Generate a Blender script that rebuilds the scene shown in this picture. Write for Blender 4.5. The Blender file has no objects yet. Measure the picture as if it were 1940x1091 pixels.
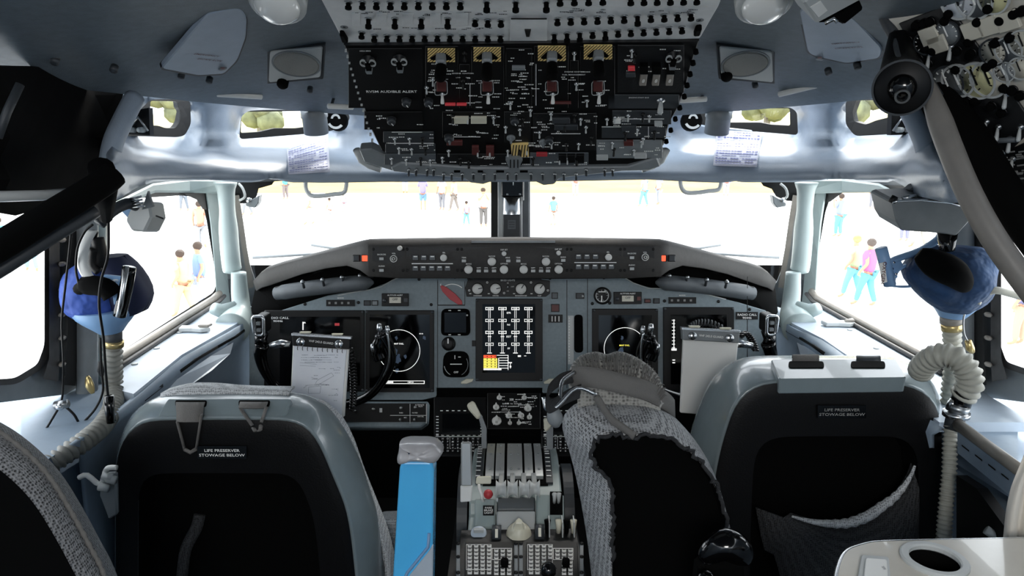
import bpy, math, random
from mathutils import Vector, Matrix, geometry
R = random.Random(7)
SC = bpy.context.scene; COL = SC.collection
PI = math.pi
# ---------------------------------------------------------------- camera
F = 1401.0; CX, CY = 970.0, 545.5
CAM = Vector((0, 0, 1.55)); TH = math.radians(12.7)
FWD = Vector((0, math.cos(TH), -math.sin(TH))); UP = Vector((0, math.sin(TH), math.cos(TH))); RT = Vector((1, 0, 0))
def ray(px, py): return RT*((px-CX)/F) - UP*((py-CY)/F) + FWD
def P(px, py, d):
    r = ray(px, py); return CAM + r*(d/r.y)
def PZ(px, py, z):
    r = ray(px, py); return CAM + r*((z-CAM.z)/r.z)
def PX(px, py, x):
    r = ray(px, py); return CAM + r*(x/r.x)
cam = bpy.data.objects.new('camera', bpy.data.cameras.new('camera')); COL.objects.link(cam)
cam.location = CAM; cam.rotation_euler = (PI/2-TH, 0, 0)
cam.data.sensor_width = 36; cam.data.lens = 36*F/1940; cam.data.clip_start = .02; cam.data.clip_end = 500
SC.camera = cam
# ---------------------------------------------------------------- materials
def lin(h):
    h = h.lstrip('#'); v = [int(h[i:i+2], 16)/255 for i in (0, 2, 4)]
    return tuple(c/12.92 if c <= .04045 else ((c+.055)/1.055)**2.4 for c in v)
MATS = {}
def mat(name, col, rough=.5, metal=0, emit=0, noise=0, nscale=30, bump=0, bscale=200, spec=.5, coat=0):
    m = bpy.data.materials.new(name); m.use_nodes = True; nt = m.node_tree; b = nt.nodes['Principled BSDF']
    c = lin(col); b.inputs['Base Color'].default_value = (*c, 1)
    b.inputs['Roughness'].default_value = rough; b.inputs['Metallic'].default_value = metal
    b.inputs['Specular IOR Level'].default_value = spec
    if coat: b.inputs['Coat Weight'].default_value = coat
    if emit:
        b.inputs['Emission Color'].default_value = (*c, 1); b.inputs['Emission Strength'].default_value = emit
    tc = None
    if noise or bump: tc = nt.nodes.new('ShaderNodeTexCoord')
    if noise:
        n = nt.nodes.new('ShaderNodeTexNoise'); n.inputs['Scale'].default_value = nscale; n.inputs['Detail'].default_value = 6
        nt.links.new(tc.outputs['Object'], n.inputs['Vector'])
        cr = nt.nodes.new('ShaderNodeValToRGB'); cr.color_ramp.elements[0].position = .3; cr.color_ramp.elements[1].position = .7
        cr.color_ramp.elements[0].color = (*[x*(1-noise) for x in c], 1); cr.color_ramp.elements[1].color = (*[min(1, x*(1+noise)) for x in c], 1)
        nt.links.new(n.outputs['Fac'], cr.inputs['Fac']); nt.links.new(cr.outputs['Color'], b.inputs['Base Color'])
    if bump:
        n = nt.nodes.new('ShaderNodeTexNoise'); n.inputs['Scale'].default_value = bscale; n.inputs['Detail'].default_value = 3
        nt.links.new(tc.outputs['Object'], n.inputs['Vector'])
        bp = nt.nodes.new('ShaderNodeBump'); bp.inputs['Strength'].default_value = bump; bp.inputs['Distance'].default_value = .002
        nt.links.new(n.outputs['Fac'], bp.inputs['Height']); nt.links.new(bp.outputs['Normal'], b.inputs['Normal'])
    MATS[name] = m; return m
def weave(name, c1, c2, scale=220, rough=.9, bump=.6):
    m = mat(name, c1, rough); nt = m.node_tree; b = nt.nodes['Principled BSDF']
    tc = nt.nodes.new('ShaderNodeTexCoord'); v = nt.nodes.new('ShaderNodeTexVoronoi'); v.inputs['Scale'].default_value = scale
    v.inputs['Randomness'].default_value = .35
    nt.links.new(tc.outputs['Object'], v.inputs['Vector'])
    cr = nt.nodes.new('ShaderNodeValToRGB'); cr.color_ramp.elements[0].color = (*lin(c2), 1); cr.color_ramp.elements[1].color = (*lin(c1), 1)
    cr.color_ramp.elements[0].position = .15; cr.color_ramp.elements[1].position = .6
    nt.links.new(v.outputs['Distance'], cr.inputs['Fac']); nt.links.new(cr.outputs['Color'], b.inputs['Base Color'])
    bp = nt.nodes.new('ShaderNodeBump'); bp.inputs['Strength'].default_value = bump; bp.inputs['Distance'].default_value = .004; bp.invert = True
    nt.links.new(v.outputs['Distance'], bp.inputs['Height']); nt.links.new(bp.outputs['Normal'], b.inputs['Normal'])
    return m
mat('liner', '#96a3b2', .42, noise=.05, bump=.15, bscale=350)
mat('ceil', '#626c74', .6, noise=.10, nscale=60, bump=.3, bscale=400)
mat('mint', '#a3b1b0', .38, noise=.03)
mat('sill', '#b4c0cc', .35, noise=.04)
mat('frame', '#3b3a3a', .55, noise=.25, nscale=40)
mat('rail', '#8b857d', .4, noise=.1)
mat('seal', '#141312', .7)
mat('wall', '#8797a6', .5, noise=.06)
mat('black', '#040405', .5, noise=.3, nscale=80, spec=.35)
mat('blackgloss', '#060607', .12)
mat('blackmatte', '#030303', .9, spec=.1)
mat('charcoal', '#0e0f11', .5, noise=.25, nscale=90, bump=.2)
mat('hood', '#33312f', .62, noise=.12, nscale=90, bump=.25, bscale=500)
mat('mip', '#7c898f', .5, noise=.08, nscale=120, bump=.15, bscale=600)
mat('cbgrey', '#e6e7e6', .42, noise=.06, nscale=40)
mat('grey', '#7c8184', .45, noise=.08)
mat('dkgrey', '#34383c', .5, noise=.15)
mat('midgrey', '#565b5f', .5, noise=.12)
mat('ltgrey', '#b9bcbb', .4)
mat('knob', '#d6d6d2', .4)
mat('white', '#e8e8e4', .45)
mat('mark', '#f6f6f2', .6)
mat('markdim', '#8b8b88', .6)
mat('ivory', '#d6d2be', .4)
mat('metal', '#d4d6d8', .26, metal=1)
mat('brushed', '#b9bcbc', .38, metal=.6)
mat('steel', '#a4a7a9', .35, metal=1)
mat('pedestal', '#93a09f', .4, noise=.05)
mat('orange', '#ff5a38', .4, emit=1.2)
mat('amber', '#e8a840', .4, noise=.1)
mat('red', '#b3353c', .5)
mat('redlamp', '#b8383e', .4, emit=.25)
mat('redbrown', '#5b2a28', .5)
mat('screen', '#020203', .08)
mat('scrwhite', '#f4f4f0', .5, emit=.9)
mat('scryellow', '#efe25c', .5, emit=.9)
mat('scrred', '#f0562e', .5, emit=.9)
mat('scrblue', '#39485c', .5, emit=.35)
mat('fabric', '#2b2c2e', .95, noise=.2, bump=.8, bscale=500)
weave('mesh', '#b4b6b8', '#020202', 190)
weave('meshdark', '#3a3b3d', '#050506', 260)
weave('meshlight', '#c9ccce', '#77797b', 260)
mat('strap', '#6a6865', .85, bump=.6, bscale=500)
mat('seatgrey', '#7b878b', .27, noise=.04, coat=.3)
mat('seatblack', '#050506', .5, spec=.25, bump=.2, bscale=300)
mat('bluefab', '#3250a0', .7, noise=.3, nscale=12, bump=1, bscale=14); mat('denim', '#25456c', .75, noise=.35, nscale=14, bump=1, bscale=16)
for k_ in ('bluefab', 'denim'):
    [setattr(n_.inputs['Distance'], 'default_value', .03) for n_ in MATS[k_].node_tree.nodes if n_.type == 'BUMP']
mat('navy', '#1c2444', .8, noise=.2, nscale=14)
mat('steelblue', '#7ca0c8', .4)
mat('blueplastic', '#56c0ff', .25, noise=.08, nscale=6, coat=.6)
mat('hose', '#a8a79c', .5, noise=.1)
mat('hosedark', '#4b4a48', .5, noise=.1)
mat('brass', '#c9b27c', .3, metal=.8)
mat('paper', '#f2f6ff', .6, noise=.03)
mat('print', '#8c93a0', .7)
mat('gold', '#ffdf92', .45)
mat('gaugeface', '#cfcabb', .35)
mat('gaugeyellow', '#d8d4a4', .3)
mat('beige', '#cfcabf', .25, noise=.03, coat=.5)
mat('curtain', '#d8d2c8', .8)
mat('grille', '#8d8d89', .6, bump=1, bscale=900)
mat('placard', '#d6d8e6', .5)
mat('placardink', '#8388b8', .6)
mat('lens', '#f0f0ec', .2, coat=.5)
# glass: thin, mostly clear
m = bpy.data.materials.new('glass'); m.use_nodes = True; nt = m.node_tree; nt.nodes.clear()
o = nt.nodes.new('ShaderNodeOutputMaterial'); t = nt.nodes.new('ShaderNodeBsdfTransparent'); g = nt.nodes.new('ShaderNodeBsdfGlossy')
t.inputs[0].default_value = (.96, .97, .97, 1); g.inputs['Roughness'].default_value = .02; mx = nt.nodes.new('ShaderNodeMixShader'); mx.inputs[0].default_value = .04
nt.links.new(t.outputs[0], mx.inputs[1]); nt.links.new(g.outputs[0], mx.inputs[2]); nt.links.new(mx.outputs[0], o.inputs[0]); MATS['glass'] = m
# ---------------------------------------------------------------- objects
W = {}
def setp(o, label=None, cat=None, group=None, kind=None):
    if label: o['label'] = label
    if cat: o['category'] = cat
    if group: o['group'] = group
    if kind: o['kind'] = kind
    return o
def place(o, loc, parent):
    loc = Vector(loc); W[o.name] = loc
    if parent is not None:
        o.parent = parent; o.location = loc - W[parent.name]
    else: o.location = loc
def thing(name, label, cat, loc, group=None):
    o = bpy.data.objects.new(name, None); COL.objects.link(o); o.empty_display_size = .05
    place(o, loc, None); return setp(o, label, cat, group)
def inst(name, mesh, loc, parent=None):
    o = bpy.data.objects.new(name, mesh); COL.objects.link(o); place(o, loc, parent); return o
class Fr:
    """a local frame on a flat face: o origin, U right, V up along the face, N towards the viewer"""
    def __init__(s, o, U, V):
        s.o = Vector(o); s.U = Vector(U).normalized(); s.N = s.U.cross(Vector(V)).normalized(); s.V = s.N.cross(s.U)
    def w(s, u, v, n=0): return s.o + s.U*u + s.V*v + s.N*n
    def hit(s, px, py, n=0):
        r = ray(px, py); o = s.o + s.N*n
        return CAM + r*((o-CAM).dot(s.N)/r.dot(s.N))
    def uv(s, px, py, n=0):
        q = s.hit(px, py, n) - s.o; return (q.dot(s.U), q.dot(s.V))
    def px(s, px, py): return (s.hit(px, py)-CAM).dot(FWD)/F     # metres per pixel there
    def shift(s, p): return Fr(p, s.U, s.V)
def fr3(a, b, c):  # a left, b right, c above
    a, b, c = Vector(a), Vector(b), Vector(c); return Fr(a, b-a, c-a)
class MB:
    def __init__(s): s.v = []; s.f = []; s.m = []; s.mats = []; s.sm = []
    def mi(s, m):
        if m not in s.mats: s.mats.append(m)
        return s.mats.index(m)
    def add(s, vs, fs, m, smooth=False):
        b = len(s.v); s.v += [Vector(q) for q in vs]; k = s.mi(m)
        for f in fs: s.f.append([b+i for i in f]); s.m.append(k); s.sm.append(smooth)
        return s
    def prism(s, fr, poly, n0, n1, m, taper=1.0):
        k = len(poly)
        a = sum((q[1]*poly[(i+1) % k][0]-q[0]*poly[(i+1) % k][1] for i, q in enumerate(poly)))
        if a > 0: poly = poly[::-1]
        cu = sum(q[0] for q in poly)/k; cv = sum(q[1] for q in poly)/k
        vs = [fr.w(u, v, n0) for u, v in poly]+[fr.w(cu+(u-cu)*taper, cv+(v-cv)*taper, n1) for u, v in poly]
        fs = [list(range(k))[::-1], list(range(k, 2*k))]+[[i, (i+1) % k, k+(i+1) % k, k+i] for i in range(k)]
        return s.add(vs, fs, m)
    def pp(s, fr, pix, n0, n1, m, taper=1.0):      # polygon seen at pixels, its near face at height n1
        return s.prism(fr, [fr.uv(x, y, n1) for x, y in pix], n0, n1, m, taper)
    def bx(s, fr, x0, y0, x1, y1, n0, n1, m, taper=1.0):
        return s.pp(fr, [(x0, y0), (x1, y0), (x1, y1), (x0, y1)], n0, n1, m, taper)
    def box(s, fr, c, sz, m):
        u, v, n = c; a, b, h = sz[0]/2, sz[1]/2, sz[2]/2
        return s.prism(fr, [(u-a, v-b), (u+a, v-b), (u+a, v+b), (u-a, v+b)], n-h, n+h, m)
    def lathe(s, fr, c, prof, m, seg=20, smooth=True):
        vs = []; fs = []
        for r, n in prof:
            for i in range(seg):
                a = 2*PI*i/seg; vs.append(fr.w(c[0]+r*math.cos(a), c[1]+r*math.sin(a), n))
        for j in range(len(prof)-1):
            for i in range(seg): fs.append([j*seg+i, j*seg+(i+1) % seg, (j+1)*seg+(i+1) % seg, (j+1)*seg+i])
        fs.append(list(range(seg))[::-1]); fs.append([(len(prof)-1)*seg+i for i in range(seg)])
        return s.add(vs, fs, m, smooth)
    def ring(s, fr, c, r0, r1, n0, n1, m, seg=28, a0=0, a1=2*PI, sq=1):
        full = abs(a1-a0) > 6.28; k = seg if full else seg+1
        vs = []; fs = []
        for i in range(k):
            a = a0+(a1-a0)*i/seg; ca, sa = math.cos(a), math.sin(a)
            for r, n in ((r0, n0), (r1, n0), (r1, n1), (r0, n1)): vs.append(fr.w(c[0]+r*ca, c[1]+r*sa*sq, n))
        for i in range(seg):
            j = (i+1) % k
            for q in range(4): fs.append([i*4+q, i*4+(q+1) % 4, j*4+(q+1) % 4, j*4+q])
        if not full: fs += [[3, 2, 1, 0], [(k-1)*4+q for q in range(4)]]
        return s.add(vs, fs, m, False)
    def tube(s, pts, r, m, seg=10, caps=True, closed=False, flat=1.0, up=None):
        pts = [Vector(p) for p in pts]; n = len(pts); vs = []; fs = []
        T = []
        for i in range(n):
            if closed: t = pts[(i+1) % n]-pts[i-1]
            else: t = pts[min(i+1, n-1)]-pts[max(i-1, 0)]
            T.append(t.normalized() if t.length > 1e-9 else Vector((0, 0, 1)))
        a = Vector(up) if up is not None else (Vector((0, 0, 1)) if abs(T[0].z) < .9 else Vector((1, 0, 0)))
        x = (a - T[0]*a.dot(T[0])).normalized()
        for i in range(n):
            x = (x - T[i]*x.dot(T[i])).normalized(); y = T[i].cross(x)
            rr = r[i] if isinstance(r, (list, tuple)) else r
            for k in range(seg):
                th = 2*PI*k/seg; vs.append(pts[i]+x*(rr*math.cos(th)*flat)+y*(rr*math.sin(th)))
        for i in range(n if closed else n-1):
            j = (i+1) % n
            for k in range(seg): fs.append([i*seg+k, i*seg+(k+1) % seg, j*seg+(k+1) % seg, j*seg+k])
        if caps and not closed: fs += [list(range(seg))[::-1], [(n-1)*seg+k for k in range(seg)]]
        return s.add(vs, fs, m, True)
    def ball(s, c, r, m, sx=1, sy=1, sz=1, seg=14):
        c = Vector(c); vs = []; fs = []; h = seg//2
        for j in range(1, h):
            for i in range(seg):
                a = 2*PI*i/seg; b = PI*j/h
                vs.append(c+Vector((math.sin(b)*math.cos(a)*r*sx, math.sin(b)*math.sin(a)*r*sy, math.cos(b)*r*sz)))
        for j in range(h-2):
            for i in range(seg): fs.append([j*seg+i, (j+1)*seg+i, (j+1)*seg+(i+1) % seg, j*seg+(i+1) % seg])
        vs += [c+Vector((0, 0, r*sz)), c-Vector((0, 0, r*sz))]; q = len(vs)
        for i in range(seg):
            fs.append([q-2, i, (i+1) % seg]); fs.append([q-1, (h-2)*seg+(i+1) % seg, (h-2)*seg+i])
        return s.add(vs, fs, m, True)
    def grid(s, rows, m, smooth=True, flip=False):
        k = len(rows[0]); vs = [p for r in rows for p in r]; fs = []
        for j in range(len(rows)-1):
            for i in range(k-1):
                f = [j*k+i, j*k+i+1, (j+1)*k+i+1, (j+1)*k+i]; fs.append(f[::-1] if flip else f)
        return s.add(vs, fs, m, smooth)
    def text(s, txt, fr, px, py, h, m, wx=1.0, n=.0006, align='CENTER', rot=0, bold=0):
        vs, fs = textgeo(txt, align); sc = h*fr.px(px, py)/.69; u0, v0 = fr.uv(px, py)
        ca, sa = math.cos(rot), math.sin(rot); out = []
        for x, y in vs:
            x, y = x*sc*wx, (y-.35)*sc; out.append(fr.w(u0+x*ca-y*sa, v0+x*sa+y*ca, n))
        return s.add(out, fs, m)
    def build(s, name, parent=None, bevel=0, subsurf=0, solid=0, label=None, loc=None, seg=1, mesh_only=False):
        if not s.v: return None
        if loc is None:
            lo = [min(q[i] for q in s.v) for i in range(3)]; hi = [max(q[i] for q in s.v) for i in range(3)]
            loc = Vector([(lo[i]+hi[i])/2 for i in range(3)])
        me = bpy.data.meshes.new(name); me.from_pydata([tuple(q-loc) for q in s.v], [], s.f)
        for k in s.mats: me.materials.append(MATS[k])
        me.polygons.foreach_set('material_index', s.m); me.polygons.foreach_set('use_smooth', s.sm); me.update()
        if mesh_only: return me
        o = inst(name, me, loc, parent)
        if solid:
            md = o.modifiers.new('thick', 'SOLIDIFY'); md.thickness = solid; md.offset = -1
        if bevel:
            md = o.modifiers.new('edge', 'BEVEL'); md.width = bevel; md.segments = seg; md.limit_method = 'ANGLE'; md.angle_limit = .7
        if subsurf:
            md = o.modifiers.new('sub', 'SUBSURF'); md.levels = subsurf; md.render_levels = subsurf
        if label: o['label'] = label
        return o
_tx = {}
def textgeo(t, align):
    k = (t, align)
    if k not in _tx:
        c = bpy.data.curves.new('t', 'FONT'); c.body = t; c.align_x = align; c.resolution_u = 2; c.offset = .012
        o = bpy.data.objects.new('t', c); COL.objects.link(o)
        me = bpy.data.meshes.new_from_object(o.evaluated_get(bpy.context.evaluated_depsgraph_get()))
        _tx[k] = ([(v.co.x, v.co.y) for v in me.vertices], [list(p.vertices) for p in me.polygons])
        bpy.data.objects.remove(o); bpy.data.curves.remove(c); bpy.data.meshes.remove(me)
    return _tx[k]
def smooth_pts(pts, n=8, closed=False):
    pts = [Vector(p) for p in pts]; out = []; k = len(pts)
    for i in range(k if closed else k-1):
        if closed: a, b, c, d = pts[i-1], pts[i], pts[(i+1) % k], pts[(i+2) % k]
        else: a, b, c, d = pts[max(i-1, 0)], pts[i], pts[i+1], pts[min(i+2, k-1)]
        for j in range(n):
            t = j/n; out.append(.5*((2*b)+(c-a)*t+(2*a-5*b+4*c-d)*t*t+(3*b-a-3*c+d)*t**3))
    if not closed: out.append(pts[-1])
    return out
def resample(pts, n):
    pts = [Vector(p) for p in pts]; L = [0]
    for i in range(1, len(pts)): L.append(L[-1]+(pts[i]-pts[i-1]).length)
    out = []; j = 0
    for i in range(n):
        t = L[-1]*i/(n-1)
        while j < len(L)-2 and L[j+1] < t: j += 1
        q = (t-L[j])/max(1e-9, L[j+1]-L[j]); out.append(pts[j].lerp(pts[j+1], min(1, q)))
    return out
def hose(mb, pts, r, m, pitch=.012, amp=.15, seg=14):
    sp = smooth_pts(pts, 12); L = sum((sp[i+1]-sp[i]).length for i in range(len(sp)-1)); k = max(4, int(L/pitch))
    q = resample(sp, k*4+1); rr = [r*(1+amp*math.cos(2*PI*i/4)) for i in range(len(q))]
    return mb.tube(q, rr, m, seg)
def inpoly(x, y, poly):
    c = False; k = len(poly)
    for i in range(k):
        x1, y1 = poly[i]; x2, y2 = poly[i-1]
        if (y1 > y) != (y2 > y) and x < (x2-x1)*(y-y1)/(y2-y1)+x1: c = not c
    return c
def rounded(poly, r, n=4):
    out = []; k = len(poly)
    for i in range(k):
        p0, p1, p2 = Vector(poly[i-1]), Vector(poly[i]), Vector(poly[(i+1) % k])
        d0 = (p0-p1); d2 = (p2-p1); rr = min(r, d0.length*.45, d2.length*.45); a = p1+d0.normalized()*rr; b = p1+d2.normalized()*rr
        for j in range(n+1):
            t = j/n; q = a*(1-t)**2+p1*2*t*(1-t)+b*t*t; out.append((q.x, q.y))
    return out
def sheet(mb, outer, holes, posf, m, step=25, smooth=True):
    """surface over a pixel region with clean-edged openings; posf gives the 3-D point"""
    def dens(p):
        out = []; k = len(p)
        for i in range(k):
            a = Vector(p[i]); b = Vector(p[(i+1) % k]); q = max(1, int((b-a).length/step))
            out += [a.lerp(b, t/q) for t in range(q)]
        return out
    loops = [dens(outer)]+[dens(h) for h in holes]; vs = []; es = []
    for l in loops:
        b = len(vs); vs += l; es += [(b+i, b+(i+1) % len(l)) for i in range(len(l))]
    x0 = min(q[0] for q in outer); x1 = max(q[0] for q in outer); y0 = min(q[1] for q in outer); y1 = max(q[1] for q in outer)
    y = y0+step/2; r = 0
    while y < y1:
        x = x0+step/2+(r % 2)*step/2
        while x < x1:
            if inpoly(x, y, outer) and not any(inpoly(x, y, h) for h in holes):
                if all(min((Vector((x, y))-q).length for q in l) > step*.45 for l in loops): vs.append(Vector((x, y)))
            x += step
        y += step; r += 1
    v2, e2, f2, _, _, _ = geometry.delaunay_2d_cdt(vs, es, [], 0, 1e-4)
    fs = []
    for f in f2:
        cx = sum(v2[i].x for i in f)/3; cy = sum(v2[i].y for i in f)/3
        if inpoly(cx, cy, outer) and not any(inpoly(cx, cy, h) for h in holes): fs.append(list(f))
    vv = [posf(q.x, q.y) for q in v2]
    for f in fs:
        n_ = (vv[f[1]]-vv[f[0]]).cross(vv[f[2]]-vv[f[0]])
        if n_.dot(CAM-vv[f[0]]) < 0: f.reverse()
    return mb.add(vv, fs, m, smooth)
def lerp1(x, tab):
    if x <= tab[0][0]: return tab[0][1]
    for (a, b), (c, d) in zip(tab, tab[1:]):
        if x <= c:
            t = (x-a)/(c-a); return b+(d-b)*t
    return tab[-1][1]
def sstep(x, tab):
    if x <= tab[0][0]: return tab[0][1]
    for (a, b), (c, d) in zip(tab, tab[1:]):
        if x <= c:
            t = (x-a)/(c-a); t = t*t*(3-2*t); return b+(d-b)*t
    return tab[-1][1]
# ================================================================ SETTING
def struct(o): o['kind'] = 'structure'; return o
def quad(name, pts, m, solid=0):
    o = MB().add(pts, [list(range(len(pts)))], m).build(name, solid=solid); return struct(o)
XW = 1.06
def V3(*a): return Vector(a)
mb = MB(); wf = Fr((0, 0, 0), (1, 0, 0), (0, 1, 0))
mb.box(wf, (0, .4, -.03), (2.4, 5.2, .06), 'blackmatte'); struct(mb.build('floor'))
for s, nm in ((-1, 'left'), (1, 'right')):
    mb = MB()
    mb.add([V3(s*XW, -2, 0), V3(s*XW, 1.12, 0), V3(s*XW, 1.12, 1.93), V3(s*XW, -2, 1.93)], [[0, 1, 2, 3]], 'wall')
    mb.add([V3(s*XW, 1.12, 0), V3(s*XW, 2.9, 0), V3(s*XW, 2.9, .90), V3(s*XW, 1.12, .90)], [[0, 1, 2, 3]], 'wall')
    mb.add([V3(s*1.1, 1.12, 1.43), V3(s*1.1, 1.95, 1.43), V3(s*1.1, 1.95, 1.93), V3(s*1.1, 1.12, 1.93)], [[0, 1, 2, 3]], 'wall'); mb.add([V3(s*1.04, 1.10, .9), V3(s*1.12, 1.10, .9), V3(s*1.12, 1.10, 1.93), V3(s*1.04, 1.10, 1.93)], [[0, 1, 2, 3]], 'wall')
    mb.build('x')
    o = bpy.data.objects['x']; o.name = 'wall_'+nm; struct(o)
quad('wall_back', [V3(-XW, -2, 0), V3(XW, -2, 0), V3(XW, -2, 1.93), V3(-XW, -2, 1.93)], 'wall')
quad('wall_front', [V3(-XW, 2.85, 0), V3(XW, 2.85, 0), V3(XW, 2.85, 1.0), V3(-XW, 2.85, 1.0)], 'blackmatte')
# ceiling: moulded liner following the fuselage
def mir(rows, S): return [[(S-x, y, d) for x, y, d in r] for r in rows]
CL = [
 [(-330, -700, .5), (0, -700, .5), (250, -700, .5), (400, -700, .5), (600, -700, .5), (985, -700, .5)],
 [(-260, -160, .86), (60, -180, .86), (260, -180, .86), (420, -180, .9), (560, -180, .97), (985, -180, 1.0)],
 [(-230, -40, 1.0), (100, -40, 1.02), (290, -40, 1.06), (430, -40, 1.12), (575, -40, 1.24), (985, -40, 1.38)],
 [(-190, 60, 1.16), (110, 70, 1.2), (270, 62, 1.28), (420, 55, 1.38), (628, 50, 1.52), (985, 50, 1.62)],
 [(-150, 110, 1.3), (110, 122, 1.34), (250, 112, 1.46), (420, 118, 1.66), (655, 120, 1.74), (985, 120, 1.84)],
 [(-130, 140, 1.36), (100, 150, 1.42), (256, 160, 1.58), (430, 178, 1.9), (680, 198, 2.05), (985, 215, 2.1)],
 [(-128, 150, 1.40), (100, 162, 1.47), (262, 182, 1.66), (430, 199, 2.0), (682, 220, 2.15), (985, 236, 2.2)]]
mb = MB()
for side in (0, 1):
    rows = CL if side == 0 else mir(CL, 1968)
    g = [[P(*q) for q in r] for r in rows]
    mb.grid(g, 'ceil', flip=(side == 1))
mb.add([V3(-1.12, -2, 1.93), V3(1.12, -2, 1.93), V3(1.12, 1.97, 1.93), V3(-1.12, 1.97, 1.93)], [[0, 1, 2, 3]], 'ceil')
o = struct(mb.build('ceiling', subsurf=2))
# moulded header shell with the eyebrow windows
E1 = rounded([(228, 257), (262, 212), (283, 190), (300, 187), (360, 189), (362, 235), (350, 257), (335, 260)], 9)
E2 = rounded([(453, 264), (457, 220), (470, 210), (500, 208), (655, 208), (664, 222), (652, 244), (600, 252)], 9)
HB = [(150, 1.42), (250, 1.70), (350, 1.93), (450, 2.10), (600, 2.26), (760, 2.34), (990, 2.36)]
def hdr(px, py, S=None):
    x = px if S is None else S-px
    d = lerp1(x, HB)
    d += sstep(py, [(150, -.02), (186, -.07), (212, .07), (252, .09), (262, .05), (322, -.20), (336, -.22), (346, -.19)])
    pil = math.exp(-((x-408)/38)**4); d -= pil*.13*sstep(py, [(180, .2), (215, 1), (255, 1), (300, .0)])
    pil = math.exp(-((x-715)/45)**4); d -= pil*.10*sstep(py, [(180, .2), (215, 1), (265, .8), (310, .0)])
    if x < 262: d -= .10*sstep(262-x, [(0, 0), (50, 1)])
    return P(px, py, d)
HO = [(985, 150), (700, 150), (430, 150), (262, 150), (246, 205), (216, 262), (203, 310), (206, 385), (232, 372), (262, 354), (292, 344), (430, 340), (560, 338), (720, 335), (985, 335)]
mb = MB(); sheet(mb, HO, [E1, E2], lambda x, y: hdr(x, y), 'liner', 12)
o = struct(mb.build('trim_1', solid=.02)); o['label'] = 'moulded header liner over the left windows'
SR = 1966
EM = lambda poly, S: [(S-x, y) for x, y in poly]
E1R = rounded([(1602, 190), (1680, 186), (1700, 190), (1722, 205), (1760, 250), (1620, 258), (1602, 236)], 9)
E2R = rounded([(1300, 215), (1312, 207), (1497, 203), (1510, 212), (1512, 256), (1440, 250), (1330, 240), (1302, 232)], 8)
HOR = [(985, 150), (1270, 150), (1530, 150), (1700, 150), (1722, 195), (1760, 260), (1790, 310), (1800, 385), (1740, 372), (1708, 350), (1680, 336), (1540, 340), (1400, 338), (1225, 330), (985, 335)]
mb = MB(); sheet(mb, HOR[::-1], [E1R, E2R], lambda x, y: hdr(x, y, SR), 'liner', 12)
o = struct(mb.build('trim_2', solid=.02)); o['label'] = 'moulded header liner over the right windows'
# eyebrow window frames (black rubber) and panes
def eyebrow(nm, n, outer, hole, S):
    def pf(x, y):
        xx = x if S is None else S-x; return P(x, y, lerp1(xx, HB)+.14)
    mb = MB(); sheet(mb, outer, [hole], pf, 'seal', 14, False); struct(mb.build('trim_%d' % n, solid=.015))
    mb = MB(); mb.add([pf(x, y)+V3(0, .01, 0) for x, y in hole], [list(range(len(hole)))], 'glass'); struct(mb.build('window_%d' % n))
eyebrow('a', 3, [(215, 170), (380, 170), (385, 280), (215, 280)], rounded([(285, 191), (337, 192), (339, 205), (344, 210), (340, 232), (332, 243), (315, 243), (300, 238), (284, 238)], 4), None)
eyebrow('b', 4, [(440, 190), (680, 190), (680, 280), (440, 280)], rounded([(458, 212), (612, 210), (612, 236), (560, 243), (520, 243), (490, 250), (456, 252)], 4), None)
eyebrow('c', 5, [(1290, 185), (1530, 185), (1530, 275), (1290, 275)], rounded([(1376, 206), (1496, 205), (1497, 238), (1460, 236), (1440, 232), (1376, 232)], 4), SR)
eyebrow('d', 6, [(1585, 170), (1780, 170), (1780, 275), (1585, 275)], rounded([(1622, 190), (1684, 190), (1684, 222), (1660, 228), (1640, 236), (1618, 230), (1615, 212)], 4), SR)
# window walls --------------------------------------------------
def plane3(a, b, c):
    n = (b-a).cross(c-a).normalized(); return a, n
def rayp(px, py, pl):
    r = ray(px, py); t = (pl[0]-CAM).dot(pl[1])/r.dot(pl[1]); return t, r
WSL = plane3(P(452, 380, 2.42), P(470, 480, 2.5), P(930, 400, 2.72)); WSR = plane3(P(1505, 380, 2.42), P(1490, 480, 2.5), P(1003, 400, 2.72))
SL = plane3(V3(-.99, 1, 1.0), V3(-.99, 2, 1.0), V3(-.955, 1, 1.4)); SRP = plane3(V3(1.03, 1, 1.0), V3(1.03, 2, 1.0), V3(.995, 1, 1.4))
def wallp(px, py, side, off=0):
    best = None
    for pl in ((SL, WSL) if side == 0 else (SRP, WSR)):
        t, r = rayp(px, py, pl)
        if t > 0 and (best is None or t < best[0]): best = (t, r)
    return CAM + best[1]*(best[0]+off)
W3L = rounded([(-120, 385), (30, 382), (80, 398), (90, 420), (90, 655), (76, 694), (30, 722), (-120, 732)], 12)
W2L = rounded([(202, 392), (240, 373), (345, 366), (384, 372), (394, 410), (404, 470), (415, 535), (408, 556), (232, 668), (203, 690)], 8)
WDL = rounded([(450, 352), (500, 345), (720, 330), (931, 322), (931, 540), (486, 540), (470, 490), (452, 400)], 10)
WDR = rounded([(1004, 322), (1225, 328), (1440, 345), (1500, 352), (1506, 400), (1492, 480), (1470, 540), (1004, 540)], 10)
W2R = rounded([(1572, 366), (1612, 352), (1720, 356), (1765, 380), (1800, 420), (1800, 690), (1755, 672), (1546, 562), (1536, 540), (1548, 470), (1560, 400)], 8)
W3R = rounded([(1890, 420), (2060, 400), (2060, 722), (1945, 705), (1902, 690), (1888, 650)], 12)
mb = MB(); sheet(mb, [(-300, 300), (985, 300), (985, 640), (-300, 800)], [W3L, W2L, WDL], lambda x, y: wallp(x, y, 0, .004), 'grey', 40, False)
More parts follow.
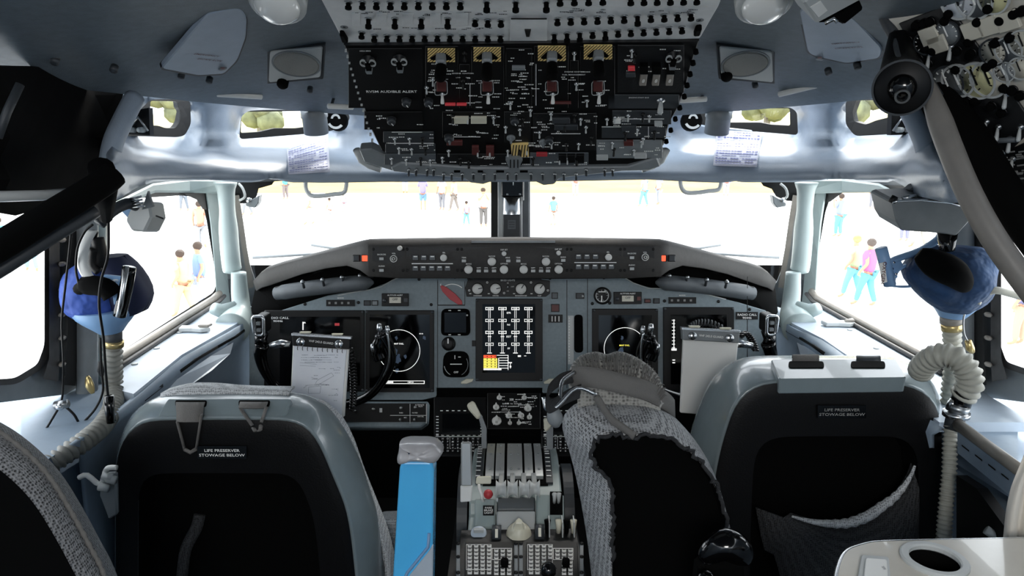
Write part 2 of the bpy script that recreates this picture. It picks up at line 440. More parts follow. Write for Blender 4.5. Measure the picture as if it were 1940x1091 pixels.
o = struct(mb.build('wall_left', solid=.006)); bpy.data.objects['wall_left'].name
mb = MB(); sheet(mb, [(985, 300), (2240, 300), (2240, 800), (985, 640)], [WDR, W2R, W3R], lambda x, y: wallp(x, y, 1, .004), 'grey', 40, False)
o = struct(mb.build('wall_right', solid=.006))
k = 7
for hole, s in ((WDL, 0), (WDR, 1), (W2L, 0), (W2R, 1), (W3L, 0), (W3R, 1)):
    mb = MB(); mb.add([wallp(x, y, s, .012) for x, y in hole], [list(range(len(hole)))], 'glass'); struct(mb.build('window_%d' % k)); k += 1
# rubber seals and painted members round the openings (each its own trim)
def ribbon(name, pts, w, side, m, off=0, th=.012, closed=False, fn=None):
    """strip on the window wall, w pixels wide, along pixel points"""
    q = [Vector((x, y, 0)) for x, y in pts]; vs = []; k = len(q)
    mb = MB(); out = []
    for i in range(k):
        a = q[i-1] if (i or closed) else q[i]; b = q[(i+1) % k] if (i < k-1 or closed) else q[i]
        t = (b-a).normalized(); nrm = Vector((-t.y, t.x, 0)); ww = w[i] if isinstance(w, (list, tuple)) else w
        out.append((q[i]+nrm*ww/2, q[i]-nrm*ww/2))
    f = fn or (lambda x, y, o: wallp(x, y, side, o)); fs = []
    for a, b in out: vs += [f(a.x, a.y, off), f(b.x, b.y, off), f(a.x, a.y, off-th), f(b.x, b.y, off-th)]
    for i in range(k if closed else k-1):
        j = (i+1) % k; A, B = i*4, j*4
        fs += [[A+2, A+3, B+3, B+2], [A, B, B+1, A+1], [A, A+2, B+2, B], [A+1, B+1, B+3, A+3]]
    if not closed: fs += [[0, 1, 3, 2], [(k-1)*4, (k-1)*4+2, (k-1)*4+3, (k-1)*4+1]]
    return mb.add(vs, fs, m)
tn = 7
def trim(mb, label=None, **k):
    global tn
    o = struct(mb.build('trim_%d' % tn, **k)); tn += 1
    if label: o['label'] = label
    return o
trim(ribbon('t', W3L, 12, 0, 'frame', 0, .015, True)); trim(ribbon('t', W3R, 12, 1, 'frame', 0, .015, True))
trim(ribbon('t', W2L, 8, 0, 'frame', 0, .012, True)); trim(ribbon('t', W2R, 8, 1, 'frame', 0, .012, True))
# dark corner plates of the windshields
for pts, s in (([(440, 348), (520, 343), (515, 350), (490, 357), (487, 370), (478, 384), (446, 386)], 0), ([(1518, 346), (1440, 343), (1446, 352), (1462, 358), (1470, 372), (1488, 380), (1510, 382)], 1),
               ([(345, 366), (392, 366), (392, 398), (384, 396), (372, 378)], 0), ([(1565, 352), (1617, 352), (1595, 366), (1573, 382), (1563, 384)], 1)):
    mb = MB(); a = [wallp(x, y, s, .0) for x, y in pts]; b = [wallp(x, y, s, -.03) for x, y in pts]; n = len(pts)
    mb.add(a+b, [list(range(n)), list(range(n, 2*n))[::-1]]+[[i, (i+1) % n, n+(i+1) % n, n+i] for i in range(n)], 'charcoal'); trim(mb)
# posts either side of the windshield: brown edge strip + light column with bulge + elbow duct
for s, X in ((0, lambda x: x), (1, lambda x: 1955-x)):
    trim(ribbon('t', [(X(448), 370), (X(456), 420), (X(463), 470), (X(472), 520), (X(476), 545)], 10, s, 'rail', -.02, .02))
    trim(ribbon('t', [(X(400), 362), (X(410), 420), (X(416), 480), (X(421), 545), (X(424), 600)], [22, 24, 24, 24, 30], s, 'mint', -.01, .03), bevel=.006)
    trim(ribbon('t', [(X(210), 392), (X(292), 356), (X(360), 352), (X(440), 354)], [10, 18, 26, 28], s, 'mint', -.01, .03), bevel=.008)
    pts = [P(X(427), 346, 2.24), P(X(429), 375, 2.24), P(X(431), 405, 2.24), P(X(433), 440, 2.24), P(X(436), 480, 2.23), P(X(439), 505, 2.23), P(X(442), 517, 2.23)]
    mb = MB(); sp = smooth_pts(pts, 4); rr = [sstep(i/(len(sp)-1), [(0, .034), (.12, .025), (.28, .023), (.5, .028), (.9, .028), (1, .012)]) for i in range(len(sp))]
    mb.tube(sp, rr, 'mint', 18); trim(mb)
    # elbow duct below
    pts = [P(X(452), 516, 2.2), P(X(454), 550, 2.2), P(X(456), 575, 2.19), P(X(452), 600, 2.16), P(X(440), 622, 2.1)]
    mb = MB(); sp = smooth_pts(pts, 5); rr = [sstep(i/(len(sp)-1), [(0, .022), (.4, .026), (1, .05)]) for i in range(len(sp))]
    mb.tube(sp, rr, 'mint', 18); mb.tube([P(X(446), 582, 2.17), P(X(420), 590, 2.14), P(X(404), 584, 2.12)], [.02, .022, .018], 'mint', 14); trim(mb)
# rail under the side windows, console top plate, lip and side
def pz(x, y, z): return PZ(x, y, z)
CS = {0: dict(rail=[(415, 556), (405, 566), (230, 676), (205, 692)], w=9, top=[(408, 570), (445, 590), (450, 612), (344, 672), (253, 746), (214, 736), (206, 694), (232, 676)],
              lip0=[(452, 592), (453, 615), (345, 676), (254, 750), (130, 842)], lip1=[(482, 585), (470, 640), (375, 705), (260, 790), (150, 880)]),
      1: dict(rail=[(1538, 552), (1550, 566), (1740, 668), (1800, 700)], w=9, top=[(1545, 570), (1497, 590), (1500, 612), (1560, 642), (1645, 700), (1780, 800), (1960, 800), (1750, 678)],
              lip0=[(1495, 592), (1498, 615), (1560, 645), (1640, 702), (1790, 812)], lip1=[(1462, 585), (1476, 632), (1545, 685), (1620, 745), (1770, 860)])}
for s in (0, 1):
    c = CS[s]; sg = -1 if s == 0 else 1
    rl = [pz(x, y, .99) for x, y in c['rail']]
    mb = MB(); mb.tube(rl, .012, 'rail', 8); mb.tube([q+V3(-sg*.018, 0, -.008) for q in rl], .006, 'frame', 8); trim(mb)
    mb = MB()
    t = [pz(x, y, .975) for x, y in c['top']]; mb.add(t+[q-V3(0, 0, .02) for q in t], [list(range(len(t)))[::(1 if s == 0 else -1)]]+[[i, (i+1) % len(t), len(t)+(i+1) % len(t), len(t)+i] for i in range(len(t))], 'sill')
    trim(mb, 'painted sill plate of side console')
    Y = (lambda x: x) if s == 0 else (lambda x: 1968-x)
    mb = MB(); t = [pz(Y(x), y, .955) for x, y in ((210, 690), (240, 735), (255, 752), (130, 846), (40, 900), (40, 780), (150, 726))]; mb.add(t+[q-V3(0, 0, .02) for q in t], [list(range(len(t)))[::(1 if s == 0 else -1)]]+[[i, (i+1) % len(t), len(t)+(i+1) % len(t), len(t)+i] for i in range(len(t))], 'wall'); trim(mb, 'rear console top')
    l0 = smooth_pts([pz(x, y, .968) for x, y in c['lip0']], 3); l1 = smooth_pts([pz(x, y, .895) for x, y in c['lip1']], 3); l2 = [q-V3(sg*-.0, 0, .9)+V3(sg*.03, 0, 0) for q in l1]
    mid = [(a+b)/2+V3(-sg*.012, 0, .014) for a, b in zip(l0, l1)]
    mb = MB(); mb.grid([l0, mid, l1, l2], 'wall' if s == 0 else 'wall', flip=(s == 0)); mb.f and None
    trim(mb, 'side console wall under the window', solid=.01)
    # vent slots along the lip
    for seg, hw in (((c['lip0'][1], c['lip1'][1]), 0), ):
        mb = MB()
        for a, b in ((.12, .42), (.46, .62), (.68, .74)):
            i0 = int(a*(len(mid)-1)); i1 = max(i0+1, int(b*(len(mid)-1)))
            pp = mid[i0:i1+1]; mb.tube([q+V3(-sg*.004, 0, .002) for q in pp], .007, 'black', 6)
        trim(mb)
    # lower white guard blade
    X = (lambda x: x) if s == 0 else (lambda x: 1952-x)
    mb = MB(); a = [P(X(440), 652, 2.0), P(X(436), 668, 1.98), P(X(400), 700, 1.86), P(X(345), 738, 1.72), P(X(310), 738, 1.66), P(X(345), 715, 1.74), P(X(400), 676, 1.9)]
    n = len(a); b = [q+V3(sg*.05, 0, -.01) for q in a]; mb.add(a+b, [list(range(n)), list(range(n, 2*n))[::-1]]+[[i, (i+1) % n, n+(i+1) % n, n+i] for i in range(n)], 'sill'); trim(mb, bevel=.003)
# rear window post (between side windows 2 and 3) with dark gasket strips and bolts
for s, X in ((0, lambda x: x), (1, lambda x: 1990-x)):
    trim(ribbon('t', [(X(140), 380), (X(140), 500), (X(138), 640), (X(132), 730)], [26, 22, 20, 22], s, 'seal', -.005, .03))
    mb = MB(); mb.tube([wallp(X(165), y, s, -.06) for y in (390, 500, 620, 720, 800)], .022, 'grey', 12); trim(mb)
    mb = MB(); mb.tube([wallp(X(188), y, s, -.05) for y in (380, 500, 640, 745)], .015, 'mint', 10); trim(mb)
    mb = ribbon('t', [(X(103), 390), (X(103), 520), (X(103), 680), (X(96), 720)], [20, 20, 20, 30], s, 'frame', -.005, .028)
    for y in (455, 500, 548, 596, 640, 690): mb.ball(wallp(X(118), y, s, -.045), .011, 'rail', .6, 1, .5, 8)
    trim(mb)
# shelf under rear side windows and lower side panel
for s in (0, 1):
    X = (lambda x: x) if s == 0 else (lambda x: 1965-x)
    sg = -1 if s == 0 else 1
    mb = MB(); a = [PZ(X(x), y, .93) for x, y in ((-200, 730), (95, 735), (118, 748), (96, 830), (30, 900), (-200, 1000))]
    a2 = [q-V3(0, 0, .03) for q in a]; n = len(a)
    mb.add(a+a2, [list(range(n))[::(-1 if s == 0 else 1)]]+[[i, (i+1) % n, n+(i+1) % n, n+i] for i in range(n)], 'wall'); trim(mb, 'shelf under rear side window', bevel=.006)
    mb = MB(); mb.add([V3(sg*.93, .7, .90), V3(sg*.87, 1.65, .86), V3(sg*.84, 1.7, 0), V3(sg*.9, .7, 0)], [[0, 1, 2, 3]], 'wall')
    mb.add([V3(sg*.93, .7, .91), V3(sg*.87, 1.65, .87), V3(sg*1.05, 1.65, .93), V3(sg*1.05, .7, .93)], [[0, 1, 2, 3]], 'wall'); trim(mb, 'lower side panel')
# upper rear side walls: shade of the left recess put into a black panel
mb = MB()
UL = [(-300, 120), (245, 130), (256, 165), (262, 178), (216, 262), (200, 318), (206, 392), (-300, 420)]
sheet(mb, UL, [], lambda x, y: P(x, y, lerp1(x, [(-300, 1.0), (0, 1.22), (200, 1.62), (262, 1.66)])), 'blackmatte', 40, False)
trim(mb, 'upper side panel coloured black for the recess shade', solid=.01)
mb = MB(); mb.tube([P(38, 160, 1.2), P(14, 210, 1.18), P(-4, 260, 1.16)], .007, 'dkgrey', 8); trim(mb)
mb = MB(); mb.tube([P(-60, 374, 1.15), P(80, 370, 1.25), P(140, 362, 1.3)], [.009, .009, .006], 'ltgrey', 8); trim(mb)
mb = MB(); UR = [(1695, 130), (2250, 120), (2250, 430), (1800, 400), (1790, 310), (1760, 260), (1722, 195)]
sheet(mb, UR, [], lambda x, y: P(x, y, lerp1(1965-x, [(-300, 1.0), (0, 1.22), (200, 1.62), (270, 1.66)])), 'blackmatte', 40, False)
trim(mb, 'upper side panel coloured black for the recess shade', solid=.01)
# fittings in the outer eyebrow windows
for s, X in ((0, lambda x: x), (1, lambda x: 1972-x)):
    mb = MB(); f = Fr(P(X(262), 240, 1.76), (1, 0, 0), (0, 0, 1)); mb.pp(f, [(X(238), 212), (X(282), 204), (X(284), 256), (X(232), 254)], -.03, -.01, 'black')
    for x in (250, 268): mb.lathe(f, f.uv(X(x), 246), [(.007, -.01), (.006, .012)], 'ltgrey', 10)
    mb.tube([f.hit(X(240), 248), f.hit(X(262), 222), f.hit(X(280), 248)], .003, 'steel', 8); trim(mb, 'metal window fitting')
# lower liner skirts joining header to post at rear ends
for s, X in ((0, lambda x: x), (1, lambda x: 1965-x)):
    mb = MB(); mb.tube(smooth_pts([P(X(255), 185, 1.6), P(X(232), 230, 1.55), P(X(213), 275, 1.52), P(X(206), 330, 1.5), P(X(214), 372, 1.48)], 4), [.02]*17, 'liner', 10); trim(mb)
# ---------------------------------------------------------------- light
w = bpy.data.worlds.new('sky'); SC.world = w; w.use_nodes = True; nt = w.node_tree; bg = nt.nodes['Background']
bg.inputs[0].default_value = (.90, .95, 1, 1); bg.inputs[1].default_value = 5.0
sun = bpy.data.lights.new('sun', 'SUN'); sun.energy = 7.5; sun.angle = .3; sun.color = (1, .96, .9)
so = bpy.data.objects.new('sun', sun); COL.objects.link(so); so.rotation_euler = (math.radians(-38), math.radians(14), 0)
SC.view_settings.view_transform = 'Standard'; SC.view_settings.look = 'None'; SC.view_settings.gamma = 1; SC.view_settings.exposure = 0
SC.cycles.max_bounces = 8; SC.cycles.diffuse_bounces = 5; SC.cycles.transparent_max_bounces = 12
SC.cycles.use_denoising = True; SC.cycles.sample_clamp_indirect = 6
# ================================================================ PARTS MADE ONCE, PLACED MANY TIMES
def proto(fr, fn):
    f0 = Fr((0, 0, 0), fr.U, fr.V); mb = MB(); fn(mb, f0); return mb.build('p', loc=Vector((0, 0, 0)), mesh_only=True)
def put(name, mesh, fr, px, py, parent, n=0, label=None):
    u, v = fr.uv(px, py, n); o = inst(name, mesh, fr.w(u, v, n), parent)
    if label: o['label'] = label
    return o
def toggle_fn(m1='steel', m2='ltgrey', L=.014, tilt=-.7, r=.0022, base=.0048):
    def fn(mb, f):
        mb.lathe(f, (0, 0), [(base, 0), (base, .002), (base*.7, .003), (base*.7, .0045)], m1, 8)
        e = f.w(0, L*math.sin(tilt), .004+L*math.cos(tilt)); s = f.w(0, 0, .003)
        mb.tube([s, s.lerp(e, .55), s.lerp(e, .9), e], [r*.55, r*.9, r, r*.6], m2, 8)
    return fn
def knob_fn(r, h=.012, m='knob', ptr='black', skirt=1.0, ang=.5, base='black'):
    def fn(mb, f):
        mb.lathe(f, (0, 0), [(r*1.12*skirt, 0), (r*1.12*skirt, .002)], base, 20)
        mb.lathe(f, (0, 0), [(r, .002), (r, h*.75), (r*.92, h), (r*.5, h*1.03)], m, 20)
        if ptr:
            c, s = math.cos(ang), math.sin(ang); a = []
            for x, y in ((r*.15, -r*.1), (r*.95, -r*.1), (r*.95, r*.1), (r*.15, r*.1)): a.append((x*c-y*s, x*s+y*c))
            mb.prism(f, a, h, h*1.06, ptr)
    return fn
def grip_fn(r, m='knob', ang=PI/2, h=.014):   # round skirt with a raised pointer grip
    def fn(mb, f):
        mb.lathe(f, (0, 0), [(r, 0), (r, h*.25), (r*.85, h*.35)], m, 18)
        c, s = math.cos(ang), math.sin(ang); a = [(-r*.8, -r*.28), (r*.55, -r*.3), (r*1.05, 0), (r*.55, r*.3), (-r*.8, r*.28)]
        mb.prism(f, [(x*c-y*s, x*s+y*c) for x, y in a], h*.3, h, m, .8)
    return fn
def button_fn(w, h, m='ltgrey', base='black', t=.004):
    def fn(mb, f):
        mb.box(f, (0, 0, .0005), (w*1.25, h*1.35, .001), base); mb.box(f, (0, 0, t/2), (w, h, t), m)
    return fn
def cb_fn(L=.012):
    def fn(mb, f):
        mb.lathe(f, (0, 0), [(.0068, 0), (.0068, .002), (.0055, .0025)], 'steel', 10)
        mb.lathe(f, (0, 0), [(.0042, .002), (.0042, L*.6), (.0058, L*.65), (.0058, L), (.004, L+.001)], 'blackmatte', 10)
    return fn
def markbits(mb, fr, x0, y0, x1, y1, n, m='mark', hmin=1, hmax=1.8, rnd=R):
    """lines of tiny engraved wording too small to read: short dashes"""
    for _ in range(n):
        x = rnd.uniform(x0, x1); y = rnd.uniform(y0, y1); k = rnd.randint(2, 5); h = rnd.uniform(hmin, hmax)
        for j in range(k):
            w = rnd.uniform(1.4, 3.4); mb.bx(fr, x, y, x+w, y+h, 0, .0005, m); x += w+rnd.uniform(.7, 1.4)
            if x > x1: break
# ================================================================ GLARESHIELD
gl = thing('glareshield', 'charcoal glareshield hood spanning above the instrument panel, with rows of buttons and round knobs', 'glareshield', P(970, 515, 2.1))
cols = [(486, 534, 2.34, 545, 2.33), (498, 521, 2.30, 540, 2.28), (512, 511, 2.26, 536, 2.24), (540, 502, 2.22, 526, 2.2), (575, 493, 2.16, 514, 2.14), (620, 481, 2.1, 503, 2.08), (662, 470, 2.04, 498, 2.02),
        (688, 463.5, 2.0, 507, 1.985), (702, 461, 1.985, 518, 1.965), (760, 460, 1.985, 521, 1.965), (860, 458.5, 1.985, 521, 1.965), (975, 457.5, 1.985, 521, 1.965)]
cols = cols+[(1950-c[0],)+c[1:] for c in cols[-2::-1]]
rows = [[], [], [], [], [], []]
for x, yt, dt, yb, db in cols:
    t = P(x, yt, dt); b = P(x, yb, db)
    back = t+V3(0, .5*(1 if 600 < x < 1350 else .25), 0); back.z = t.z-.19*(back.y-t.y)-.004
    rows[0].append(back); rows[1].append(t+V3(0, .012, -.001)); rows[2].append(t+V3(0, .002, -.003)); rows[3].append(t.lerp(b, .12)+V3(0, -.004, 0)); rows[4].append(b); rows[5].append(b+V3(0, .12, .0))
mb = MB(); mb.grid(rows, 'hood'); mb.build('hood', gl, solid=.012, bevel=.002)
# under-hood shelf, dark, closing down onto the instrument panel
G = fr3(P(700, 520, 1.962), P(1250, 520, 1.962), P(700, 463, 1.972))
mb = MB()
a = [P(x, y, d) for x, y, d in ((486, 548, 2.35), (560, 530, 2.25), (660, 505, 2.15), (705, 518, 2.12), (975, 520, 2.12), (1245, 518, 2.12), (1290, 505, 2.15), (1390, 530, 2.25), (1466, 548, 2.35))]
b = [P(x, y, 2.24) for x, y in ((470, 620), (560, 600), (660, 575), (705, 555), (975, 540), (1245, 555), (1290, 570), (1390, 590), (1475, 620))]
mb.grid([[q+V3(0, .15, .03) for q in a], a, b], 'blackmatte'); mb.build('under_shelf', gl, solid=.006)
for i, (x0, x1) in enumerate(((705, 767), (769, 870), (872, 1077), (1079, 1178), (1180, 1240))):
    mb = MB(); mb.bx(G, x0, 467, x1, 517, 0, .004, 'charcoal')
    for x in (x0+3, x1-3):
        for y in (472, 512): mb.lathe(Fr(G.hit(x, y), G.U, G.V), (0, 0), [(.004, .004), (.004, .0055)], 'black', 10)
    mb.build('control_module', gl, bevel=.0008)
g4 = Fr(G.w(0, 0, .0045), G.U, G.V)
mp = G.px(970, 490)
K8 = proto(G, knob_fn(8*mp, .014, 'knob', None)); K6 = proto(G, knob_fn(6.5*mp, .014, 'knob', None)); K4 = proto(G, knob_fn(4.6*mp, .01, 'knob', None))
BS = proto(G, button_fn(8*mp, 5*mp, 'ltgrey')); BB = proto(G, button_fn(10*mp, 8.5*mp, 'midgrey'))
def ringknob(mb, f):
    mb.ring(f, (0, 0), 5.4*mp, 6.8*mp, 0, .005, 'knob'); mb.lathe(f, (0, 0), [(3.4*mp, 0), (3.2*mp, .009)], 'knob', 16); mb.lathe(f, (.0, .0), [(1.6*mp, .009), (1.6*mp, .010)], 'black', 10)
RK = proto(G, ringknob)
for x, y in ((888, 510), (932, 495), (955, 510), (992, 510), (1034, 495), (1058, 510)): put('knob', K8, g4, x, y, gl)
for x, y in ((955, 480), (1058, 479)): put('knob', K4, g4, x, y, gl)
for x, y in ((841, 488), (1152, 487)):
    put('knob', K6, g4, x, y, gl)
for x, y in ((746, 490), (1222, 487), (758, 470)): put('knob', RK if x != 758 else K4, g4, x, y, gl)
for x, y in ((879, 494), (907, 513), (921, 513), (936, 513), (963, 494), (982, 494), (1010, 513), (1025, 513), (1038, 513), (1067, 493), (723, 490), (723, 512), (1197, 488), (1197, 509)):
    put('push_button', BS, g4, x, y, gl)
for x, y in [(787, 488), (803, 488), (819, 488), (787, 508), (802, 508), (818, 508), (833, 508), (848, 508), (1096, 486), (1112, 486), (1128, 486), (1096, 505), (1111, 505), (1127, 505), (1143, 505), (1158, 505)]:
    put('push_button', BB, g4, x, y, gl)
mb = MB()
for x, y in [(787, 486), (803, 486), (819, 486), (787, 506), (802, 506), (818, 506), (833, 506), (848, 506), (1096, 484), (1112, 484), (1128, 484), (1096, 503), (1111, 503), (1127, 503), (1143, 503), (1158, 503)]:
    g9 = Fr(g4.w(0, 0, .0045), G.U, G.V); mb.bx(g9, x-3.5, y-1.2, x+3.5, y+1, 0, .0004, 'mark')
mb.bx(g4, 780, 498.6, 858, 500.2, 0, .0006, 'mark'); mb.bx(g4, 1088, 496.6, 1168, 498, 0, .0006, 'mark')
for x, y, t in ((955, 473, 'DSP SET'), (932, 485.5, 'RANGE'), (1034, 485.5, 'RANGE'), (1058, 472, 'DSP SET'), (723, 482, 'BACKCRS'), (1197, 480, 'BACKCRS'), (723, 504, 'AUDIO'), (1197, 502, 'AUDIO'), (746, 480, 'VOL'), (1222, 478, 'VOL'), (888, 500, 'MODE'), (992, 500, 'MODE'), (879, 488, 'TERR'), (982, 488, 'TERR'),
                (962, 488, 'MINS'), (1067, 487, 'BARO'), (955, 499.5, 'OPTION'), (1058, 499.5, 'OPTION'), (907, 507.5, 'WPT'), (921, 507.5, 'STA'), (936, 507.5, 'ARPT'), (1010, 507.5, 'WPT'), (1025, 507.5, 'STA'), (1039, 507.5, 'ARPT'), (841, 478.5, 'SEL'), (1152, 477.5, 'SEL')):
    mb.text(t, g4, x, y, 2.6, 'mark', 1.0)
mb.build('engraved_markings', gl)
for x, m_, lb, c in ((676, 'dkgrey', None, 0), (692.5, 'orange', 'square lit orange warning light', 1), (1254.5, 'orange', 'square lit orange warning light', 1), (1272, 'dkgrey', None, 0)):
    gq = Fr(P(x, 489, 1.975), G.U, G.V); mb = MB(); p_ = gq.px(x, 489)
    mb.box(gq, (0, 0, .002), (14*p_, 13*p_, .010), 'black'); mb.box(gq, (0, 0, .008), (11*p_, 11*p_, .004), m_); mb.build('warning_light' if c else 'push_button', gl, label=lb, bevel=.001)
mb = MB(); mb.bx(G, 893, 456, 1052, 460, -.01, .006, 'grey'); mb.build('mounting_strip', gl)
# eyebrow light bars under each wing of the hood
for X, nm in ((lambda x: x, 'left'), (lambda x: 1950-x, 'right')):
    t = thing('light_bar', 'grey padded light bar with small lamps under the %s end of the glareshield' % nm, 'light bar', P(X(620), 550, 2.14), 'light bars under the glareshield ends')
    pts = smooth_pts([P(X(524), 556, 2.16), P(X(560), 550, 2.14), P(X(620), 542, 2.12), P(X(680), 536, 2.1), P(X(708), 535, 2.1)], 4)
    mb = MB(); mb.tube(pts, [.02]*2+[.023]*(len(pts)-5)+[.017, .01, .004], 'midgrey', 12); mb.build('bar_body', t)
    mb = MB(); pts2 = [q+V3(0, -.004, .018) for q in pts]; mb.tube(pts2, .004, 'black', 6); mb.build('rail', t)
    for x, y in ((573, 534), (611, 530), (648, 525), (682, 522)):
        c = P(X(x), y, 2.085); mb = MB(); f = Fr(c, (1, 0, 0), (0, .4, 1)); mb.lathe(f, (0, 0), [(.006, -.006), (.006, .002), (.004, .006)], 'steel', 10); mb.tube([c, c+V3(0, .012, -.02)], .004, 'dkgrey', 6); mb.build('lamp', t)
# ================================================================ MAIN INSTRUMENT PANEL
I = fr3(P(480, 742, 2.08), P(1460, 742, 2.08), P(480, 525, 2.14))
ip = thing('instrument_panel', 'wide grey main instrument panel with black display screens under the glareshield', 'instrument panel', P(970, 742, 2.1))
I3 = Fr(I.w(0, 0, .003), I.U, I.V)
mb = MB()
top = [(472, 612), (520, 592), (570, 576), (620, 560), (660, 553), (700, 548), (735, 535), (762, 522), (1178, 522), (1203, 537), (1240, 547), (1292, 548), (1340, 558), (1400, 573), (1450, 588), (1470, 605), (1475, 745), (1028, 745), (1028, 735), (826, 735), (826, 752), (800, 758), (640, 758), (472, 752)]
mb.pp(I, top, -.02, 0, 'mip'); mb.build('panel_face', ip, bevel=.002)
mb = MB()
for x in (829, 1074, 1113, 1416): mb.bx(I, x-.6, 524 if x > 1100 else 530, x+.6, 735 if x < 1100 else 745, 0, .0006, 'black')
for x, y in ((794, 529), (817, 577), (578, 576), (679, 573), (888, 528), (1042, 527), (1144, 526), (1122, 575), (1155, 574), (1259, 570), (1361, 571), (1420, 586), (862, 525), (1060, 740)):
    mb.lathe(I, I.uv(x, y), [(.0048, 0), (.0048, .002), (.003, .003)], 'black', 10)
mb.build('fastener', ip)['kind'] = 'stuff'
# display units
def display(x0, y0, x1, y1, inset=10, lab=None, sx=None):
    f = Fr(I.w(0, 0, .0102), I.U, I.V)
    mb = MB(); mb.bx(I, x0, y0, x1, y1, 0, .010, 'black')
    for x in (x0+3, x1-3):
        for y in (y0+3, y1-3): mb.lathe(f, f.uv(x, y), [(.004, -.001), (.004, .002)], 'dkgrey', 10)
    d = mb.build('display_unit', ip, bevel=.0015, label=lab)
    mb = MB(); q = sx or (x0+inset, y0+inset, x1-inset, y1-inset)
    mb.bx(f, *q, -.002, .001, 'screen'); mb.build('screen', d)
    return d, Fr(I.w(0, 0, .0115), I.U, I.V)
d1, f1 = display(500, 588, 690, 742, 10, 'black display unit behind the left control yoke', (530, 600, 682, 730))
mb = MB(); mb.bx(f1, 573, 610, 575, 625, 0, .0004, 'scrwhite'); mb.text('MA', f1, 576, 611, 3, 'scrwhite'); mb.build('screen_graphics', d1)
mb = MB(); mb.bx(f1, 634, 612, 643, 617, 0, .0004, 'redlamp'); mb.build('warning_flag', d1, label='small lit red flag')
mb = MB(); mb.text('RADIO CALL', f1, 526, 602, 4, 'mark', 1.3, n=.002); mb.text('90446', f1, 527, 608, 3.6, 'mark', 1.4, n=.002); mb.build('engraved_markings', ip)
d2, f2 = display(692, 588, 822, 743, 8, 'black navigation display with a white compass arc beside the left yoke')
def navscreen(d, f, cx, cy, r, arc=(0, 2*PI), S=1):
    mb = MB(); p_ = f.px(cx, cy); mb.ring(f, f.uv(cx, cy), (r-1)*p_, r*p_, 0, .0004, 'scrwhite', 60, *arc)
    mb.build('compass_arc', d)
    mb = MB(); mb.text('MAP FAIL', f, cx-1, 651 if S else 654, 3, 'scrwhite' if S else 'scryellow', 1.1); mb.build('screen_text', d)
    mb = MB(); rnd = random.Random(int(cx))
    for x, y, s in ((cx-8, 665, 14), (cx-3, 680, 16), (cx-11, 690, 13), (cx+12, 675, 7), (cx-4, 702, 8), (cx+48, 640, 7), (cx-5, 640, 7)):
        k = 14; poly = []
        for i in range(k):
            a = 2*PI*i/k; rr = s*rnd.uniform(.45, 1)*.75; poly.append((x+rr*math.cos(a)*.7, y+rr*math.sin(a)))
        mb.prism(f, [f.uv(*q) for q in poly], 0, .0002+.0001*rnd.random(), 'scrblue')
    mb.build('terrain_patches', d)
navscreen(d2, f2, 756, 664, 40, (-2.6, 2.6-.3))
mb = MB()
for q in ((724, 721, 804, 722), (721, 726, 804, 727.2), (803, 721, 804.4, 727), (724, 721, 725, 727)): mb.bx(f2, *q, 0, .0004, 'scrwhite')
mb.bx(f2, 732, 722.6, 745, 725.4, 0, .0004, 'scrwhite'); mb.text('CMPGR', f2, 778, 724, 2.4, 'scrwhite'); mb.text('80 80', f2, 798, 632, 2.2, 'scrwhite'); mb.build('screen_graphics', d2)
d3, f3 = display(1122, 585, 1247, 742, 12, 'black navigation display with a white compass arc behind the right yoke horn')
navscreen(d3, f3, 1184, 660, 40, (.3, 3.5), 0)
d4, f4 = display(1257, 582, 1391, 742, 14, 'black flight display with a white vertical tape behind the right clipboard')
mb = MB(); mb.bx(f4, 1276, 605, 1277.5, 662, 0, .0004, 'scrwhite')
for i in range(9): mb.bx(f4, 1273, 606+i*6.5, 1279, 607+i*6.5, 0, .0004, 'scrwhite')
mb.bx(f4, 1272, 660, 1282, 664, 0, .0004, 'scrwhite'); mb.bx(f4, 1274, 681, 1279, 683, 0, .0004, 'scrwhite'); mb.bx(f4, 1274, 686, 1279, 688, 0, .0004, 'scrwhite'); mb.build('screen_graphics', d4)
d5, f5 = display(901, 566, 1028, 722, 10, 'black centre engine display with white bar gauges and a yellow and red table', (914, 576, 1014, 706))
mb = MB()
def fr_rect(mb, f, x0, y0, x1, y1, w, m):
    for q in ((x0, y0, x1, y0+w), (x0, y1-w, x1, y1), (x0, y0, x0+w, y1), (x1-w, y0, x1, y1)): mb.bx(f, *q, 0, .0004, m)
for i in range(4):
    x = 927.3+i*24.6
    for j, y in enumerate((584.5, 607, 629.5, 652)):
        fr_rect(mb, f5, x-7.6, y-2.7, x+7.6, y+2.7, 0.9 if j % 2 else 1.2, 'scrwhite'); mb.text(('0.00', '000', '0.0', '000')[j], f5, x, y, 2.6, 'scrwhite', 1.1)
        y1_ = y+18 if j < 3 else 669
        mb.bx(f5, x-1.9, y+3, x-1.1, y1_, 0, .0004, 'scrwhite'); mb.bx(f5, x+1.1, y+3, x+1.9, y1_, 0, .0004, 'scrwhite')
        if j == 2: mb.bx(f5, x-3.5, 637, x+3.5, 638, 0, .0004, 'scrwhite')
    mb.bx(f5, x-4.5, 668, x+4.5, 669.4, 0, .0004, 'scrwhite')
for y, t in ((592.5, 'EPR'), (615, 'N1'), (637.5, 'EGT'), (660, 'FF')): mb.text(t, f5, 963.8, y, 3.2, 'scrwhite', 1.1)
mb.bx(f5, 981, 673, 987, 676, 0, .0004, 'scrwhite'); mb.bx(f5, 993, 673.6, 997, 674.6, 0, .0004, 'scrwhite'); mb.build('engine_bars', d5)
mb = MB(); mb.bx(f5, 916, 672.5, 940, 678, 0, .0004, 'scrred')
for j in range(4): mb.bx(f5, 916, 678.6+j*4.8, 942, 683+j*4.8, 0, .0004, 'scryellow')
mb.bx(f5, 916, 697.8, 950, 701, 0, .0004, 'scrwhite')
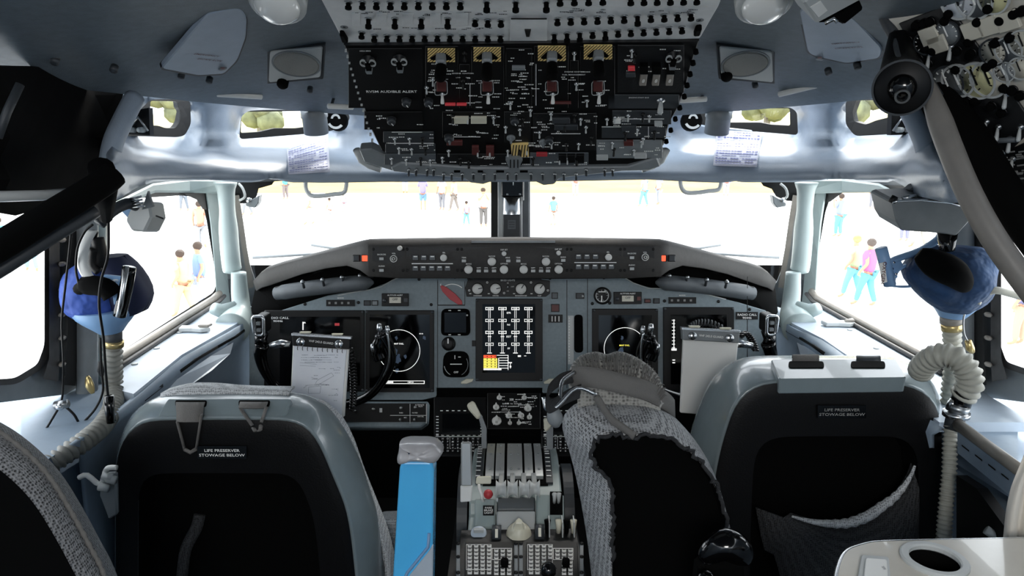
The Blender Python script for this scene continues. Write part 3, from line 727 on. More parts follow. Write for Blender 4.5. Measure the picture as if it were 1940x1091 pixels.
for j in range(6): mb.bx(f5, 941 if j == 0 else 946, 672.5+j*4.85, 963, 673.6+j*4.85, 0, .0004, 'scrwhite')
mb.bx(f5, 962, 672.5, 963.2, 701, 0, .0004, 'scrwhite'); mb.bx(f5, 944, 678, 945.4, 701, 0, .0004, 'scrwhite'); mb.bx(f5, 962, 686, 970, 688, 0, .0004, 'scrwhite'); mb.bx(f5, 966.5, 688, 967.5, 698, 0, .0004, 'scrwhite'); mb.bx(f5, 965.6, 693, 968.6, 696, 0, .0004, 'scrwhite')
fz = Fr(f5.w(0, 0, .0005), f5.U, f5.V)
for j in range(5):
    for x in (923, 931, 938): mb.bx(fz, x-.8, 674+j*4.8, x+.8, 676.4+j*4.8, 0, .0003, 'screen')
mb.build('status_table', d5)
# background-lights knob panel
mb = MB(); mb.pp(I, [(887, 528), (898, 528), (900, 524), (1022, 524), (1026, 530), (1042, 532), (1042, 556), (1034, 562), (884, 562), (881, 545)], 0, .012, 'black'); bk = mb.build('light_control_panel', ip, bevel=.001)
fb = Fr(I.w(0, 0, .0122), I.U, I.V); mi_ = I.px(960, 547)
for i, (x, a) in enumerate(((905, .2), (939, .25), (987, 1.0), (1022, .9))):
    put('knob', proto(I, knob_fn(10*mi_, .014, 'knob', 'dkgrey', ang=a)), fb, x, 547, bk)
put('toggle_switch', proto(I, toggle_fn('steel', 'ltgrey', .01, 0)), fb, 962, 543, bk)
mb = MB(); mb.text('BKGD LIGHTS', fb, 962, 531, 3, 'mark'); mb.text('OVERHEAD', fb, 905, 560, 2.2, 'mark'); mb.text('CENTER', fb, 939, 560, 2.2, 'mark'); mb.text('BACKGROUND', fb, 987, 560, 2.2, 'mark'); mb.text('FLAP', fb, 1022, 560, 2.2, 'mark')
for x, y in ((923, 535), (1006, 535), (889, 550), (955, 555), (1038, 550)): mb.ring(fb, fb.uv(x, y), 1.2*mi_, 2*mi_, 0, .001, 'mark', 10)
for x in (891, 926, 974, 1007): mb.bx(fb, x-2, 555.5, x+2, 557, 0, .0005, 'mark')
mb.text('HI', fb, 962, 536, 2.2, 'mark'); mb.text('OFF', fb, 971, 543, 2.2, 'mark'); mb.text('LO', fb, 962, 551, 2.2, 'mark'); mb.build('engraved_markings', bk)
# red paddle indicator plate
mb = MB(); mb.bx(I, 829, 533, 881, 579, 0, .003, 'black'); mb.bx(I, 830, 529, 880, 577, 0, .004, 'mip'); pl = mb.build('indicator_plate', ip, label='square grey plate with a red paddle and white arc')
f6 = Fr(I.w(0, 0, .005), I.U, I.V); mb = MB(); poly = [(834, 543), (837, 540), (846, 544), (862, 556), (875, 570), (876, 577), (868, 577), (852, 567), (838, 552)]
mb.pp(f6, poly, 0, .006, 'red'); mb.build('paddle', pl, bevel=.001, label='red paddle')
mb = MB(); c6 = f6.uv(857, 566); mb.ring(f6, c6, 27*mi_, 28.5*mi_, 0, .0006, 'mark', 14, .85, 2.15); mb.text('6', f6, 835, 539, 4, 'mark'); mb.build('white_arc', pl)
# standby gauges
mb = MB(); po = rounded([(836, 585), (890, 585), (891, 636), (835, 636)], 10); mb.pp(I, po, 0, .012, 'blackmatte'); gz = mb.build('square_gauge', ip, bevel=.002)
f7 = Fr(I.w(0, 0, .0122), I.U, I.V); mb = MB(); mb.bx(f7, 842, 592, 883, 630, 0, .0006, 'screen'); mb.build('screen', gz)
mb = MB()
for x, y in ((852, 588), (870, 588), (852, 634), (870, 634)): mb.bx(f7, x-2.5, y-.8, x+2.5, y+.8, 0, .0005, 'mark')
mb.lathe(f7, f7.uv(885, 597), [(.003, 0), (.003, .002)], 'ltgrey', 10); mb.build('gauge_markings', gz)
put('selector_knob', proto(I, knob_fn(12*mi_, .02, 'black', 'mark', ang=PI/2)), I3, 850, 651, ip)
mb = MB(); mb.bx(I, 894, 645, 904, 656, 0, .006, 'black'); mb.build('push_button', ip)
mb = MB(); po = rounded([(840, 666), (888, 666), (890, 715), (838, 715)], 16); mb.pp(I, po, 0, .014, 'blackmatte'); at = mb.build('attitude_gauge', ip, bevel=.002)
mb = MB(); f8 = Fr(I.w(0, 0, .0145), I.U, I.V); mb.bx(f8, 853, 689, 875, 690.6, 0, .0006, 'mark'); mb.bx(f8, 861, 673, 862.5, 680, 0, .0006, 'mark'); mb.bx(f8, 868, 675.5, 873, 677, 0, .0006, 'mark'); mb.text('OFF', f8, 864, 705, 3.5, 'mark'); mb.ring(f8, f8.uv(864, 690), 22*mi_, 23*mi_, 0, .001, 'ltgrey', 14, 3.3, 4.2); mb.ring(f8, f8.uv(864, 690), 22*mi_, 23*mi_, 0, .001, 'grey', 14, 5.2, 6.8); mb.build('gauge_markings', at)
# right-hand narrow panel: slot, scale, small switches
mb = MB(); mb.pp(I, rounded([(1088, 596), (1104, 596), (1105, 668), (1088, 668)], 8), 0, .003, 'blackmatte'); mb.build('lever_slot', ip)
mb = MB(); mb.bx(I, 1076, 598, 1087, 690, 0, .001, 'ltgrey'); sc_ = mb.build('position_scale', ip); mb = MB()
for i in range(16): mb.bx(I3, 1077.5, 602+i*5.4, 1079.5, 603.4+i*5.4, -.002, .0, 'white')
mb.build('scale_ticks', sc_)
for q, m_ in (((1045, 554, 1057, 566), 'midgrey'), ((1044, 576, 1060, 591), 'redbrown'), ((1039, 596, 1066, 611), 'black'), ((1091, 555, 1107, 566), 'dkgrey'), ((689, 569, 702, 579), 'dkgrey'), ((704, 569, 716, 579), 'grey'), ((1221, 566, 1233, 574), 'redbrown'), ((1238, 565, 1250, 575), 'dkgrey')):
    mb = MB(); mb.bx(I, *q, 0, .006, 'black'); x0, y0, x1, y1 = q; mb.bx(I, x0+1.5, y0+1.5, x1-1.5, y1-1.5, .006, .009, m_); mb.build('push_button', ip)
mb = MB()
for x in (1046, 1052, 1059): mb.bx(f7, x-.8, 599, x+.8, 609, -.003, -.0015, 'mark')
mb.lathe(f7, f7.uv(1104, 561), [(.003, -.003), (.003, .001)], 'ltgrey', 10); mb.build('engraved_markings', ip)
mb = MB(); mb.lathe(I, I.uv(1141, 560), [(16.5*mi_, 0), (16.5*mi_, .01), (14*mi_, .012)], 'black', 28); cg = mb.build('round_gauge', ip, label='small round dial with pale markings')
mb = MB(); mb.ring(f7, f7.uv(1141, 560), 11*mi_, 12.4*mi_, 0, .0006, 'ltgrey', 30, -3.6, 1.2)
for i in range(10):
    a = i*.55; mb.ring(f7, f7.uv(1141, 560), 8*mi_, 11*mi_, 0, .0006, 'ltgrey', 2, a, a+.08)
mb.bx(f7, 1139, 560, 1141, 572, 0, .0012, 'mark'); mb.bx(f7, 1134, 552, 1148, 553.5, 0, .0012, 'mark'); mb.build('dial_markings', cg)
for x0, y0, x1, y1, t in ((723, 556, 774, 580, 'ALTITUDE ALERT'), (1163, 553, 1216, 576, 'ALTITUDE ALERT')):
    mb = MB(); mb.bx(I, x0, y0, x1, y1, 0, .010, 'black'); u_ = mb.build('alert_unit', ip, bevel=.001); fq = Fr(I.w(0, 0, .0103), I.U, I.V); cx = (x0+x1)/2
    mb = MB(); mb.text(t, fq, cx, y0+3, 2.6, 'mark'); mb.bx(fq, cx-11, y0+7, cx+11, y0+18, 0, .001, 'gaugeface'); mb.text('OFF', Fr(fq.w(0, 0, .001), I.U, I.V), cx, y0+11, 4, 'dkgrey'); mb.build('readout', u_)
    mb = MB(); mb.lathe(fq, fq.uv(x0+6, y0+13), [(.006, 0), (.006, .003)], 'dkgrey', 12); mb.bx(fq, x1-9, y0+9, x1-2, y0+16, 0, .003, 'redbrown' if x0 > 1000 else 'dkgrey'); mb.build('alert_button', u_)
for x0, y0, x1, y1 in ((618, 568, 672, 580), (1267, 563, 1319, 575)):
    mb = MB(); mb.bx(I, x0, y0, x1, y1, 0, .005, 'black'); mb.build('marker_beacon_strip', ip); mb = MB(); mb.text('MARKER', I3, (x0+x1)/2, y0-3.5, 2.2, 'mark', n=-.002)
    for k in range(4): mb.bx(I3, x0+4+k*12, y0+4, x0+8+k*12, y0+8, .002, .004, 'markdim')
    mb.build('engraved_markings', ip)
mb = MB(); mb.pp(I, [(1395, 591), (1436, 591), (1436, 605), (1395, 605)], 0, .004, 'black'); n_ = mb.build('call_sign_plate', ip); mb = MB(); mb.text('RADIO CALL', I3, 1415, 596, 4, 'mark', 1.1, n=.0015); mb.text('90446', I3, 1415, 602, 4, 'mark', 1.2, n=.0015); mb.build('lettering', n_)
for x in (885, 1042):
    mb = MB(); mb.pp(I, [(x-12, 724), (x-2, 718), (x+12, 718), (x+10, 723), (x-1, 727), (x-11, 727)], .002, .012, 'ivory'); mb.build('latch', ip, bevel=.001, label='small ivory latch')
mb = MB(); mb.tube([I.hit(x, y)+I.N*.001 for x, y in ((640, 560), (672, 553), (700, 549), (722, 543), (745, 530), (762, 523))], .0016, 'ltgrey', 6); mb.build('edge_beading', ip); mb = MB(); mb.tube([I.hit(x, y)+I.N*.001 for x, y in ((1178, 523), (1200, 536), (1228, 546), (1270, 547), (1300, 548), (1375, 567))], .0016, 'ltgrey', 6); mb.build('edge_beading', ip)
# ================================================================ OVERHEAD PANELS
OA = fr3(P(600, 80, 1.50), P(1370, 76, 1.50), P(600, 0, 1.32))
cbp = thing('circuit_breaker_panel', 'light grey overhead panel crowded with black push-pull circuit breakers', 'circuit breaker panel', P(985, 80, 1.5))
mb = MB(); mb.pp(OA, [(573, -70), (1398, -70), (1370, 0), (1327, 74), (1160, 80), (1000, 84), (652, 84), (607, 0)], -.03, 0, 'cbgrey'); mb.build('panel_face', cbp, bevel=.004)
OA1 = Fr(OA.w(0, 0, .0002), OA.U, OA.V)
CB = proto(OA, cb_fn(.012)); CBL = proto(OA, cb_fn(.018))
pos = [(660+i*26.5, 9, 0) for i in range(9)]+[(698, 40, 1), (748, 40, 1), (798, 40, 1), (848, 40, 1), (900, 42, 0), (924, 43, 0), (949, 43, 0), (922, 8, 1), (977, 8, 1), (1035, 8, 1), (1061, 2, 0), (1088, 1, 0), (1115, 1, 0), (1142, 0, 0)]
pos += [(685, 66, 0)]+[(709+i*23.9, 72, 0) for i in range(11)]
pos += [(1056+i*25.3, 40-i*.9, 1 if i == 6 else 0) for i in range(11)]+[(1050+i*24.2, 69-i*1.3, 1 if i in (0, 1, 2, 4) else 0) for i in range(11)]
pos += [(1195+i*25, 1-i*.3, 0) for i in range(6)]
pos += [(650+i*26.5, -24, 0) for i in range(20)]
for x, y, l in pos: put('circuit_breaker', CBL if l else CB, OA1, x, y-5, cbp)
mb = MB()
for x0, y0, x1, y1 in ((668, 51, 960, 51.7), (654, 19.6, 1060, 20.2), (1060, 13, 1340, 13.6)): mb.bx(OA1, x0, y0, x1, y1, 0, .0004, 'white')
for i in range(12): mb.pp(OA1, [(698+i*24, 56), (698.6+i*24, 56), (702.6+i*24, 74), (702+i*24, 74)], 0, .0004, 'white')
for i in range(10): mb.pp(OA1, [(672+i*26.5, 4), (672.6+i*26.5, 4), (676+i*26.5, 18), (675.4+i*26.5, 18)], 0, .0004, 'white')
for i in range(11): mb.bx(OA1, 1068+i*25, 22, 1068.5+i*25, 46, 0, .0004, 'white')
markbits(mb, OA1, 662, 20, 960, 30, 26, 'dkgrey', .8, 1.2); markbits(mb, OA1, 1050, 16, 1320, 24, 18, 'dkgrey', .8, 1.2); markbits(mb, OA1, 690, 52, 950, 56, 14, 'dkgrey', .8, 1.2)
mb.build('engraved_markings', cbp)
for q in ((666, 26, 683, 49), (713, 26, 733, 49), (762, 26, 783, 48), (815, 27, 835, 48), (864, 26, 887, 48)):
    mb = MB(); mb.bx(OA1, *q, 0, .0015, 'cbgrey'); mb.build('blank_plate', cbp, bevel=.0006)
mb = MB(); mb.bx(OA1, 966, 36, 1037, 78, 0, .003, 'cbgrey'); bp_ = mb.build('access_door', cbp, bevel=.0015)
f = Fr(OA1.w(0, 0, .0032), OA.U, OA.V); mb = MB(); mb.bx(f, 968, 35, 1036, 37, 0, .001, 'black'); mb.build('hinge_gap', bp_); mb = MB(); mb.pp(f, [(994, 57), (1006, 57), (1003, 70), (997, 70)], 0, .002, 'black'); mb.build('latch_slot', bp_)
for x, y in ((652, 51), (1326, 38)):
    mb = MB(); mb.ring(OA1, OA1.uv(x, y), .004, .007, 0, .0008, 'grey', 16); mb.lathe(OA1, OA1.uv(x, y), [(.003, 0), (.003, .001)], 'dkgrey', 10); mb.build('fastener', cbp)
for q in (((643, 68), (652, 69), (660, 82), (648, 82)), ((1330, 57), (1318, 59), (1314, 70), (1326, 69))):
    mb = MB(); mb.pp(OA1, q, 0, .012, 'blackmatte'); mb.build('bumper', cbp, bevel=.002)
# ---------------- black forward overhead panel
OF = fr3(P(650, 84, 1.5), P(1326, 78, 1.5), P(650, 335, 1.84))
OF = fr3(P(650, 335, 1.85), P(1326, 335, 1.85), P(650, 84, 1.50))
op = thing('overhead_console', 'black overhead switch panel with four yellow striped fire handles, toggles and knobs', 'overhead panel', P(985, 330, 1.85))
mb = MB(); outl = [(650, 84), (1326, 76), (1312, 118), (1300, 165), (1285, 205), (1268, 235), (1258, 275), (1240, 300), (1200, 318), (1060, 322), (900, 322), (760, 310), (722, 285), (700, 240), (684, 190), (668, 130)]
mb.pp(OF, outl, -.035, 0, 'black'); mb.build('panel_face', op, bevel=.003)
O1 = Fr(OF.w(0, 0, .0002), OF.U, OF.V); om = OF.px(985, 200)
def mod(x0, y0, x1, y1, m='charcoal', h=.003, name='module_plate', lab=None):
    mb = MB(); mb.bx(O1, x0, y0, x1, y1, 0, h, m); return mb.build(name, op, bevel=.0008, label=lab)
for q in ((660, 92, 800, 205), (806, 88, 868, 205), (870, 122, 890, 205), (893, 88, 955, 205), (958, 92, 1008, 205), (1012, 88, 1077, 205), (1080, 115, 1096, 205), (1099, 88, 1165, 205)): mod(*q, m='black')
mod(1170, 86, 1296, 176, 'charcoal'); mod(1152, 180, 1287, 206, 'dkgrey'); mod(1160, 210, 1272, 236, 'dkgrey'); mod(1140, 240, 1262, 262, 'dkgrey'); mod(1130, 266, 1255, 300, 'grey')
mod(690, 212, 800, 246, 'black'); mod(726, 250, 822, 270, 'dkgrey'); mod(730, 273, 825, 290, 'dkgrey'); mod(728, 292, 826, 312, 'midgrey'); mod(828, 292, 960, 318, 'charcoal'); mod(1004, 290, 1115, 318, 'midgrey'); mod(838, 212, 940, 262, 'black'); mod(955, 212, 1005, 270, 'charcoal'); mod(1010, 215, 1130, 285, 'charcoal')
# fire handles
OFh = Fr(O1.w(0, 0, .001), OF.U, OF.V)
for x0, y0, x1, y1, lx in ((810, 92, 862, 118, 'left outer'), (897, 90, 949, 117, 'left inner'), (1019, 88, 1072, 116, 'right inner'), (1106, 86, 1160, 113, 'right outer')):
    cx = (x0+x1)/2; mb = MB(); mb.bx(OFh, x0, y0, x1, y1, 0, .003, 'gold'); fp = mb.build('fire_handle_plate', op, bevel=.0005, label='yellow plate with black diagonal stripes')
    f = Fr(OFh.w(0, 0, .0032), OF.U, OF.V); mb = MB()
    k = -24
    while k < 52:
        a = [(x0+k, y1), (x0+k+1.7, y1), (x0+k+1.7+30, y0), (x0+k+30, y0)]
        cl = []
        for (ax, ay), (bx_, by) in ((a[0], a[3]), (a[1], a[2])):
            t0 = max(0, (x0-ax)/(bx_-ax)); t1 = min(1, (x1-ax)/(bx_-ax)); cl.append(((ax+(bx_-ax)*t0, ay+(by-ay)*t0), (ax+(bx_-ax)*t1, ay+(by-ay)*t1)) if t1 > t0 else None)
        if all(cl): mb.pp(f, [cl[0][0], cl[1][0], cl[1][1], cl[0][1]], 0, .0004, 'black')
        k += 6.2
    mb.pp(f, [(cx-21, y1-7), (cx-8, y0+9), (cx+8, y0+9), (cx+21, y1-7), (cx+18, y1-4), (cx-18, y1-4)], 0, .0008, 'blackmatte'); mb.build('stripes', fp)
    h = OFh.hit(cx, y0+14); mb = MB(); ff = Fr(h, OF.U, OF.V)
    mb.box(ff, (0, 0, .012), (17*om, 26*om*.8, .024), 'grey'); q = mb.build('handle_stem', op, bevel=.003)
    mb = MB(); mb.lathe(Fr(h-OF.V*.004, OF.U, OF.V), (0, 0), [(.010, .02), (.0115, .03), (.0115, .052), (.009, .056)], 'blackmatte', 16); mb.build('handle_grip', op)
    f = Fr(OFh.w(0, 0, .0), OF.U, OF.V); mb = MB(); q = rounded([(cx-12, 152), (cx+11, 150), (cx+12, 176), (cx-12, 178)], 5); k = len(q)
    mb.tube([f.hit(x, y)+OF.N*.004 for x, y in q], .0009, 'ltgrey', 6, closed=True); mb.build('guard_frame', op)
    mb = MB(); mb.bx(f, cx-9, 155, cx+9, 174, .001, .006, 'redbrown'); mb.build('indicator_lamp', op, bevel=.001)
    put('toggle_switch', proto(OF, toggle_fn('steel', 'white', .018, -.75, .0042, .006)), OFh, cx+2, 178, op, label='large white tipped toggle')
# rotary lamps
def loopknob(mb, f):
    mb.lathe(f, (0, 0), [(.013, 0), (.013, .003), (.009, .004), (.009, .012)], 'black', 16)
    for s in (-1, 1): mb.ring(f, (s*.009, .001), .005, .007, .010, .013, 'ltgrey', 14, sq=1.3)
    mb.box(f, (0, -.008, .014), (.010, .022, .008), 'blackmatte'); mb.prism(f, [(-.007, -.014), (.007, -.014), (.005, -.021), (-.005, -.021)], .010, .020, 'grey')
LK = proto(OF, loopknob)
for x, y in ((698, 112), (757, 110), (1275, 104)): put('rotary_knob', LK, O1, x, y, op, n=.002)
KN = proto(OF, knob_fn(.0095, .012, 'dkgrey', 'mark', ang=-1.2)); KW = proto(OF, grip_fn(.010, 'grey', PI/2, .014))
for x, y in ((770, 190), (742, 225), (812, 190), (850, 258), (1040, 262), (975, 225)): put('rotary_knob', KN, O1, x, y, op, n=.003)
for x, y in ((968, 260), (1029, 268), (852, 262)): put('rotary_knob', KW, O1, x, y, op, n=.003, label='pale grey grip knob')
T1 = proto(OF, toggle_fn('steel', 'ltgrey', .012, -.8)); T2 = proto(OF, toggle_fn('black', 'black', .015, -.8, .0028)); TL = proto(OF, toggle_fn('steel', 'ltgrey', .026, -.9, .0065, .009))
put('toggle_switch', TL, O1, 1252, 190, op, n=.003, label='large toggle with a rounded white tip')
rnd = random.Random(3)
tp = [(877, 152), (1092, 158), (967, 195), (880, 100), (1088, 100), (1197, 95), (1202, 103), (1112, 190), (935, 222), (858, 219), (886, 222), (1044, 215), (1088, 217), (1005, 208), (1190, 218), (1218, 216), (1230, 219), (1207, 245), (1185, 252), (1215, 268), (1160, 270), (1163, 282), (1201, 284), (1218, 262), (1240, 250), (776, 262), (748, 262), (800, 262), (756, 280), (780, 282), (806, 280), (742, 300), (770, 302), (797, 300), (815, 303), (838, 298), (888, 305), (905, 285), (928, 285), (872, 300), (850, 285), (962, 285), (985, 280), (998, 282), (1045, 270), (1073, 272), (1096, 272), (1022, 250), (1010, 300), (1060, 300), (1075, 300), (1093, 300), (820, 150), (808, 165), (1070, 235), (1110, 240), (1100, 225), (1120, 260), (985, 245), (958, 240), (990, 225), (1150, 225), (1165, 222)]
for i, (x, y) in enumerate(tp): put('toggle_switch', T1 if i % 3 else T2, O1, x, y, op, n=.003)
# guarded tan switches, lights, plates
for x in (1221, 1245, 1271):
    mb = MB(); mb.pp(O1, [(x-7, 142), (x+6, 142), (x+3, 163), (x-10, 163)], .002, .010, 'rail'); g = mb.build('switch_guard', op, bevel=.001, label='tan guarded switch cover'); f = Fr(O1.w(0, 0, .0104), OF.U, OF.V); mb = MB(); mb.text('8', f, x-2, 153, 9, 'mark', .8); mb.build('engraved_markings', g)
    mb = MB(); mb.bx(O1, x-8, 126, x+7, 141, .002, .014, 'blackmatte'); mb.build('switch_hinge', op)
for q, m_ in (((1190, 128, 1203, 135), 'redlamp'), ((1186, 139, 1204, 147), 'dkgrey'), ((970, 127, 995, 134), 'grey'), ((856, 223, 888, 235), 'ivory'), ((892, 223, 922, 235), 'ivory'), ((843, 198, 863, 201), 'redlamp'), ((865, 198, 884, 201), 'redlamp'), ((1042, 195, 1082, 198), 'redbrown'), ((1162, 227, 1176, 235), 'white'),
              ((894, 278, 907, 294), 'redbrown'), ((921, 278, 936, 296), 'redbrown'), ((846, 268, 876, 276), 'redbrown'), ((1182, 268, 1200, 277), 'redbrown'), ((1050, 238, 1095, 247), 'dkgrey'), ((1046, 225, 1080, 235), 'dkgrey'), ((1177, 240, 1206, 249), 'dkgrey'), ((1240, 232, 1255, 240), 'ltgrey'), ((1130, 296, 1152, 304), 'ltgrey'), ((1202, 292, 1225, 301), 'ltgrey'), ((1058, 294, 1073, 309), 'black'), ((1075, 294, 1090, 309), 'black'), ((1092, 294, 1107, 309), 'black'), ((1016, 291, 1037, 297), 'red')):
    mb = MB(); mb.bx(O1, *q, .003, .009, m_); mb.build('indicator_light' if 'lamp' in m_ else 'annunciator_window', op, bevel=.0008)
mb = MB(); mb.pp(O1, [(968, 275), (1001, 273), (1002, 297), (970, 299)], .002, .008, 'gold'); yp = mb.build('emergency_switch_plate', op, label='yellow plate with black diagonal stripes')
f = Fr(O1.w(0, 0, .0082), OF.U, OF.V); mb = MB()
for i in range(6): mb.pp(f, [(969+i*5.5, 298), (971+i*5.5, 298), (974+i*5.5, 275), (972+i*5.5, 275)], 0, .0004, 'black')
mb.build('stripes', yp)
# big finned wheel below, lower lip with rows of toggles
mb = MB(); mb.pp(O1, [(958, 304), (966, 300), (984, 300), (990, 304), (986, 312), (982, 322), (966, 322), (962, 312)], .004, .016, 'grey')
for x in (967, 974, 981): mb.bx(Fr(O1.w(0, 0, .016), OF.U, OF.V), x-1, 303, x+1, 318, 0, .0008, 'black')
mb.build('trim_wheel', op, label='pale finned knob at the bottom edge')
LP = fr3(P(700, 350, 1.83), P(1260, 350, 1.83), P(700, 318, 1.80))
mb = MB(); lo = [(740, 318), (760, 308), (900, 318), (1060, 318), (1190, 316), (1245, 298), (1252, 316), (1228, 324), (1180, 325), (1060, 338), (1050, 350), (1030, 352), (1008, 342), (940, 342), (915, 350), (890, 347), (880, 338), (800, 332), (745, 326)]
mb.pp(LP, lo, -.05, 0, 'grey'); mb.build('lower_lip', op, bevel=.003)
L1 = Fr(LP.w(0, 0, .0005), LP.U, LP.V); TLp = proto(LP, toggle_fn('steel', 'dkgrey', .016, -.3, .003))
for x in (775, 789, 810, 822, 841, 856, 876, 897, 917, 938, 962, 978, 1006, 1028, 1051, 1068, 1091, 1110, 1145, 1160): put('lip_toggle', TLp, L1, x, 324+(5 if 840 < x < 1095 else -3), op)
mb = MB()
for x0, x1 in ((905, 915), (940, 955), (985, 1000), (860, 872)): mb.bx(L1, x0, 323, x1, 327, 0, .001, 'blackmatte')
mb.build('lip_slots', op)
# side nose brackets
for X, nm in ((lambda x: x, 1), (lambda x: 1938-x, 2)):
    mb = MB(); mb.tube([P(X(x), y, d) for x, y, d in ((676, 284, 1.84), (684, 304, 1.86), (700, 314, 1.87), (722, 318, 1.87))], [.010, .008, .008, .012], 'ltgrey', 10); mb.build('grab_edge', op)
    mb = MB(); a = [(680, 284), (704, 282), (740, 300), (745, 325), (722, 318), (690, 308)]; mb.pp(Fr(LP.w(0, 0, -.02), LP.U, LP.V), [(X(x), y) for x, y in a], -.03, 0, 'grey'); mb.build('corner_bracket', op, bevel=.003)
# left serrated edge clips
mb = MB()
for i in range(16):
    t = i/15; mb.bx(O1, 653+t*50, 95+t*170, 657+t*50, 99+t*170, 0, .004, 'ltgrey')
mb.build('edge_clips', op)['kind'] = 'stuff'
mb = MB()
for i in range(9):
    t = i/8; x, y = lerp1(t, [(0, 1318), (.5, 1296), (1, 1262)]), 95+t*170; mb.lathe(O1, O1.uv(x, y), [(.005, 0), (.0055, .008), (.003, .010)], 'blackmatte', 9)
mb.build('edge_knobs', op)['kind'] = 'stuff'
mb = MB(); rnd = random.Random(11)
mb.text('RVSM AUDIBLE ALERT', O1, 742, 171, 6.2, 'mark', 1.1, n=.0035); mb.text('ENGINE  IGNITION', O1, 877, 136.5, 3, 'mark', 1.1, n=.0035); mb.text('ENGINE IGNITION', O1, 1089, 133.5, 3, 'mark', 1.1, n=.0035); mb.text('FUEL MANAGEMENT', O1, 1087, 139, 3, 'mark', 1.1, n=.0035)
mb.text('AREA MIKE', O1, 692, 94, 3, 'mark', n=.0035); mb.text('LOW', O1, 868, 144.5, 2.6, 'mark', n=.0035); mb.text('FIRE', O1, 886, 144.5, 2.6, 'mark', n=.0035); mb.text('ENGINE START BUS', O1, 1210, 182.5, 3, 'mark', n=.0035); mb.text('HIGH', O1, 906, 191, 3.4, 'mark', n=.0035)
Om = Fr(O1.w(0, 0, .0032), OF.U, OF.V)
for q, k in (((806, 125, 1160, 205), 70), ((955, 92, 1010, 205), 26), ((838, 205, 945, 262), 22), ((955, 210, 1130, 285), 46), ((1175, 90, 1290, 140), 12), ((1160, 208, 1270, 262), 18), ((730, 250, 825, 310), 20), ((828, 290, 1110, 318), 30), ((1130, 266, 1250, 298), 12), ((695, 205, 800, 246), 5), ((806, 120, 840, 205), 10)):
    markbits(mb, Om, *q, k, 'mark', 1, 1.7, rnd)
for q in ((1015, 122, 1016, 200), (890, 160, 891, 200), (1164, 225, 1258, 226), (855, 259, 910, 260), (1044, 253, 1100, 254), (1140, 240, 1190, 241), (1228, 240, 1229, 262), (742, 250, 800, 251), (735, 271, 822, 272)): mb.bx(Om, *q, 0, .0005, 'mark')
mb.build('engraved_markings', op)
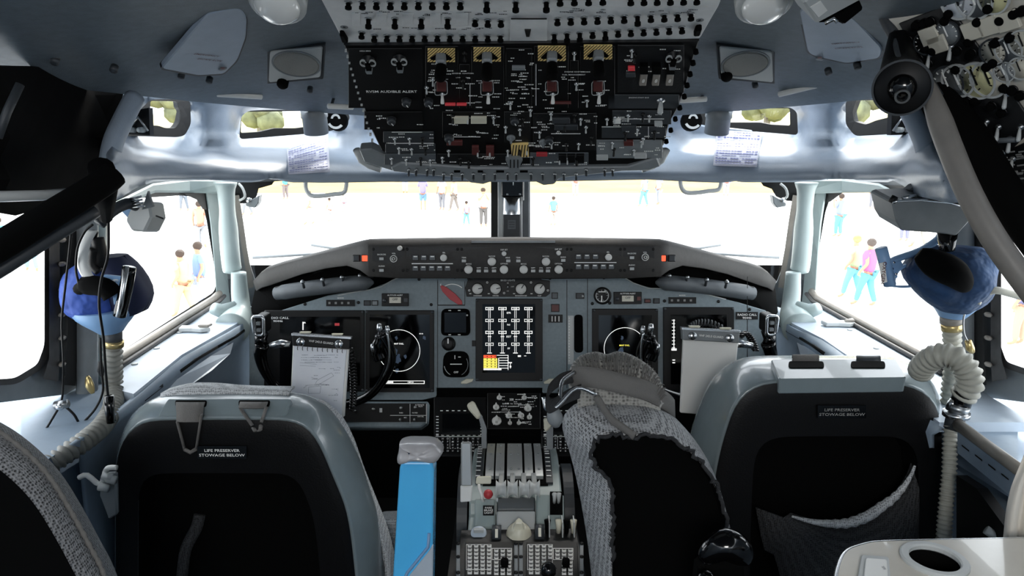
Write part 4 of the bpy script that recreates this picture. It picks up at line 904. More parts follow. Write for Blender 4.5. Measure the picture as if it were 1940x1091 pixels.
# ================================================================ CEILING FITTINGS
def ceil_fr(px, py, d, tilt=.0, roll=0):
    p = P(px, py, d); u = Vector((math.cos(roll), 0, math.sin(roll))); return Fr(p, u, Vector((0, -.75+tilt, .65)))
for X, nm in ((lambda x: x, 'left'), (lambda x: 1974-x, 'right')):
    s = 1 if nm == 'left' else -1
    f = ceil_fr(X(560), 122, 1.62, 0, -.02*s); t = thing('ceiling_speaker', 'light grey square speaker plate with a round grille, %s of the overhead panel' % nm, 'speaker', f.o)
    mb = MB(); q = [(X(506), 97), (X(616), 86), (X(612), 151), (X(506), 160)]; mb.pp(f, q, -.012, .006, 'dkgrey', 1.0); mb.build('gasket', t, bevel=.002)
    f2 = Fr(f.w(0, 0, .006), f.U, f.V); mb = MB(); q = rounded([(X(511), 99), (X(611), 90), (X(607), 147), (X(509), 157)], 5); mb.pp(f2, q, 0, .006, 'ltgrey'); mb.build('face_plate', t, bevel=.0015)
    f3_ = Fr(f2.w(0, 0, .006), f.U, f.V); c = f3_.uv(X(562), 121); p_ = f.px(X(562), 121); mb = MB(); sq = .62
    mb.ring(f3_, c, 43*p_, 46*p_, 0, .002, 'grey', 40, sq=.72); mb.build('speaker_ring', t)
    mb = MB(); k = 40; mb.prism(f3_, [(c[0]+42*p_*math.cos(2*PI*i/k), c[1]+42*p_*.72*math.sin(2*PI*i/k)) for i in range(k)], -.001, .003, 'grille'); mb.build('speaker_grille', t, bevel=.002)
    mb = MB(); xk = 536 if nm == 'left' else 598; mb.lathe(f3_, f3_.uv(X(xk), 156 if nm == 'left' else 142), [(.012, -.01), (.012, .008), (.009, .012)], 'blackmatte', 16); mb.build('volume_knob', t)
    # dome light
    p = P(X(527), 2, 1.22); t = thing('dome_light', 'round glass dome light at the top edge, %s of the breaker panel' % nm, 'ceiling light', p)
    f = ceil_fr(X(527), 2, 1.22, -.15); mb = MB(); mb.lathe(f, (0, 0), [(.044, -.01), (.044, .006), (.038, .010)], 'ltgrey', 28); mb.build('rim', t)
    mb = MB(); mb.lathe(f, (0, 0), [(.036, .006), (.034, .016), (.026, .024), (.012, .028), (.002, .029)], 'lens', 28); mb.build('lens', t)
    for a in (.5, 2.6): mb = MB(); mb.tube([f.w(.046*math.cos(a), .046*math.sin(a), -.005), f.w(.052*math.cos(a), .052*math.sin(a), .004), f.w(.042*math.cos(a), .042*math.sin(a), .012)], .002, 'black', 6); mb.build('clip', t)
    # escape rope hatch
    if nm == 'left': hp = [(305, 130), (395, 26), (440, 17), (456, 17), (468, 35), (466, 72), (450, 115), (425, 140), (375, 143)]; d0, txx = 1.45, (392, 109)
    else: hp = [(1514, 22), (1524, 15), (1560, 16), (1618, 36), (1672, 92), (1668, 110), (1604, 120), (1545, 107), (1530, 100)]; d0, txx = 1.40, (1602, 86)
    ca = P(*[hp[0][0], hp[0][1], d0-.02 if nm == 'left' else d0-.16][:3]); 
    if nm == 'left': f = fr3(P(305, 130, 1.46), P(425, 140, 1.60), P(395, 26, 1.28))
    else: f = fr3(P(1545, 107, 1.56), P(1672, 100, 1.44), P(1560, 16, 1.27))
    t = thing('escape_rope_hatch', 'grey six-sided ceiling hatch with faded red lettering, %s side' % nm, 'hatch', f.hit(*txx))
    q = rounded(hp, 8); mb = MB(); cx = sum(a for a, b in q)/len(q); cy = sum(b for a, b in q)/len(q)
    mb.pp(f, [(cx+(a-cx)*1.03, cy+(b-cy)*1.03) for a, b in q], -.006, .002, 'black'); mb.build('gap_seal', t); mb = MB(); mb.pp(f, q, -.004, .007, 'liner'); mb.build('door_panel', t, bevel=.002)
    fz = Fr(f.w(0, 0, .0072), f.U, f.V); mb = MB(); mb.text('EMERGENCY', fz, txx[0], txx[1]-5, 6, 'redbrown', 1.2, rot=-.0); mb.text('ESCAPE ROPE', fz, txx[0]+6, txx[1]+4, 6, 'redbrown', 1.1); mb.build('lettering', t, label='faded dark red lettering')
    lx = (422, 130) if nm == 'left' else (1553, 110)
    mb = MB(); mb.lathe(fz, fz.uv(*lx), [(.008, 0), (.007, .003)], 'grey', 14); mb.bx(Fr(fz.w(0, 0, .003), f.U, f.V), lx[0]-4, lx[1]-1.5, lx[0]+4, lx[1]+1.5, 0, .001, 'redbrown'); mb.build('latch', t)
# pale handhold bars along the ceiling edge (tubes)
for i, (a, b, lb) in enumerate((((283, 155, 1.72), (332, 169, 1.8), 'pale grey round bar at the ceiling edge above the left corner eyebrow window'), ((432, 180, 1.92), (515, 185, 1.98), 'pale grey round bar at the ceiling edge above the left front eyebrow window'), ((633, 202, 2.02), (681, 204, 2.05), 'short pale bar at the ceiling edge left of the overhead panel'),
                            ((1276, 192, 2.05), (1326, 189, 2.02), 'short pale bar at the ceiling edge right of the overhead panel'), ((1455, 181, 1.94), (1537, 161, 1.86), 'pale grey round bar at the ceiling edge above the right front eyebrow window'))):
    p, q = P(*a)+V3(0, -.075, 0), P(*b)+V3(0, -.075, 0); t = thing('handhold_bar', lb, 'bar', (p+q)/2); d = (q-p).normalized()
    mb = MB(); mb.tube([p, p+d*.002, q-d*.002, q], [.004, .007, .007, .004], 'white', 12); mb.build('bar', t)
    for w_ in (p.lerp(q, .15), p.lerp(q, .85)): mb = MB(); mb.tube([w_, w_+V3(0, .03, .02)], .004, 'dkgrey', 8); mb.build('mount', t)
for x, y, d in ((103, 118, 1.33), (215, 133, 1.42), (343, 145, 1.62), (396, 154, 1.68), (1570, 138, 1.6), (1625, 127, 1.52), (1431, 163, 1.8), (587, 172, 1.85)):
    f = ceil_fr(x, y, d); o = MB().lathe(f, (0, 0), [(.007, -.01), (.007, .002), (.003, .003)], 'dkgrey', 12).build('ceiling_screw'); setp(o, 'small dark recessed ceiling screw', 'screw', 'ceiling screws')
# gasper nozzles at the eyebrow windows
for x, nm in ((597, 'left'), (1360, 'right')):
    p = P(x, 232, 2.12); t = thing('air_nozzle', 'stubby grey cylindrical air nozzle hanging in front of the %s front eyebrow window' % nm, 'air nozzle', p)
    f = Fr(p, (1, 0, 0), (0, 1, .25)); mb = MB(); mb.lathe(f, (0, 0), [(.034, -.03), (.034, .012), (.037, .016), (.036, .036), (.030, .040)], 'grey', 24); mb.build('body', t); mb = MB(); mb.lathe(f, (0, 0), [(.027, .036), (.026, .042)], 'blackmatte', 20); mb.build('outlet', t)
for x, y, nm in ((637, 228, 'left'), (1312, 228, 'right')):
    f = Fr(P(x, y, 2.26), (1, 0, 0), (0, .1, 1)); mb = MB(); mb.lathe(f, (0, 0), [(.030, -.03), (.030, 0), (.024, .006)], 'blackmatte', 20); o = mb.build('blower_port'); setp(o, 'round black port beside the %s front eyebrow window' % nm, 'port'); mb = MB(); mb.ring(Fr(f.w(0, 0, .004), f.U, f.V), (0, 0), .019, .026, 0, .004, 'ltgrey', 10, 3.6, 5.6); mb.build('port_rim', o); mb = MB(); mb.ring(Fr(f.w(0, 0, .004), f.U, f.V), (0, .004), .008, .014, 0, .004, 'ltgrey', 10, 0, 3.1); mb.build('port_insert', o)
# white printed placards on the header
for q, S, nm in (([(546, 287), (623, 258), (627, 329), (549, 334)], None, 'left'), ([(1356, 250), (1442, 254), (1431, 320), (1349, 317)], SR, 'right')):
    def pf(x, y): return hdr(x, y, S)
    mb = MB(); rows = []
    for j in range(9):
        a = Vector(q[0]).lerp(Vector(q[3]), j/8); b = Vector(q[1]).lerp(Vector(q[2]), j/8); rows.append([pf(*a.lerp(b, i/6))+V3(0, -.010, .006) for i in range(7)])
    mb.grid(rows, 'placard', flip=True); o = mb.build('placard', solid=.001); setp(o, 'white printed table placard on the %s header band' % nm, 'placard')
    mb = MB()
    for j in range(13):
        for i in range(14):
            if rnd.random() < .12: continue
            a = Vector(q[0]).lerp(Vector(q[3]), (j+.6)/13.6); b = Vector(q[1]).lerp(Vector(q[2]), (j+.6)/13.6); c0 = a.lerp(b, (i+.5)/15); c1 = a.lerp(b, (i+1.2+.25*rnd.random())/15)
            h = (Vector(q[3])-Vector(q[0]))/13.6*(.45 if j % 3 else .25); mb.add([pf(*v)+V3(0, -.0125, .0075) for v in (c0, c1, c1+h, c0+h)], [[0, 1, 2, 3]], 'placardink')
    mb.build('printing', o)
# fold-down grab handles above the windshields
for x0, x1, nm in ((579, 656, 'left'), (1289, 1366, 'right')):
    d = 2.2; yb = 370 if nm == 'left' else 364; t = thing('grab_handle', 'U-shaped grey grab handle hanging above the %s windshield' % nm, 'handle', P((x0+x1)/2, 340, d))
    y0 = yb-30; mb = MB(); mb.tube(smooth_pts([P(x0, y0, d), P(x0+1, y0+18, d), P(x0+10, yb, d), P(x0+30, yb+1, d), P(x1-24, yb-2, d), P(x1-5, yb-5, d), P(x1, y0+12, d), P(x1, y0-2, d)], 5), .0065, 'ltgrey', 10); mb.build('handle_bar', t)
    for x in (x0, x1): mb = MB(); mb.box(Fr(P(x, y0-2, d), (1, 0, 0), (0, 0, 1)), (0, 0, 0), (.022, .016, .02), 'dkgrey'); mb.build('bracket', t, bevel=.003)
# ================================================================ CENTRE POST AND COMPASS
d = 2.35; t = thing('windshield_post', 'dark centre post between the two windshields carrying the compass mirror housing', 'post', P(967, 455, d))
f = Fr(P(967, 455, d), (1, 0, 0), (0, 0, 1))
for q, m_, n0, n1, nm in (((930, 338, 946, 458), 'seal', -.05, 0, 'post_strip'), ((990, 338, 1002, 458), 'midgrey', -.05, 0, 'post_strip'), ((943, 338, 953, 456), 'ltgrey', -.02, .02, 'side_channel'), ((986, 338, 993, 380), 'ltgrey', -.02, .02, 'side_channel'), ((986, 380, 990, 456), 'ltgrey', -.02, .012, 'side_channel')):
    mb = MB(); mb.bx(f, *q, n0, n1, m_); mb.build(nm, t, bevel=.002)
mb = MB(); mb.bx(f, 946, 340, 990, 456, -.05, -.005, 'black'); mb.build('post_core', t)
cpd = thing('standby_compass', 'black square standby compass at the top of the centre post', 'compass', f.hit(972, 356))
mb = MB(); mb.pp(f, rounded([(950, 338), (992, 338), (992, 373), (950, 373)], 4), .022, .07, 'blackgloss'); mb.build('case', cpd, bevel=.003); g = Fr(f.w(0, 0, .0705), f.U, f.V)
mb = MB()
for x, y in ((953.5, 341), (988, 341), (961, 368), (985, 368)): mb.lathe(g, g.uv(x, y), [(.0035, 0), (.0035, .002)], 'steel', 8)
mb.build('case_screws', cpd); mb = MB(); mb.bx(g, 971.5, 345, 973.3, 351, 0, .001, 'mark'); mb.build('lubber_line', cpd)
vh = thing('visor_housing', 'bright metal half-round housing with a dark card slot on the centre post', 'housing', f.hit(969, 454))
c0 = f.hit(969, 372); mb = MB(); a = f.hit(969, 374, .02); b = f.hit(969, 454, .02); mb.tube([a, a.lerp(b, .5), b], .028, 'metal', 24, flat=1.0); mb.build('shell', vh)
mb = MB(); mb.bx(f, 953, 407, 986, 455, .018, .052, 'dkgrey'); mb.build('card_holder', vh, bevel=.002); g = Fr(f.w(0, 0, .0525), f.U, f.V); mb = MB(); mb.bx(g, 962, 417, 977, 434, 0, .003, 'midgrey')
for i in range(3): mb.bx(Fr(g.w(0, 0, .003), f.U, f.V), 964, 420+i*4.5, 975, 421.5+i*4.5, 0, .0005, 'dkgrey')
mb.build('card', vh)
for i, (X, nm) in enumerate(((lambda x: x, 'left'), (lambda x: 1955-x, 'right'))):
    t = thing('window_latch', 'small metal latch at the top outer corner of the %s windshield' % nm, 'latch', P(X(468), 372, 2.34))
    f = Fr(P(X(466), 366, 2.34), (1, 0, 0), (0, 0, 1)); mb = MB(); mb.tube(smooth_pts([f.w(-.02, .03, 0), f.w(-.005, .015, .01), f.w(0, -.01, .012), f.w(-.02, -.022, .004)], 3), .004, 'ltgrey', 8); mb.build('cable', t)
    mb = MB(); s = 1 if i == 0 else -1; mb.prism(f, [(s*.0, -.03), (s*.045, -.005), (s*.04, -.03), (s*.028, -.045), (s*.0, -.04)], -.02, .01, 'grey'); mb.build('catch_plate', t, bevel=.002); mb = MB(); mb.lathe(f, (s*.012, -.02), [(.009, .008), (.008, .018)], 'metal', 12); mb.build('bolt', t)
# ================================================================ LOWER CONSOLE, CONTROL DISPLAYS, PEDESTAL
LW = fr3(P(640, 808, 2.02), P(812, 808, 2.02), P(640, 762, 2.06))
lp = thing('lower_switch_panel', 'black switch strip with two rows of white outlined toggles below the left navigation display', 'switch panel', P(740, 785, 2.04))
mb = MB(); mb.pp(LW, [(480, 760), (812, 760), (810, 800), (796, 810), (480, 812)], -.04, 0, 'mip'); mb.build('panel_body', lp, bevel=.004)
L2 = Fr(LW.w(0, 0, .0005), LW.U, LW.V); mb = MB(); mb.bx(L2, 500, 764, 808, 799, 0, .003, 'black'); mb.build('panel_face', lp); L3 = Fr(L2.w(0, 0, .0035), LW.U, LW.V)
TLW = proto(LW, toggle_fn('steel', 'ltgrey', .014, -.2, .003))
for x, y in ((708, 775), (760, 773), (787, 772), (759, 795), (786, 795), (672, 778)): put('toggle_switch', TLW, L3, x, y, lp)
mb = MB(); mb.bx(L3, 739, 786.4, 808, 787.2, 0, .0005, 'mark'); mb.bx(L3, 776.4, 765, 777.2, 802, 0, .0005, 'mark'); mb.bx(L3, 807.4, 765, 808.2, 802, 0, .0005, 'mark'); mb.bx(L3, 719, 773, 724, 781, 0, .001, 'ltgrey')
for x, y, t in ((795, 767, 'ALTERNATE'), (797, 770, 'PILOT'), (760, 782, 'INBD'), (786, 782, 'OUTBD'), (768, 791, 'MIC'), (797, 789, 'NAV SEL')): mb.text(t, L3, x, y, 2.2, 'mark')
mb.build('engraved_markings', lp)
CD = fr3(P(820, 865, 1.86), P(1040, 865, 1.86), P(820, 742, 2.03))
def cdu(x0, x1, nm):
    t = thing('control_display_unit', 'black control display unit with dark screen and white lettered keys, %s' % nm, 'control display unit', CD.hit((x0+x1)/2, 865))
    mb = MB(); mb.pp(CD, [(x0, 752), (x1, 752), (x1, 864), (x0, 864)], -.05, 0, 'black'); mb.build('unit_body', t, bevel=.002)
    f = Fr(CD.w(0, 0, .0005), CD.U, CD.V); mb = MB(); mb.bx(f, x0+16, 783, x0+88, 824, 0, .001, 'screen'); mb.build('screen', t)
    mb = MB(); mb.bx(f, x0+3, 826.4, x1-6, 827.2, 0, .0006, 'mark'); mb.bx(f, x0+30, 827, x0+30.7, 850, 0, .0006, 'mark'); mb.bx(f, x0+30, 849, x0+52, 849.7, 0, .0006, 'mark'); mb.bx(f, x0+74, 842, x0+90, 842.7, 0, .0006, 'mark')
    for i in range(5): mb.bx(f, x0+12+i*11, 777, x0+17+i*11, 778.6, 0, .0006, 'mark')
    for i in range(7): mb.bx(f, x0+4, 788+i*5.6, x0+9, 789.6+i*5.6, 0, .0006, 'mark'); mb.bx(f, x0+88, 788+i*5.6, x0+92, 789.6+i*5.6, 0, .0006, 'mark')
    for i in range(9): mb.bx(f, x0+4+i*10, 823.5, x0+9+i*10, 825, 0, .0006, 'mark')
    mb.build('engraved_markings', t)
    KY = proto(CD, lambda m_, g: m_.box(g, (0, 0, .0015), (.0085, .0062, .003), 'charcoal')); al = 'ABCDEFGHIJKLMNOPQRSTUVWXYZ0123456789'; k = 0
    for r_ in range(5):
        for c_ in range(9):
            x, y = x0+7+c_*9.6, 831+r_*5.8; put('key', KY, f, x, y, t); mb = None; k += 1
    mb = MB(); g = Fr(f.w(0, 0, .0032), CD.U, CD.V); k = 0
    for r_ in range(5):
        for c_ in range(9): mb.text(al[(k*7) % 36], g, x0+7+c_*9.6, 831+r_*5.8, 3.4, 'mark'); k += 1
    mb.build('key_lettering', t)
cdu(822, 922, 'left of the throttles'); cdu(1026, 1126, 'right of the throttles')
rp = thing('weather_radar_panel', 'black radar control panel covered in grey knobs above the throttles', 'control panel', CD.hit(970, 812))
mb = MB(); mb.bx(CD, 923, 744, 1024, 812, -.03, .004, 'black'); mb.build('panel_face', rp, bevel=.002); f = Fr(CD.w(0, 0, .0042), CD.U, CD.V); q_ = f.px(970, 780)
for x, y, r_, a in ((946, 754, 5, PI/2), (993, 754, 5, PI/2), (940, 772, 6, PI/2), (1000, 774, 7, PI/2), (964, 788, 6, PI/2), (987, 788, 6, 2.2), (1003, 791, 5, PI/2), (941, 798, 9, PI/2), (966, 802, 4, PI/2), (983, 802, 4, PI/2)):
    put('rotary_knob', proto(CD, grip_fn(r_*q_, 'knob', a, .016)), f, x, y, rp)
mb = MB(); mb.text('RADAR  TO  ROTATE', f, 970, 765, 2.6, 'mark'); mb.bx(f, 965, 755, 973, 755.8, 0, .0005, 'mark'); mb.bx(f, 965, 757.8, 973, 758.6, 0, .0005, 'mark'); mb.bx(f, 947, 780, 985, 780.7, 0, .0005, 'mark'); markbits(mb, f, 930, 746, 1015, 808, 34, 'mark', 1, 1.5); mb.build('engraved_markings', rp)
ped = thing('throttle_quadrant', 'grey throttle quadrant with silver slotted cover, four throttle levers and ivory handles', 'throttle quadrant', V3(.0, 1.6, 0))
# body
mb = MB(); x0, x1 = P(892, 900, 1.62).x, P(1062, 900, 1.62).x
prof = [(1.84, .655), (1.80, .715), (1.72, .728), (1.64, .722), (1.58, .71), (1.545, .70), (1.53, .672), (1.47, .662), (1.47, .3), (1.84, .3)]
vs = [V3(x0, y, z) for y, z in prof]+[V3(x1, y, z) for y, z in prof]; k = len(prof)
mb.add(vs, [list(range(k))[::-1], list(range(k, 2*k))]+[[i, (i+1) % k, k+(i+1) % k, k+i] for i in range(k)], 'pedestal'); mb.build('quadrant_body', ped, bevel=.004)
mb = MB(); mb.add([V3(x0-.04, 1.2, 0), V3(x1+.04, 1.2, 0), V3(x1+.04, 1.95, 0), V3(x0-.04, 1.95, 0), V3(x0-.04, 1.2, .60), V3(x1+.04, 1.2, .60), V3(x1+.04, 1.95, .60), V3(x0-.04, 1.95, .60)], [[3, 2, 1, 0], [4, 5, 6, 7], [0, 1, 5, 4], [1, 2, 6, 5], [2, 3, 7, 6], [3, 0, 4, 7]], 'black'); mb.build('plinth', ped)
def onq(px, y):   # a point over the curved top, at image column px and depth y
    z = lerp1(y, [(1.47, .662), (1.53, .672), (1.545, .70), (1.58, .71), (1.64, .722), (1.72, .728), (1.80, .715), (1.84, .655)]); q = P(px, 900, 1.0)
    return z
def arc_strip(pxa, pxb, n, m, name, ya=1.60, yb=1.80, parent=ped):
    """silver cover strip following the curve of the quadrant; px bounds taken at the row of screws"""
    xa = P(pxa, 860, 1.72).x; xb = P(pxb, 860, 1.72).x; mb = MB(); top = []; N_ = 9
    for i in range(N_+1):
        y = ya+(yb-ya)*i/N_; top.append((y, onq(0, y)+n))
    for (yA, zA), (yB, zB) in zip(top, top[1:]): mb.add([V3(xa, yA, zA), V3(xb, yA, zA), V3(xb, yB, zB), V3(xa, yB, zB)], [[0, 1, 2, 3]], m)
    mb.add([V3(xa, ya, top[0][1]), V3(xb, ya, top[0][1]), V3(xb, ya, top[0][1]-.012), V3(xa, ya, top[0][1]-.012)], [[0, 3, 2, 1]], m)
    return mb.build(name, parent)
arc_strip(918, 1034, .003, 'blackmatte', 'slot_backing', 1.595, 1.81)
for a, b in ((922, 937), (940, 956), (961, 989), (993, 1008), (1012, 1026)): arc_strip(a, b, .012, 'brushed', 'slot_cover', 1.615, 1.80)
mb = MB()
for x in (930, 948, 968, 982, 1000, 1019):
    for y in (1.64, 1.71, 1.78): mb.ball(V3(P(x, 860, 1.72).x, y, onq(0, y)+.013), .0035, 'steel', 1, 1, .5, 8)
mb.build('screws', ped)['kind'] = 'stuff'
for x in (910, 1036): arc_strip(x-5, x+7, .006, 'dkgrey', 'scale_plate', 1.60, 1.80)
mb = MB()
for i in range(9):
    for x in (908, 1036): xx = P(x, 860, 1.72).x; y = 1.62+i*.02; z = onq(0, y)+.0075; mb.add([V3(xx-.005, y, z), V3(xx+.006, y, z), V3(xx+.006, y+.004, z+.0005), V3(xx-.005, y+.004, z+.0005)], [[0, 1, 2, 3]], 'mark')
mb.build('scale_markings', ped)
# four throttle levers: arm + spool grip
for i, cx in enumerate((949, 971, 993, 1013)):
    g = P(cx, 926, 1.53); mb = MB(); a = V3(g.x, 1.66, onq(0, 1.66)+.012); fr_ = Fr((g.x, 0, 0), (0, 1, 0), (0, 0, 1))
    mb.prism(fr_, [(1.625, .715), (1.60, .715), (g.y-.004, g.z-.010), (g.y-.004, g.z+.008), (1.60, .738), (1.625, .732)], -.006, .006, 'brushed'); lv = mb.build('throttle_lever', ped, bevel=.002)
    mb = MB(); W_ = .0115; pr = []
    for j in range(9): t_ = j/8*2-1; pr.append((.0205-.008*(1-t_*t_), t_*W_))
    mb.lathe(Fr(g, (0, 1, 0), (0, 0, 1)), (0, 0), [(.006, -W_)]+pr+[(.006, W_)], 'ltgrey', 20); mb.build('spool_grip', lv)
# speed brake lever (left) and flap lever (right)
def tall_lever(pts, wd, hx, nm, lab):
    f = Fr(P(pts[0][0], pts[0][1], pts[0][2]), (1, 0, 0), (0, .25, 1)); mb = MB(); mb.pp(f, hx['arm'], -.006, 0, 'grey'); a = mb.build(nm, ped, bevel=.0015, label=lab)
    mb = MB(); mb.pp(f, rounded(hx['handle'], 4), -.014, .008, 'ivory'); mb.build('lever_handle', a, bevel=.004, label='ivory handle'); return a
tall_lever([(915, 850, 1.74)], 0, dict(arm=[(905, 786), (912, 785), (922, 812), (922, 850), (912, 850), (912, 812)], handle=[(884, 767), (894, 761), (899, 764), (911, 788), (907, 794), (903, 794), (887, 776)]), 'speed_brake_lever', 'grey lever with tapered ivory handle')
tall_lever([(1040, 850, 1.72)], 0, dict(arm=[(1035, 812), (1048, 806), (1048, 852), (1036, 852)], handle=[(1030, 794), (1043, 793), (1046, 806), (1036, 818), (1031, 815)]), 'flap_lever', 'grey lever with ivory handle')
# trim wheels
for px, s in ((884, -1), (1052, 1)):
    c = V3(x0-.018 if s < 0 else x1+.018, 1.66, .60); f = Fr(c, (0, 1, 0), (0, 0, 1)); mb = MB(); mb.ring(f, (0, 0), .105, .125, -.012, .012, 'dkgrey', 48); mb.lathe(f, (0, 0), [(.106, -.006), (.106, .006)], 'blackmatte', 40); w_ = mb.build('trim_wheel', ped)
mb = MB(); f = Fr(P(884, 930, 1.5), (1, 0, 0), (0, .2, 1)); mb.pp(f, [(873, 838), (893, 838), (895, 921), (873, 921)], -.01, 0, 'brushed'); mb.build('wheel_guard', ped, bevel=.003); mb = MB(); mb.pp(f, [(872, 921), (895, 921), (893, 950), (872, 952)], -.01, .002, 'white'); mb.build('guard_tab', ped, bevel=.002, label='white tab')
# park brake group on left cheek
FQ = fr3(P(895, 985, 1.50), P(1065, 985, 1.50), P(895, 940, 1.545))
for q, m_, n1, nm in (([(899, 944), (938, 944), (938, 1000), (899, 1000)], 'pedestal', .012, 'left_cheek'), ([(941, 941), (1014, 941), (1014, 966), (941, 966)], 'steel', .006, 'front_plate'), ([(941, 967), (1014, 967), (1014, 1002), (941, 1002)], 'ltgrey', .012, 'front_plate'), ([(1016, 936), (1068, 936), (1069, 1002), (1016, 1002)], 'pedestal', .012, 'right_cheek')):
    mb = MB(); mb.pp(FQ, q, -.02, n1, m_); mb.build(nm, ped, bevel=.003)
f = Fr(FQ.w(0, 0, .0125), FQ.U, FQ.V); mb = MB(); mb.bx(f, 915, 957, 936, 976, 0, .002, 'black'); pb = mb.build('park_brake_plate', ped, bevel=.0005); mb = MB(); g = Fr(f.w(0, 0, .0022), FQ.U, FQ.V)
for i, t_ in enumerate(('PARK', 'BRAKE', 'LIGHT')): mb.text(t_, g, 925.5, 962+i*4.7, 3.6, 'mark', 1.1)
mb.build('lettering', pb)
mb = MB(); h = P(915, 950, 1.52); mb.tube([h, h+V3(-.004, .0, .02), P(908, 925, 1.53), P(907, 918, 1.53)], .0035, 'white', 8); pk = mb.build('park_brake_lever', ped); mb = MB(); g = Fr(P(916, 910, 1.52), (1, 0, 0), (0, .3, 1)); mb.pp(g, [(903, 903), (931, 902), (930, 917), (901, 917)], -.006, 0, 'ivory'); tg = mb.build('lever_tag', pk, bevel=.002, label='ivory lettered tag')
mb = MB(); mb.ball(P(925, 936, 1.53), .011, 'red'); mb.build('red_knob', ped, label='small red knob')
mb = MB(); mb.bx(f, 1042, 931, 1066, 973, -.02, .006, 'blackmatte'); mb.build('switch_well', ped)
for x in (1050, 1058): mb = MB(); g = Fr(f.hit(x, 955), FQ.U, FQ.V); mb.tube([g.o, g.w(0, .004, .02), g.w(0, .012, .03)], [.003, .004, .0055], 'ltgrey', 8); mb.build('cutout_switch', ped)
mb = MB(); mb.bx(Fr(f.w(0, 0, .0065), FQ.U, FQ.V), 1046, 934, 1063, 938, 0, .0005, 'mark'); mb.build('engraved_markings', ped)
# aft stand with radio keypads
RP = fr3(P(860, 1091, 1.30), P(1110, 1091, 1.30), P(860, 1002, 1.475))
ast = thing('radio_console', 'aft console with two radio keypads, an ivory trim knob and thumbwheels behind the throttles', 'radio console', P(985, 1091, 1.3))
mb = MB(); mb.pp(RP, [(872, 1003), (1092, 1000), (1125, 1160), (1112, 1230), (856, 1230), (854, 1160)], -.12, 0, 'charcoal'); mb.build('console_body', ast, bevel=.003)
f = Fr(RP.w(0, 0, .0004), RP.U, RP.V); q_ = f.px(985, 1050)
for X0 in (882, 998):
    mb = MB(); x1_ = X0+(94 if X0 < 900 else 100); mb.pp(f, [(X0, 1026), (x1_-4, 1026), (x1_+2, 1200), (X0-3, 1200)], 0, .004, 'black'); up_ = mb.build('radio_panel', ast, bevel=.001)
    g = Fr(f.w(0, 0, .0042), RP.U, RP.V); KY = proto(RP, lambda m_, gg: (m_.box(gg, (0, 0, .002), (.0085, .0050, .004), 'white'), m_.box(gg, (0, .0002, .0042), (.006, .002, .0006), 'black')))
    for r_ in range(8):
        for c_ in range(7):
            x = X0+8+c_*12.2+(1.5 if c_ > 3 else 0)+r_*.0; y = 1036+r_*7.2
            if c_ > 3 and r_ == 0: continue
            if X0 > 900 and 3 < r_ and 2 < c_ < 5: continue
            put('key', KY, g, x, y+(1.5 if c_ > 3 else 0), up_)
    mb = MB(); fr_rect(mb, g, X0+1, 1031, X0+49, 1079, .8, 'mark'); fr_rect(mb, g, X0+50, 1038, X0+88, 1060, .8, 'mark'); mb.build('engraved_markings', up_)
    put('volume_knob', proto(RP, knob_fn(.008, .016, 'blackmatte', None)), g, X0+74, 1073, up_)
for x in (977.5, 987, 868, 1102):
    mb = MB(); mb.pp(f, [(x-3.5, 1028), (x+3.5, 1028), (x+4.5, 1200), (x-4.5, 1200)], 0, .003, 'grey'); r_ = mb.build('mounting_rail', ast, bevel=.001)
    for y in (1033, 1058, 1088): mb = MB(); g = Fr(f.hit(x, y), RP.U, RP.V); mb.lathe(g, (0, 0), [(.004, .003), (.0038, .006)], 'black', 10); mb.build('screw', r_)
FK = fr3(P(870, 1014, 1.45), P(1090, 1014, 1.45), P(870, 1002, 1.475))
g = Fr(P(983, 1014, 1.455), (1, 0, 0), (0, .85, .35)); q_ = g.px(983, 1010)
mb = MB(); mb.lathe(g, (0, 0), [(24*q_, 0), (24*q_, .006), (22*q_, .009), (22*q_, .013), (15*q_, .016), (13*q_, .030)], 'ivory', 32); tk = mb.build('rudder_trim_knob', ast, label='large ivory trim knob'); mb = MB(); mb.prism(Fr(g.w(0, 0, .028), g.U, g.V), [(-.013, -.009), (.013, -.009), (.013, .004), (0, .018), (-.013, .004)], 0, .02, 'ivory', .55); mb.build('pointer', tk, bevel=.002)
mb = MB(); g = Fr(P(907, 1011, 1.455), (1, 0, 0), (0, .85, .35)); mb.lathe(g, (0, 0), [(15*q_, 0), (15*q_, .004), (14*q_, .005)], 'sill', 28); ak = mb.build('dimmer_knob', ast, label='pale blue-grey round knob'); mb = MB(); mb.box(Fr(g.w(0, 0, .005), g.U, g.V), (0, 0, .006), (.022, .006, .012), 'ltgrey'); mb.build('grip', ak, bevel=.001)
for x, y in ((941, 1011), (1022, 1009)):
    mb = MB(); c = P(x, y, 1.45); ff = Fr(c, (0, 1, 0), (0, 0, 1)); mb.lathe(ff, (0, 0), [(.018, -.010), (.018, .010)], 'dkgrey', 20); th_ = mb.build('thumbwheel', ast); mb = MB(); mb.box(Fr(c+V3(.0, -.015, .010), (1, 0, 0), (0, .6, 1)), (0, 0, .001), (.006, .018, .004), 'ivory'); mb.build('index_tab', th_)
for x in (1037, 1058, 1073, 1086):
    mb = MB(); c = P(x, 1010, 1.46); mb.tube([c, c+V3(0, -.002, .02), c+V3(0, .0, .032)], [.005, .006, .0075], 'blackmatte' if x in (1037, 1073) else 'ivory', 10); mb.build('isolation_switch', ast)
mb = MB()
for x in (1041, 1066, 1088): mb.pp(Fr(P(x, 1010, 1.44), (1, 0, 0), (0, 0, 1)), [(x-1, 990), (x+1, 990), (x+1, 1020), (x-1, 1020)], -.03, 0, 'ltgrey')
mb.build('switch_fences', ast)
